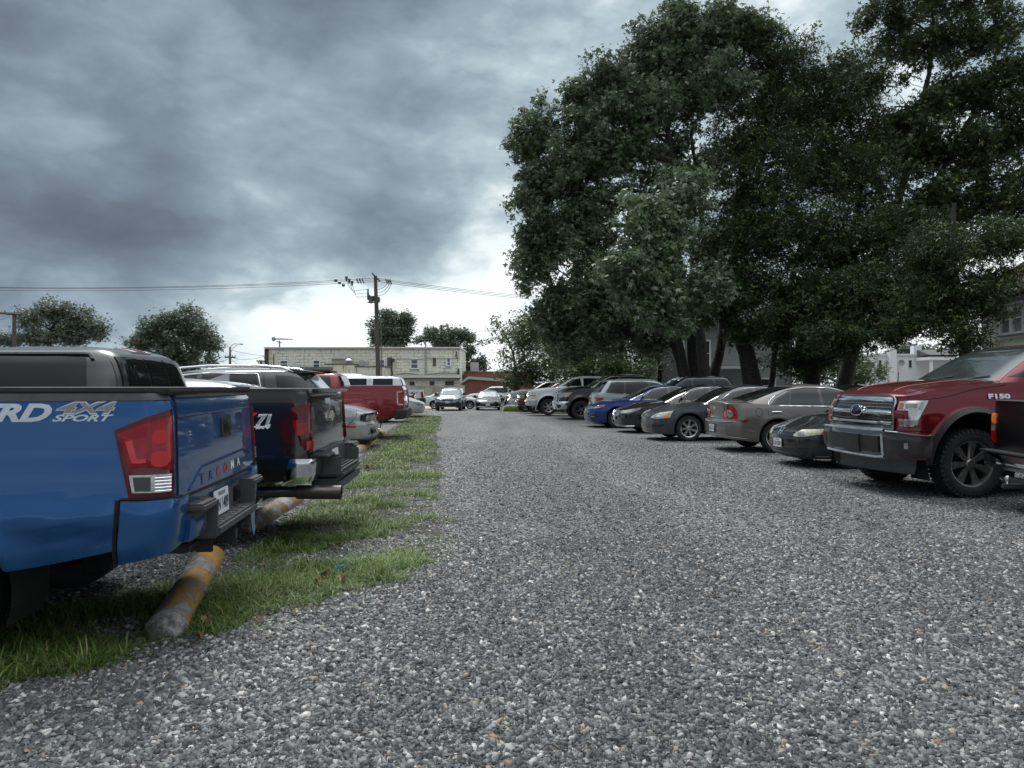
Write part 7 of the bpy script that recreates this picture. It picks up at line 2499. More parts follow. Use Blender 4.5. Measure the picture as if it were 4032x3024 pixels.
mb.box((0, -0.01, H - 0.06), (2 * hw + 0.1, 0.03, 0.07))
mb.build('gutter_line', mat('dark_trim', (0.08, 0.07, 0.06), 0.7), root)
# brick corner with toothed stones
mb = MB()
mb.box((-hw + 0.12, -0.02, H / 2), (0.55, 0.06, H - 0.1))
mb.build('brick_corner', brick_mat('dark_brick', (0.10, 0.045, 0.035), (0.13, 0.055, 0.04), (0.10, 0.09, 0.08), 2), root)
mb = MB()
for k in range(10):
    mb.box((-hw + 0.62 + (0.12 if k % 2 else 0.0), -0.03, 1.2 + 0.62 * k), (0.6 if k % 2 else 0.38, 0.07, 0.36))
mb.build('quoin', mat('quoin_stone', (0.52, 0.47, 0.34), 0.9, var=0.15), root)


def bp(px, py, D=DB):
    v = P(px, py, D)
    return v.x - root.location.x, v.z - zg


for (x0, y0, x1, y1) in ((1105, 1422, 1131, 1445), (1236, 1421, 1257, 1446), (1498, 1419, 1512, 1446), (1620, 1418, 1644, 1449), (1762, 1413, 1771, 1438)):
    ax_, az = bp(x0, y0)
    bx_, bz = bp(x1, y1)
    dark = mat('curtained_glass', (0.10, 0.105, 0.11), 0.2, 0, 0, 0.5, var=0.5, vscale=3)
    window(root, ((ax_ + bx_) / 2, 0, (az + bz) / 2), bx_ - ax_, az - bz, glass=dark, fw=0.16, dpt=0.1)
# bricked-up openings
for (x0, y0, x1, y1) in ((1525, 1407, 1541, 1441), (1704, 1409, 1717, 1442)):
    ax_, az = bp(x0, y0)
    bx_, bz = bp(x1, y1)
    mb = MB()
    mb.box(((ax_ + bx_) / 2, -0.02, (az + bz) / 2), (bx_ - ax_, 0.06, az - bz))
    mb.build('boarded_window', mat('boarded_dark', (0.13, 0.10, 0.085), 0.8, var=0.4, vscale=3), root)
# pipes, conduit and lamp on the wall
pm_ = mat('grey_pipe', (0.36, 0.35, 0.33), 0.6)
dk = mat('dark_iron', (0.05, 0.048, 0.045), 0.6)


def pipe(pts, r, m, name='pipe', D=DB, off=-0.12):
    mb = MB()
    mb.tube([(bp(px, py)[0], off, bp(px, py)[1]) for px, py in pts], r, 6)
    return mb.build(name, m, root)


pipe([(1676, 1345), (1677, 1472)], 0.13, pm_, 'vent_stack')
pipe([(1670, 1372), (1686, 1372)], 0.05, pm_)
pipe([(1079, 1394), (1079, 1441)], 0.05, dk)
pipe([(1543, 1410), (1543, 1462), (1548, 1478)], 0.07, dk, 'downpipe')
pipe([(1805, 1452), (1805, 1484)], 0.13, dk, 'downpipe')
pipe([(1795, 1382), (1799, 1388), (1793, 1402), (1801, 1410), (1796, 1384)], 0.05, dk, 'cable_loop')
pipe([(1560, 1474), (1600, 1470), (1660, 1476), (1750, 1468), (1812, 1470)], 0.05, dk, 'cable')
pipe([(1563, 1412), (1640, 1415), (1720, 1411), (1810, 1412)], 0.03, dk, 'cable')
mb = MB()
x_, z_ = bp(1547, 1418)
mb.lathe([(0.01, 0.22), (0.24, 0.2), (0.3, 0.0), (0.26, -0.22), (0.01, -0.26)], c=(x_, -0.35, z_), axis='Z', n=12)
mb.build('wall_lamp', dk, root, True)
# lower wing with its flat roof edge, little roof and vent
ax_, az = bp(1315, 1440)
bx_, bz = bp(1425, 1440)
cx_, cz = bp(1540, 1449)
mb = MB()
mb.box(((ax_ + bx_) / 2, -2.5, az / 2), (bx_ - ax_, 5, az))
mb.box(((bx_ + cx_) / 2, -2.3, cz / 2), (cx_ - bx_, 4.6, cz))
mb.build('rear_wing', SMAT2, root)
mb = MB()
mb.box(((ax_ + bx_) / 2, -2.5, az + 0.06), (bx_ - ax_ + 0.15, 5.1, 0.13))
mb.box(((bx_ + cx_) / 2 + .05, -2.3, cz + 0.06), (cx_ - bx_ + 0.1, 4.7, 0.13))
mb.build('wing_coping', mat('brown_coping', (0.11, 0.085, 0.07), 0.8), root)
q0, qz = bp(1318, 1416)
q1, _ = bp(1396, 1416)
qp, qpz = bp(1357, 1395)
mb = MB()
mb.box(((q0 + q1) / 2, -1.6, (qz + az) / 2), (q1 - q0 - 0.5, 2.4, qz - az))
mb.build('roof_hut', mat('pale_yellow_wall', (0.50, 0.47, 0.34), 0.85, var=0.1), root)
mb = MB()
mb.add([(q0, -3.0, qz), (q1, -3.0, qz), (q1, -0.3, qz), (q0, -0.3, qz), (qp, -1.6, qpz)], [(0, 1, 4), (1, 2, 4), (2, 3, 4), (3, 0, 4), (3, 2, 1, 0)])
mb.build('hut_roof', mat('slate_roof', (0.10, 0.105, 0.10), 0.8, var=0.2), root)
x_, z_ = bp(1397, 1432)
mb = MB()
mb.lathe([(0.01, 0.55), (0.3, 0.5), (0.52, 0.3), (0.52, 0.18), (0.36, 0.1), (0.32, 0.0), (0.32, -0.35)], c=(x_, -3.6, z_), axis='Z', n=18)
mb.build('roof_vent', mat('galvanised', (0.45, 0.46, 0.46), 0.4, 0.5), root, True)
for px in (1437, 1455):
    x_, z_ = bp(px, 1438)
    mb = MB()
    mb.bbox((x_, -2.2, cz + 0.55), (0.6, 0.6, 0.8 if px < 1450 else 0.55), 0.03)
    mb.build('air_conditioner', mat('galvanised'), root)
# pent roof over the ground floor, right part
ex0, ez = bp(1548, 1488)
ex1, ez2 = bp(1816, 1473)
mb = MB()
mb.prism([(0.0, ez2), (-1.6, ez), (-1.6, ez - 0.12), (0.0, ez - 0.12)], 'X', ex0, ex1)
mb.build('pent_roof', mat('grey_roof_sheet', (0.30, 0.29, 0.27), 0.8, var=0.3), root)
mb = MB()
mb.box(((ex0 + ex1) / 2, -1.66, ez - 0.1), (ex1 - ex0, 0.1, 0.22))
mb.build('pent_roof_edge', mat('dark_trim'), root)
mb = MB()
mb.box(((ex0 + ex1) / 2, -0.6, ez / 2 - 0.1), (ex1 - ex0, 1.2, ez - 0.2))
mb.build('ground_floor_wall', SMAT, root)
for (x0, y0, x1, y1) in ((1620, 1505, 1635, 1518), (1698, 1503, 1712, 1518), (1758, 1503, 1788, 1530)):
    ax2, a2 = bp(x0, y0)
    bx2, b2 = bp(x1, y1)
    window(root, ((ax2 + bx2) / 2, -1.2, (a2 + b2) / 2), bx2 - ax2, a2 - b2, frame=mat('dark_trim'), glass=GLASS, fw=0.06, mull=False, sill=False)
# lower left annex roof seen over the cars
a2, z2 = bp(1125, 1450)
b2, z3 = bp(1345, 1455)
mb = MB()
mb.box(((a2 + b2) / 2, -3.5, z2 - 0.15), (b2 - a2, 6, 0.35))
mb.build('flat_roof', mat('roof_felt', (0.16, 0.165, 0.165), 0.85), root)
mb = MB()
mb.box(((a2 + b2) / 2, -3.3, z2 / 2 - 0.2), (b2 - a2 - 0.4, 5.4, z2 - 0.4))
mb.build('annex_wall', SMAT2, root)
# aerial frame on the roof
rt = mat('aerial_metal', (0.22, 0.28, 0.28), 0.5, 0.4)
ae = empty('roof_aerial', (P(1085, 1500, DB).x, DB + 3, ztop + 0.18), 0, 'grey-green roof aerial on a small platform at the building corner', 'aerial')
mb = MB()
mb.box((0, 0, 0.06), (2.4, 1.2, 0.12))
mb.build('platform', rt, ae)
mb = MB()
mb.tube([(-0.4, 0, 0.1), (-0.4, 0, 1.0)], 0.10, 8)
mb.tube([(-0.8, 0, 0.9), (-0.1, 0, 0.7)], 0.07, 6)
mb.build('mast', rt, ae)
mb = MB()
mb.prism([(-1.3, 1.15), (1.4, 1.15), (1.4, 1.25), (-0.2, 1.32), (-1.3, 1.3)], 'Y', -0.2, 0.2)
mb.lathe([(0.25, -0.18), (0.32, 0.0), (0.25, 0.18)], c=(-1.2, 0, 1.25), axis='X', n=12)
mb.build('boom', rt, ae)

# ---- brick building to its right
DB2 = 96.0
zg2 = gz(96)
x0, x1 = P(1818, 0, DB2).x, P(2075, 0, DB2).x
ba = empty('brick_building', ((x0 + x1) / 2, DB2, zg2), 0, 'low red brick building with a pale sloping roof edge', 'building')
BM = brick_mat('red_brick', (0.20, 0.062, 0.042), (0.25, 0.085, 0.058), (0.16, 0.11, 0.09), 1.6)
hw2 = (x1 - x0) / 2
hA, hB, hC = P(0, 1502, DB2).z - zg2, P(0, 1482, DB2).z - zg2, P(0, 1500, DB2).z - zg2
xm = P(1846, 0, DB2).x - ba.location.x
mb = MB()
mb.prism([(-hw2, 0), (hw2, 0), (hw2, hC - 0.2), (xm, hB - 0.2), (-hw2, hA - 0.2)], 'Y', 0, 8)
mb.build('wall', BM, ba)
mb = MB()
mb.prism([(-hw2 - .1, hA), (xm, hB), (hw2, hC), (hw2, hC - 0.32), (xm, hB - 0.34), (-hw2 - .1, hA - 0.3)], 'Y', -0.25, 8.1)
mb.build('roof_edge', mat('grey_fascia', (0.38, 0.38, 0.37), 0.7), ba)
mb = MB()
hT = P(0, 1466, DB2 + 9).z - zg2
mb.box((0.4, 12, hT / 2), (2 * hw2 + 1.2, 7.8, hT))
mb.build('rear_block', BM, ba)
mb = MB()
mb.box((0.4, 12, hT + 0.06), (2 * hw2 + 1.4, 8, 0.12))
mb.build('coping', mat('brown_coping'), ba)
mb = MB()
mb.box((-hw2 + 1.1, 10.5, hT + 0.75), (1.1, 1.1, 1.3))
mb.build('chimney', mat('pale_block', (0.42, 0.42, 0.40), 0.8), ba)

# ---- concrete wall behind the lane end
cw = MB()
wx0, wx1 = P(1560, 0, 74).x, P(1830, 0, 74).x
cw.box(((wx0 + wx1) / 2, 74, gz(74) + 0.95), (wx1 - wx0, 0.25, 1.9))
cwo = cw.build('concrete_wall', mat('stained_concrete', (0.27, 0.265, 0.25), 0.9, var=0.45, vscale=1.3), None)
tag(cwo, 'stained grey concrete wall behind the cars at the lane end', 'wall')
pv = MB()
pv.grid([[(x, y, gz(y) + 0.008) for x in (P(1560, 0, 66).x, P(1860, 0, 66).x)] for y in (61.5, 66, 73.8)])
tag(pv.build('pavement', mat('pale_paving', (0.46, 0.40, 0.30), 0.9, var=0.2, vscale=1.5), None), kind='structure')

# ---- house clad in pale boards behind the trees
DH = 47.0
hx0, hx1 = P(2690, 0, DH).x, P(3120, 0, DH).x
hs = empty('clapboard_house', ((hx0 + hx1) / 2, DH, 0), 0, 'pale clapboard house half hidden behind the big tree trunks', 'house')
SD = siding_mat('pale_siding', (0.30, 0.31, 0.305))
w2 = (hx1 - hx0) / 2
ch = P(2672, 0, DH + 0).x - hs.location.x
mb = MB()
siding_wall(mb, (-w2, 0), (w2, 0), 0, 5.6, 0.19)
siding_wall(mb, (-w2, 5.5), (-w2, 0), 0, 5.6, 0.19, (-1, 0, 0))
mb.box((0, 4, 2.8), (2 * w2 - 0.02, 7.9, 5.58))
mb.build('wall', SD, hs)
mb = MB()
mb.box((-w2 - 0.0, -0.0, 2.8), (0.16, 0.16, 5.6))
mb.build('corner_board', WFR, hs)
mb = MB()
mb.prism([(-0.5, 5.5), (4.0, 8.2), (8.6, 5.5)], 'X', -w2 - 0.4, w2 + 0.4)
mb.build('roof', mat('shingle_grey', (0.11, 0.11, 0.11), 0.9, var=0.2), hs)
# low wing running left with its own window
mb = MB()
wl = P(2555, 0, DH + 3).x - hs.location.x
siding_wall(mb, (wl, 3.0), (-w2 - .1, 0.8), 0, 4.6, 0.19, (-0.3, -0.95, 0))
mb.box(((wl - w2) / 2, 5.2, 2.29), (-w2 - wl, 3.9, 4.58))
mb.build('side_wing', SD, hs)
window(hs, (P(2607, 0, DH + 1.9).x - hs.location.x, 2.05, P(0, 1455, DH + 1.9).z), 0.55, 1.9, glass=GLASS, fw=0.07, dpt=0.12)
window(hs, (P(2760, 0, DH).x - hs.location.x, -0.03, 3.4), 1.0, 1.5)
window(hs, (P(3010, 0, DH).x - hs.location.x, -0.03, 1.4), 1.2, 0.8, glass=GLASS)
mb = MB()
mb.box((P(2870, 0, DH).x - hs.location.x, -0.9, 2.5), (3.4, 1.8, 0.16))
mb.build('porch_roof', WFR, hs)

# ---- cream house at the right edge: its long side runs away from the lot
DC = 33.6
ch_ = empty('cream_house', (P(3868, 0, DC).x, DC, 0), R(-99), 'cream house with brown roof and paired sash windows at the right edge', 'house')
CW = siding_mat('cream_siding', (0.76, 0.71, 0.60))
ze = 5.1
mb = MB()
siding_wall(mb, (0, 0), (14, 0), 0, ze - 0.1, 0.16)
mb.box((7, 4.5, ze / 2 - 0.06), (13.9, 8.96, ze - 0.1))
mb.build('wall', CW, ch_)
mb = MB()
mb.box((7, -0.06, 3.42), (14.1, 0.1, 0.2))
mb.build('belt_board', WFR, ch_)
mb = MB()
mb.box((7, -0.07, ze - 0.25), (14.1, 0.08, 0.3))
mb.build('frieze_board', mat('grey_board', (0.30, 0.31, 0.31), 0.7), ch_)
mb = MB()
mb.add([(-0.6, -0.8, ze), (15, -0.8, ze), (15, 9.8, ze), (-0.6, 9.8, ze), (3.5, 4.5, ze + 4.2), (15, 4.5, ze + 4.2)], [(0, 1, 5, 4), (1, 2, 5), (2, 3, 4, 5), (3, 0, 4), (3, 2, 1, 0)])
mb.build('roof', brick_mat('brown_shingles', (0.15, 0.10, 0.075), (0.19, 0.125, 0.09), (0.09, 0.06, 0.05), 2.6), ch_)
mb = MB()
mb.box((7.2, -0.85, ze + 0.02), (15.7, 0.1, 0.14))
mb.build('gutter', WFR, ch_)
curt = mat('netted_glass', (0.24, 0.25, 0.25), 0.12, 0, 0.3, 0.6, var=0.5, vscale=1.6)
for x_ in (2.35, 3.35, 7.2):
    window(ch_, (x_, -0.02, 4.13), 0.78, 1.1, glass=curt, fw=0.1, dpt=0.12)
# ---- distant white building
DW = 88.0
wx0, wx1 = P(3440, 0, DW).x, P(3760, 0, DW).x
wb = empty('white_building', ((wx0 + wx1) / 2, DW, -0.5), 0, 'distant white two-storey building with tall chimney and small dark windows', 'building')
WW = mat('white_render', (0.70, 0.71, 0.71), 0.7, var=0.08)
zt_ = P(0, 1400, DW).z + 0.5
k2 = (wx1 - wx0) / 2
mb = MB()
mb.box((0, 4, zt_ / 2), (2 * k2, 8, zt_))
mb.build('wall', WW, wb)
mb = MB()
mb.box((0, 4, zt_ + 0.1), (2 * k2 + 0.3, 8.3, 0.22))
mb.build('parapet', mat('white_coping'), wb)
mb = MB()
mb.box((P(3505, 0, DW).x - wb.location.x, -0.35, (zt_ + 1.9) / 2), (0.75, 0.8, zt_ + 1.9))
mb.build('chimney', WW, wb)
mb = MB()
mb.box((P(3612, 0, DW).x - wb.location.x, 0.3, zt_ + 0.5), (0.9, 0.8, 1.2))
mb.build('chimney', WW, wb)
for px in (3464, 3494, 3524, 3583):
    window(wb, (P(px, 0, DW).x - wb.location.x, -0.02, P(0, 1433, DW).z + 0.5), 0.28 if px != 3583 else 0.34, 0.85, frame=WW, glass=GLASS, fw=0.04, mull=False, sill=False)
pc = P(3650, 0, DW).x - wb.location.x
mb = MB()
mb.box((pc + 1.2, -1.6, P(0, 1415, DW).z + 0.5), (5.2, 3.2, 0.35))
mb.build('porch_roof', WW, wb)
mb = MB()
mb.prism([(-3.0, P(0, 1405, DW).z + 0.6), (0.2, P(0, 1390, DW).z + 0.9), (0.2, P(0, 1405, DW).z + 0.6)], 'X', pc - 1.2, pc + 3.6)
mb.build('porch_shingles', mat('shingle_grey'), wb)
for dx in (-1.1, 1.0, 3.2):
    mb = MB()
    mb.tube([(pc + dx, -2.9, 0), (pc + dx, -2.9, P(0, 1417, DW).z + 0.5)], [0.2, 0.17], 10)
    mb.build('porch_column', WW, wb, True)
mb = MB()
q = P(3548, 1430, DW - 0.5)
mb.lathe([(0.02, 0.1), (0.28, 0.02), (0.38, -0.12)], c=(q.x - wb.location.x, -0.5, q.z + 0.5), axis='Y', n=14)
mb.tube([(q.x - wb.location.x, -0.4, q.z + 0.45), (q.x - wb.location.x + .1, -0.1, q.z + 0.2)], 0.04, 6)
mb.build('satellite_dish', pm_, wb, True)

# ---- pole sign
sx = P(3419, 1450, 60)
sg = empty('pole_sign', (sx.x, 60, gz(60)), 0.0, 'blank white two-panel pole sign left of the white building', 'sign')
z0_, z1_ = P(0, 1512, 60).z - gz(60), P(0, 1426, 60).z - gz(60)
for k, (a_, b_, m_) in enumerate(((z0_ + 0.05, z0_ + (z1_ - z0_) * .42, WHITE), (z0_ + (z1_ - z0_) * .47, z0_ + (z1_ - z0_) * .70, WHITE), (z0_ + (z1_ - z0_) * .73, z1_, mat('brown_sign_panel', (0.12, 0.10, 0.09), 0.6)))):
    mb = MB()
    mb.bbox((0, 0, (a_ + b_) / 2), (0.85, 0.16, b_ - a_), 0.01)
    mb.build('sign_panel', m_, sg)
mb = MB()
mb.tube([(-0.5, 0, 0), (-0.5, 0, z1_ + .03)], 0.045, 8)
mb.tube([(0.5, 0, 0), (0.5, 0, z1_ + .03)], 0.045, 8)
mb.build('sign_post', mat('galvanised'), sg)

# ---- leaning white post by the far trucks
a_, b_ = P(1981, 1593, 50), P(2006, 1528, 50)
mb = MB()
mb.tube([(a_.x, 50, gz(50) - 0.1), (a_.x, 50, a_.z), (b_.x, 50, b_.z)], [0.022, 0.022, 0.02], 8)
o = mb.build('leaning_post', mat('white_post', (0.75, 0.76, 0.76), 0.5), None)
tag(o, 'thin leaning white post standing right of the black car with the bar grille', 'post')

# ================================================================== utility poles, wires, street lamp
WOOD = mat('pole_wood', (0.085, 0.075, 0.065), 0.9, var=0.3, vscale=4)
WIRE = mat('wire_black', (0.02, 0.02, 0.022), 0.6)
INS = mat('insulator_grey', (0.09, 0.085, 0.085), 0.4)
DP = 67.0
base = P(1493, 1518, DP)
tip = P(1478, 1086, DP)
pr = empty('utility_pole', (base.x, DP, gz(DP)), 0, 'tall leaning timber utility pole with transformers and cut-outs in front of the stone building', 'utility pole')
o0 = Vector((base.x, DP, gz(DP)))
tp = tip - o0
mb = MB()
mb.tube([(0.0, 0, 0), tuple(tp * 0.5), tuple(tp)], [0.235, 0.19, 0.15], 12)
mb.build('pole', WOOD, pr, True)


def L3(px, py, dy=0.0):
    v = P(px, py, DP + dy)
    return v - o0


mb = MB()
a_, b_ = L3(1466, 1077, -0.9), L3(1494, 1106, 0.9)
M = (b_ - a_)
mb.tube([a_, b_], 0.09, 4)
mb.build('crossarm', WOOD, pr)
mb = MB()
for (pa, pb) in (((1448, 1163), (1449, 1158)), ((1452, 1170), (1452, 1150))):
    pass
for k, (px, py) in enumerate(((1449, 1150), (1449, 1165), (1456, 1175), (1462, 1180))):
    c0 = L3(px, py, -0.3)
    mb.tube([c0 + Vector((0, 0, -0.25)), c0 + Vector((0, 0, 0.3))], [0.10, 0.06], 8)
for k, (px, py) in enumerate(((1453, 1172), (1460, 1185), (1470, 1178))):
    c0 = L3(px, py, 0.3)
    mb.bbox(c0, (0.3, 0.3, 0.42), 0.04)
mb.tube([L3(1447, 1190, 0), L3(1484, 1192, 0)], 0.06, 6)
mb.tube([L3(1450, 1168, 0), L3(1484, 1166, 0)], 0.05, 6)
c0 = L3(1488, 1180, 0.2)
mb.bbox(c0, (0.35, 0.5, 0.5), 0.05)
mb.build('switchgear', INS, pr)
mb = MB()
pts = [L3(1489, 1190), L3(1491, 1225), L3(1499, 1262), L3(1502, 1300), L3(1501, 1345), L3(1503, 1400), L3(1504, 1480)]
mb.tube([p + Vector((0, -0.15, 0)) for p in pts], 0.045, 6)
mb.build('riser_cable', INS, pr)


def sag(a, b, s, n=24):
    a, b = Vector(a), Vector(b)
    return [a.lerp(b, t) - Vector((0, 0, 4 * s * t * (1 - t))) for t in np.linspace(0, 1, n)]


# three line wires to the left, three to the right, each hung from the arm
for k, (y0, yl, yr, dy) in enumerate(((1093, 1137, 1157, -0.8), (1099, 1138, 1163, 0.0), (1106, 1148, 1168, 0.8))):
    a_ = P(1478 + 3 * k, y0 + 2, DP + dy)
    lf_ = P(-260, yl - 10, DP + dy)
    mb = MB()
    mb.tube(sag(a_, lf_, 0.42, 40), 0.018, 5)
    o = mb.build('power_line', WIRE, None)
    tag(o, ('top', 'middle', 'lowest')[k] + ' wire of the three running left from the timber pole', 'wire', 'wires on the utility pole')
    rt_ = P(2700, yr + 42, DP + dy + 8)
    mb = MB()
    mb.tube(sag(a_, rt_, 0.45, 40), 0.018, 5)
    o = mb.build('power_line', WIRE, None)
    tag(o, ('top', 'middle', 'lowest')[k] + ' wire of the three running right into the big tree', 'wire', 'wires on the utility pole')
    mb = MB()
    # strain insulators and jumper loops
    for s_, e_ in ((0.028, lf_), (0.028, rt_)):
        d = (e_ - a_)
        for t_ in (0.030, 0.036, 0.042):
            q = a_.lerp(e_, t_) - Vector((0, 0, 4 * .42 * t_ * (1 - t_))) - o0
            dn = d.normalized()
            mb.tube([q - dn * 0.03, q + dn * 0.03], 0.13, 8)
    mb.build('insulator', INS, pr)
    mb = MB()
    jl = L3(1364 + 11 * k, 1100 + 9 * k, dy)
    mb.tube([jl + Vector((0, 0, 0.25)), jl - Vector((0, 0, 0.15))], [0.14, 0.08], 6)
    el = L3(1446, 1140 + 14 * k, -.3)
    cur = [jl, jl + Vector((0.25, 0, -0.7)), (jl + el) / 2 + Vector((-0.3, 0, -0.62)), el + Vector((-0.6, 0, -0.03)), el]
    cc = [Vector(tuple(np.interp(t_, np.linspace(0, 1, 5), [c_[i] for c_ in cur]) for i in range(3))) for t_ in np.linspace(0, 1, 16)]
    for _ in range(2):
        cc = [cc[0]] + [(cc[i - 1] + 2 * cc[i] + cc[i + 1]) / 4 for i in range(1, len(cc) - 1)] + [cc[-1]]
    mb.tube(cc, 0.022, 5)
    jr = L3(1526 + 7 * k, 1100 + 4 * k, dy)
    er = L3(1486, 1140 + 12 * k, 0)
    cc = [Vector((er.x + (jr.x - er.x) * math.sin(t_ * math.pi / 2), er.y + (jr.y - er.y) * t_, er.z + (jr.z - er.z) * (1 - math.cos(t_ * math.pi / 2)))) for t_ in np.linspace(0, 1, 14)]
    mb.tube(cc, 0.022, 5)
    q = P(1322 + 15 * k, 1103 + 10 * k, DP + dy) - o0
    mb.tube([q - Vector((0.12, 0, 0)), q + Vector((0.12, 0, 0))], 0.13, 8)
    mb.build('jumper_loop', INS, pr)


def util_pole(px, py_top, D, label, arms, rad=0.15, lean=0.0, hgt=None):
    b0 = P(px, 1518, D)
    t0 = P(px + lean, py_top, D)
    o0_ = Vector((b0.x, D, gz(D)))
    e = empty('utility_pole', tuple(o0_), 0, label, 'utility pole')
    mb = MB()
    mb.tube([(0, 0, 0), tuple(t0 - o0_)], [rad * 1.2, rad * 0.8], 8)
    mb.build('pole', WOOD, e, True)
    for (ya, x0, x1, tilt) in arms:
        a_ = P(px + x0, ya, D) - o0_
        b_ = P(px + x1, ya + tilt, D) - o0_
        mb = MB()
        mb.tube([a_ + Vector((0, -.1, 0)), b_ + Vector((0, -.1, 0))], rad * .6, 4)
        for t_ in (0.05, 0.3, 0.7, 0.95):
            q = a_.lerp(b_, t_)
            mb.tube([q, q + Vector((0, 0, 0.28))], [0.06, 0.05], 6)
        mb.build('crossarm', WOOD, e)
    return e


util_pole(56, 1232, 72, 'timber pole with tilted crossarm at the left edge', [(1232, -66, 30, 6)], 0.2)
util_pole(906, 1366, 105, 'grey pole carrying crossarm and street lamp beyond the left trees', [(1407, -20, 22, 0)], 0.17)
util_pole(1028, 1418, 130, 'small distant pole left of the stone building', [(1422, -17, 17, 0), (1430, -12, 12, 0)], 0.17)
util_pole(1738, 1282, 128, 'distant pole rising behind the stone building roof', [(1284, -3, 28, 0)], 0.22)
util_pole(1908, 1418, 150, 'thin pole standing behind the brick building', [(1424, -8, 8, 0)], 0.2)
D = 104
lb = P(906, 1372, D)
lp = empty('street_lamp', (lb.x, D, lb.z - 0.3), 0, 'curved-arm street lamp mounted on the pole beyond the left trees', 'street lamp')
mb = MB()
e_ = P(950, 1356, D) - Vector((lb.x, D, lb.z - .3))
mb.tube([(0, 0, 0), (0.1, 0, 0.6), (0.55, 0, 0.95), (e_.x, 0, e_.z)], 0.05, 6)
mb.tube([(0, 0, -0.4), (0.5, 0, 0.45), (1.0, 0, 0.8)], 0.03, 5)
mb.build('arm', pm_, lp, True)
mb = MB()
mb.bbox((e_.x, 0, e_.z + 0.02), (0.5, 0.22, 0.16), 0.05)
mb.build('lamp_head', mat('galvanised'), lp, True)
k = 0
for (xa, ya, xb, yb, D, s_, lb_) in ((906, 1407, 520, 1350, 105, 0.5, 'wire from the lamp pole to the left, upper one'), (906, 1412, 560, 1420, 105, 0.9, 'wire from the lamp pole to the left, lower one'),
                                     (906, 1407, 1046, 1400, 105, 0.4, 'wire from the lamp pole to the stone building corner'), (906, 1410, 1040, 1452, 105, 0.8, 'steep slack wire dropping right of the lamp pole'),
                                     (906, 1378, 1046, 1402, 105, 0.1, 'straight stay wire right of the lamp pole'), (56, 1236, -200, 1262, 72, 0.2, 'wire leaving the left edge pole, upper one'),
                                     (56, 1240, -200, 1290, 72, 0.3, 'wire leaving the left edge pole, lower one'), (40, 1232, 330, 1330, 72, 0.6, 'wire dropping from the left edge pole into the trees'),
                                     (1738, 1286, 2090, 1303, 128, 0.3, 'wire running right from the distant roofline pole'), (1738, 1375, 2090, 1385, 128, 0.3, 'low wire right of the stone building')):
    mb = MB()
    mb.tube(sag(P(xa, ya, D), P(xb, yb, D), s_), 0.022, 5)
    tag(mb.build('power_line', WIRE, None), lb_, 'wire')
# ================================================================== trees
def leaf_mat(name, c0, c1, under, young=None):
    m = bpy.data.materials.new(name)
    m.use_nodes = True
    t = NT(m.node_tree)
    b = t.n['Principled BSDF']
    ge = t.new('ShaderNodeNewGeometry')
    st = [(0.0, c0), (0.9, c1)] + ([(0.96, young)] if young else [])
    c = t.ramp(ge.outputs['Random Per Island'], st)
    tc = t.new('ShaderNodeTexCoord').outputs['Object']
    big = t.rng(t.noise(tc, 0.45, 4, 0.6), 0.35, 0.65, 0.65, 1.4)
    kk = t.new('ShaderNodeCombineXYZ')
    for i in range(3):
        t.l.new(big, kk.inputs[i])
    c = t.mix(1.0, c, kk.outputs[0], 'MULTIPLY')
    c = t.mix(ge.outputs['Backfacing'], c, under)
    t.l.new(c, b.inputs['Base Color'])
    b.inputs['Roughness'].default_value = 0.45
    b.inputs['Specular IOR Level'].default_value = 0.35
    tl = t.new('ShaderNodeBsdfTranslucent')
    t.l.new(c, tl.inputs[0])
    mx = t.new('ShaderNodeMixShader')
    mx.inputs[0].default_value = 0.22
    t.l.new(b.outputs[0], mx.inputs[1])
    t.l.new(tl.outputs[0], mx.inputs[2])
    t.l.new(mx.outputs[0], t.n['Material Output'].inputs[0])
    return m


def _lobe(a, L, w):
    c, s = math.cos(a), math.sin(a)
    f = lambda u, v, z: (u * c - v * s, u * s + v * c, z)
    return [f(0, 0, 0), f(L * .45, -w, 0.06), f(L, 0, -0.05), f(L * .45, w, 0.06)]


T_MAPLE = np.array(_lobe(0, 1.0, .17) + _lobe(.85, .78, .15) + _lobe(-.85, .78, .15))
T_OVAL = np.array(_lobe(0, 1.0, .26))
T_PAIR = np.array(_lobe(0, 1.0, .2) + _lobe(1.3, .8, .18))


def leaves(C, n, size, spread, tmpl, r, droop=0.5, flip=0.0):
    """C: (k,3) twig centres, n leaves shared among them"""
    k = len(C)
    idx = r.integers(0, k, n)
    p = C[idx] + r.normal(0, 1, (n, 3)) * np.array([spread, spread, spread * 0.8])
    th = r.random(n) * 2 * math.pi
    el = -droop + r.normal(0, 0.55, n)
    d = np.stack([np.cos(th) * np.cos(el), np.sin(th) * np.cos(el), np.sin(el)], 1)
    up = np.stack([r.normal(0, .6, n), r.normal(0, .6, n), np.ones(n)], 1)
    if flip:
        up[:, 2] *= np.where(r.random(n) < flip, -1, 1)
    sd = np.cross(up, d)
    sd /= np.linalg.norm(sd, axis=1, keepdims=True) + 1e-9
    nn = np.cross(d, sd)
    s = size * (0.55 + 0.8 * r.random(n))
    T = tmpl
    V = p[:, None, :] + s[:, None, None] * (T[None, :, 0, None] * d[:, None, :] + T[None, :, 1, None] * sd[:, None, :] + T[None, :, 2, None] * nn[:, None, :])
    nq = len(T) // 4
    F = np.arange(n * len(T)).reshape(-1, 4)
    if nq > 1:        # share the base vertex so each leaf is one island
        F = F.reshape(n, nq, 4)
        F[:, 1:, 0] = F[:, :1, 0]
        F = F.reshape(-1, 4)
    return V.reshape(-1, 3), F


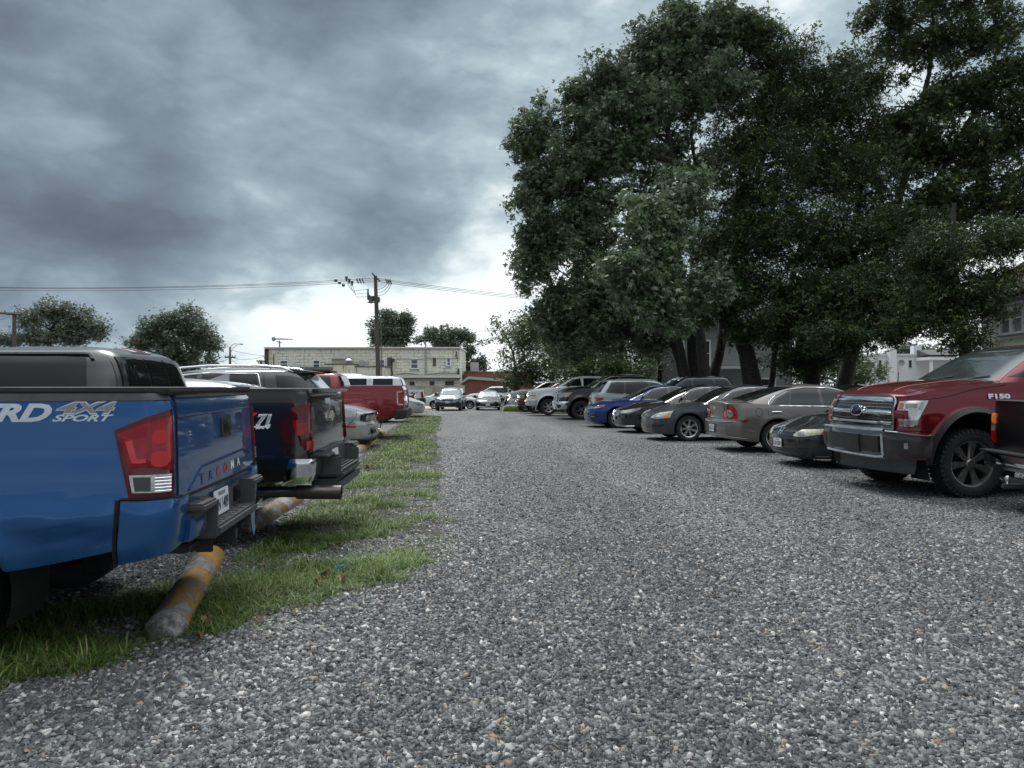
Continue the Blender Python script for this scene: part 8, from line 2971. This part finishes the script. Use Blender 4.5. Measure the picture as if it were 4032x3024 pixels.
def tree(name, label, trunk_pts, blobs, lm, bark, size=0.15, tmpl=T_MAPLE, seed=1, dens=1.0, spread=0.22, cl=14, droop=0.5, group=None, cat='tree', hole=0.35, limbs=3, flip=0.0, tr=0.3, keepmin=None):
    """blobs: (px, py, rx_px, ry_px, D, leaves)   trunk_pts: list of stems, each [(px,py,D,radius)...]"""
    r = np.random.default_rng(seed)
    b0 = trunk_pts[0][0]
    base = at(b0[0], b0[1], b0[2])
    base.z = gz(b0[2])
    root = empty(name, tuple(base), 0, label, cat, group)
    VV, FF, o_ = [], [], 0
    W_ = MB()
    B3 = []
    for (px, py, rx, ry, D, n) in blobs:
        c = at(px, py, D) - base
        B3.append((np.array(c), rx * D / 3000, ry * D / 3000, D, int(n * dens)))
    stems = []
    for st in trunk_pts:
        pts = []
        for i, (px, py, D, rad) in enumerate(st):
            q = at(px, py, D) - base
            pts.append((np.array(q), rad))
        q0, rad0 = pts[0]
        if st[0][1] > 1400:
            pts[0] = (np.array([q0[0], q0[1], -0.1]), rad0 * 1.25)
        # smooth
        P_ = np.array([p for p, _ in pts])
        R_ = np.array([x for _, x in pts])
        t = np.linspace(0, 1, len(P_))
        tt = np.linspace(0, 1, 6 * len(P_))
        Q = np.stack([np.interp(tt, t, P_[:, i]) for i in range(3)], 1)
        for _ in range(4):
            Q[1:-1] = (Q[:-2] + 2 * Q[1:-1] + Q[2:]) / 4
        Q[1:-1] += r.normal(0, 0.02, Q[1:-1].shape)
        RR = np.interp(tt, t, R_)
        RR = RR * 0.85
        W_.tube([Vector(q) for q in Q], list(RR), 10)
        stems.append((Q, RR))
    allQ = np.concatenate([q for q, _ in stems])
    allR = np.concatenate([x for _, x in stems])
    for (c, rx, rz, D, n) in B3:
        ry = (rx + rz) / 2
        # limb from nearest suitable stem point
        dd = np.linalg.norm(allQ - c, axis=1) + np.where(allQ[:, 2] > c[2] - 0.2, 2.5, 0) - allR * 2
        j = int(np.argmin(dd))
        s0 = allQ[j]
        Lm = np.linalg.norm(c - s0)
        r0 = min(allR[j] * 0.7, 0.04 + 0.022 * Lm)
        mid = s0 + (c - s0) * 0.5 + np.array([0, 0, 0.10 * Lm]) + r.normal(0, 0.08 * Lm, 3)
        cur = [s0 * (1 - t) ** 2 + mid * 2 * t * (1 - t) + c * t * t for t in np.linspace(0, 1, 10)]
        W_.tube([Vector(q) for q in cur], list(np.linspace(r0, r0 * 0.45, 10)), 6)
        # twig centres, kept off the holes
        k = max(6, n // cl)
        u = r.normal(0, 1, (k * 3, 3))
        u /= np.linalg.norm(u, axis=1, keepdims=True)
        rad = r.random(k * 3) ** 0.45
        lump = 1 + 0.28 * np.sin(u[:, 0] * 5 + seed) * np.sin(u[:, 2] * 6 + 2 * seed) + 0.10 * np.sin(u[:, 1] * 13 + u[:, 2] * 11)
        q = u * (rad * lump)[:, None] * np.array([rx, ry, rz]) + c
        hn = vnoise(q[:, 0] + q[:, 1] * .5, q[:, 2] + 0.3 * q[:, 1], 0.95, seed) * 0.7 + 0.3 * vnoise(q[:, 0], q[:, 2], 0.4, seed + 3)
        q = q[hn > hole][:k]
        if len(q) < 5:
            continue
        for i in range(limbs * 4):
            e = q[r.integers(0, len(q))]
            t0 = 0.45 + 0.5 * r.random()
            s_ = cur[int(t0 * 9)]
            m_ = (s_ + e) / 2 + r.normal(0, 0.15 * rx, 3)
            W_.tube([Vector(s_), Vector(m_), Vector(e)], [r0 * .32, r0 * .2, 0.006], 4)
        V, F = leaves(q, n, size, spread, tmpl, r, droop, flip)
        VV.append(V)
        FF.append(F + o_)
        o_ += len(V)
    W_.build('trunk', bark, root, True, 60)
    np_mesh('crown', np.concatenate(VV), np.concatenate(FF), lm, root)
    return root


BARK = mat('bark', (0.034, 0.030, 0.027), 0.95, var=0.45, vscale=6, bump=0.8, bscale=18)
LM_SILVER = leaf_mat('silver_maple_leaf', (0.040, 0.078, 0.030), (0.075, 0.130, 0.050), (0.16, 0.205, 0.13))
LM_SILVER2 = leaf_mat('silver_maple_leaf_pale', (0.048, 0.092, 0.032), (0.086, 0.148, 0.054), (0.21, 0.265, 0.175))
LM_DARK = leaf_mat('dark_leaf', (0.024, 0.045, 0.016), (0.045, 0.080, 0.024), (0.06, 0.09, 0.036), (0.14, 0.17, 0.025))
LM_GREEN = leaf_mat('bush_leaf', (0.030, 0.065, 0.018), (0.062, 0.115, 0.032), (0.08, 0.12, 0.05), (0.15, 0.17, 0.04))
LM_YEL = leaf_mat('yellowish_leaf', (0.07, 0.10, 0.025), (0.16, 0.19, 0.05), (0.16, 0.19, 0.08))
LM_FAR = leaf_mat('far_haze_leaf', (0.085, 0.12, 0.08), (0.13, 0.17, 0.115), (0.15, 0.185, 0.135))  # distance haze put into the leaf colour as a paler, greyer green

GT = 'big trees behind the right row'
tree('maple_tree', 'big silver maple with several dark stems, its wide crown nearest the sky gap',
     [[(2745, 1500, 36, .42), (2730, 1330, 36, .34), (2690, 1150, 36, .30), (2650, 900, 36, .24), (2640, 600, 36, .16), (2620, 350, 36, .08)],
      [(2735, 1480, 36, .3), (2660, 1350, 35.5, .22), (2560, 1300, 35, .15), (2420, 1240, 35, .08)],
      [(2760, 1480, 36.5, .3), (2860, 1300, 37, .24), (2790, 1080, 37, .2), (2760, 800, 37, .15), (2720, 520, 37, .08)],
      [(2740, 1440, 36, .2), (2640, 1200, 34, .16), (2540, 1050, 32, .1)]],
     [(2100, 560, 95, 150, 38, 4200), (2110, 790, 110, 150, 38, 5000), (2125, 1010, 115, 150, 38, 5600), (2190, 1210, 130, 120, 38, 5600), (2270, 400, 85, 80, 38, 2600),
      (2330, 560, 170, 170, 37, 8000), (2430, 330, 160, 140, 37, 6500), (2600, 200, 160, 140, 37, 6500), (2680, 70, 75, 75, 37, 1900), (2790, 150, 140, 130, 37, 5000), (2870, 80, 90, 60, 37, 1800),
      (2300, 800, 170, 170, 37, 7500), (2330, 1010, 150, 130, 36, 5000), (2570, 420, 170, 120, 36, 5600), (2820, 350, 170, 130, 36, 6000), (2480, 620, 130, 110, 36, 3600), (2390, 1180, 160, 120, 36, 6000), (2250, 1330, 150, 90, 38, 4500), (2180, 900, 110, 120, 38, 3500), (2560, 760, 90, 80, 37, 1200), (2650, 560, 110, 110, 37, 1300), (2750, 640, 110, 110, 37, 1200), (2440, 1310, 160, 80, 36, 4200), (2570, 1330, 110, 60, 36, 2000), (2950, 130, 110, 80, 37, 2600), (2600, 320, 140, 110, 38, 3500), (2180, 700, 90, 110, 39, 2500)],
     LM_SILVER, BARK, 0.205, T_MAPLE, 3, 1.0, 0.19, 26, 0.5, GT, hole=0.38, flip=0.25)
tree('maple_tree', 'smaller silver maple with pale leaf undersides hanging low in front of the big maple',
     [[(2790, 1500, 33, .30), (2760, 1300, 32, .24), (2680, 1120, 31, .17), (2590, 980, 30, .09)]],
     [(2560, 860, 130, 110, 30, 2800), (2640, 1000, 150, 110, 30, 3600), (2480, 1050, 130, 110, 29.5, 3000), (2560, 1170, 150, 95, 29.5, 3200), (2700, 760, 120, 120, 31, 2400), (2740, 1130, 130, 110, 31, 2800), (2640, 1265, 100, 50, 30, 900)],
     LM_SILVER2, BARK, 0.20, T_MAPLE, 5, 1.0, 0.19, 22, 0.75, GT, hole=0.38, flip=0.4)
tree('shade_tree', 'dark leaning tree with the thickest trunk behind the bronze car',
     [[(2990, 1500, 35, .48), (2930, 1340, 35, .40), (2850, 1220, 35, .32), (2900, 950, 36, .24), (3000, 650, 36, .15), (3060, 400, 36, .08)],
      [(3020, 1500, 35, .16), (3060, 1330, 35, .12), (3110, 1150, 35, .1), (3160, 900, 35, .07)]],
     [(3040, 230, 170, 110, 37, 5200), (3180, 330, 180, 150, 38, 6000), (3020, 430, 160, 130, 37, 4600), (3060, 640, 210, 150, 36, 6000), (2900, 700, 150, 130, 36, 3600), (2880, 950, 170, 140, 35, 5200),
      (3080, 900, 200, 160, 35, 6500), (3000, 1130, 210, 130, 35, 6500), (3200, 1120, 180, 160, 34.5, 6500), (3230, 640, 160, 150, 37, 4200), (2880, 1180, 130, 90, 34, 2600), (3120, 1290, 210, 90, 34, 4500), (2900, 1300, 90, 60, 34, 900), (3240, 1380, 120, 60, 33, 2200), (2960, 800, 180, 150, 37, 4500), (2820, 980, 150, 120, 37, 3600), (3150, 480, 200, 170, 39, 5500), (2760, 1240, 120, 70, 35, 2200), (2900, 560, 140, 110, 38, 3000)],
     LM_DARK, BARK, 0.17, T_PAIR, 7, 1.0, 0.20, 24, 0.4, GT, hole=0.38)
tree('shade_tree', 'dense dark tree with low branches over the dark gap left of the white pole sign',
     [[(3190, 1510, 34, .40), (3200, 1350, 34, .36), (3260, 1150, 35, .28), (3380, 850, 36.5, .18), (3400, 600, 38, .1)]],
     [(3330, 430, 150, 170, 37, 4800), (3380, 700, 180, 170, 36, 6500), (3420, 960, 200, 170, 34, 8000), (3350, 1180, 200, 140, 32, 7500), (3520, 1190, 180, 150, 32, 6500), (3280, 1320, 190, 85, 31, 5000), (3480, 1300, 160, 60, 32, 2600), (3240, 930, 150, 150, 34, 4000), (3300, 640, 170, 150, 39, 4500), (3120, 1200, 160, 110, 33, 3600), (3370, 290, 150, 120, 38, 3400), (3480, 560, 150, 140, 38, 3600), (3150, 1420, 120, 70, 33.5, 2600), (3540, 880, 170, 150, 35, 4500), (3620, 1060, 150, 150, 33, 4500)],
     LM_DARK, BARK, 0.17, T_PAIR, 9, 1.0, 0.20, 22, 0.4, GT, hole=0.30)
tree('shade_tree', 'tall open-crowned tree reaching above the frame at the upper right',
     [[(3290, 1510, 38, .42), (3400, 1200, 38, .34), (3520, 850, 38, .25), (3620, 500, 38, .17), (3680, 150, 38, .1)],
      [(3580, 900, 38, .2), (3750, 600, 38, .14), (3900, 300, 38, .07)]],
     [(3500, 60, 130, 90, 38, 2600), (3620, -60, 160, 110, 38, 3200), (3600, 200, 140, 90, 38, 2600), (3850, -40, 170, 110, 38, 3400), (3760, 150, 120, 110, 38, 2300), (3930, 130, 110, 100, 37, 2200), (3700, 340, 170, 110, 37, 4200),
      (3520, 420, 130, 110, 38, 2800), (3880, 370, 150, 120, 37, 3600), (3620, 560, 180, 140, 37, 5600), (3850, 620, 180, 150, 36, 5600), (4010, 260, 110, 130, 36, 2400), (4050, 520, 120, 180, 35, 3800), (3700, 800, 200, 150, 36, 6500), (4020, 800, 150, 150, 34, 4000)],
     LM_DARK, BARK, 0.19, T_MAPLE, 11, 1.0, 0.22, 28, 0.4, GT, hole=0.44)
tree('shade_tree', 'low spreading tree whose boughs hang above the maroon pickup and against the cream house',
     [[(3830, 1500, 27, .26), (3790, 1250, 27, .22), (3740, 1000, 27, .15), (3760, 800, 27, .08)]],
     [(3720, 1000, 150, 120, 27, 4600), (3880, 960, 140, 110, 27, 3800), (3690, 1200, 160, 120, 27, 5200), (3830, 1180, 140, 110, 26.5, 3800), (3780, 1330, 110, 70, 26, 1900), (3930, 1090, 90, 80, 26.5, 1500), (3590, 1270, 120, 55, 27, 1900), (4010, 960, 80, 90, 27, 1300)],
     LM_DARK, BARK, 0.13, T_PAIR, 13, 1.0, 0.17, 22, 0.45, GT, hole=0.34)
tree('shrub', 'leafy green thicket behind the white pickup at the left foot of the big trees',
     [[(2180, 1520, 52, .2), (2170, 1400, 52, .14), (2150, 1250, 52, .06)], [(2350, 1520, 50, .2), (2350, 1350, 50, .1)]],
     [(2090, 1330, 110, 90, 52, 2800), (2080, 1460, 110, 70, 52, 2400), (2200, 1280, 120, 110, 51, 3600), (2230, 1440, 140, 90, 50, 3400), (2390, 1350, 160, 110, 48, 4500), (2420, 1470, 170, 60, 46, 3200), (2560, 1370, 110, 90, 47, 2200), (2380, 1450, 200, 60, 44, 4200), (2250, 1390, 150, 80, 46, 3000), (2010, 1500, 50, 40, 54, 500)],
     LM_GREEN, BARK, 0.20, T_PAIR, 15, 1.0, 0.26, 12, 0.4, None, 'shrub', hole=0.22)
tree('sapling', 'thin yellow-green tree with sparse leaves left of the thicket, over the brick building',
     [[(2050, 1530, 55, .14), (2020, 1380, 55, .08), (1970, 1280, 55, .03)]],
     [(1950, 1280, 50, 40, 55, 170), (2000, 1310, 50, 50, 55, 320), (1990, 1400, 40, 50, 55, 260), (2040, 1260, 40, 40, 55, 240), (1930, 1330, 25, 40, 55, 70), (2050, 1350, 50, 60, 54, 500)],
     LM_YEL, BARK, 0.22, T_OVAL, 17, 1.0, 0.22, 9, 0.5, None, 'tree', hole=0.1, limbs=2)
GL_ = 'distant trees beyond the left row'
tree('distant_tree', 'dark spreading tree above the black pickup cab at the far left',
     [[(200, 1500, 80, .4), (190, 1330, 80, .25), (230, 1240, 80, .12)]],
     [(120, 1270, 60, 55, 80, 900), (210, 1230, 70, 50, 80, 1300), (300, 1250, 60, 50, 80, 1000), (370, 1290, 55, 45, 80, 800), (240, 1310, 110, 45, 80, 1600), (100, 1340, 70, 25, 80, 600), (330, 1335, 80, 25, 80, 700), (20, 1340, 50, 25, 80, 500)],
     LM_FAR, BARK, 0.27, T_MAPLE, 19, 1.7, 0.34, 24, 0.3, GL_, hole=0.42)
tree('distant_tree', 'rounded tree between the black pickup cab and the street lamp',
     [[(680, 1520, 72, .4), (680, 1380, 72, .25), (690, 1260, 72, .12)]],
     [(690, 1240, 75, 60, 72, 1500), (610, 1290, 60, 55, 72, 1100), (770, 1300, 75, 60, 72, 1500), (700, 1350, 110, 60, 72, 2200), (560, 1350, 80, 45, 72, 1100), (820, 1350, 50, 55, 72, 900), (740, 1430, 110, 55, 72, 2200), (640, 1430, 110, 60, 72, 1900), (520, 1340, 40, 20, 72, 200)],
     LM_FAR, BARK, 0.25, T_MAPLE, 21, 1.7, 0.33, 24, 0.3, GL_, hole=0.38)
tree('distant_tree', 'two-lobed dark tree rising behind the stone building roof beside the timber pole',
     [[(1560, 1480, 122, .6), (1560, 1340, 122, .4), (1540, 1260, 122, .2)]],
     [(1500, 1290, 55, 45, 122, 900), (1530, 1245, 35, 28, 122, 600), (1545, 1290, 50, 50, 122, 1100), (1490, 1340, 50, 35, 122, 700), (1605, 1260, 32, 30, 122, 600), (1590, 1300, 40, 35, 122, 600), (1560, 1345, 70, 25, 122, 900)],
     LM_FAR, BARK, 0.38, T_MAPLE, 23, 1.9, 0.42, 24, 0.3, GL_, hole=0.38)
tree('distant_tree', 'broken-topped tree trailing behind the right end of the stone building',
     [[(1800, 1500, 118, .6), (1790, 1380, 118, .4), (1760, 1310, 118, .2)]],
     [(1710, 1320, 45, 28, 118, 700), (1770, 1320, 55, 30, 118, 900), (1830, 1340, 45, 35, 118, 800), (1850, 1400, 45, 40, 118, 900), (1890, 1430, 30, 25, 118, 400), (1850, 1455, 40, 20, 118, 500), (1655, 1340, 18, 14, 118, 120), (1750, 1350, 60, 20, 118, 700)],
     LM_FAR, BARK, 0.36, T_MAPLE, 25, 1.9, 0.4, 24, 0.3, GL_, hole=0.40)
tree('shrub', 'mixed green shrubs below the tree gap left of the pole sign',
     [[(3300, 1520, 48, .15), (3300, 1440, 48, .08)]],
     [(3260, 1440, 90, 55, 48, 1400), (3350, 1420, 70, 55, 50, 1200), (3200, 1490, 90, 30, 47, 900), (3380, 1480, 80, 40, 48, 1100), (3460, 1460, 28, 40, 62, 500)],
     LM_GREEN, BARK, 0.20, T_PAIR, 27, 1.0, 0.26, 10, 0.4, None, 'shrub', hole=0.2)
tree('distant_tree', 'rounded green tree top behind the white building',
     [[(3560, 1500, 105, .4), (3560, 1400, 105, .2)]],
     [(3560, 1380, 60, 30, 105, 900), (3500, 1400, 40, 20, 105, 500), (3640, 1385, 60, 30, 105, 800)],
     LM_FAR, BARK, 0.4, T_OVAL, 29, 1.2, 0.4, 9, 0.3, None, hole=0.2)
# small plant on the pent roof corner
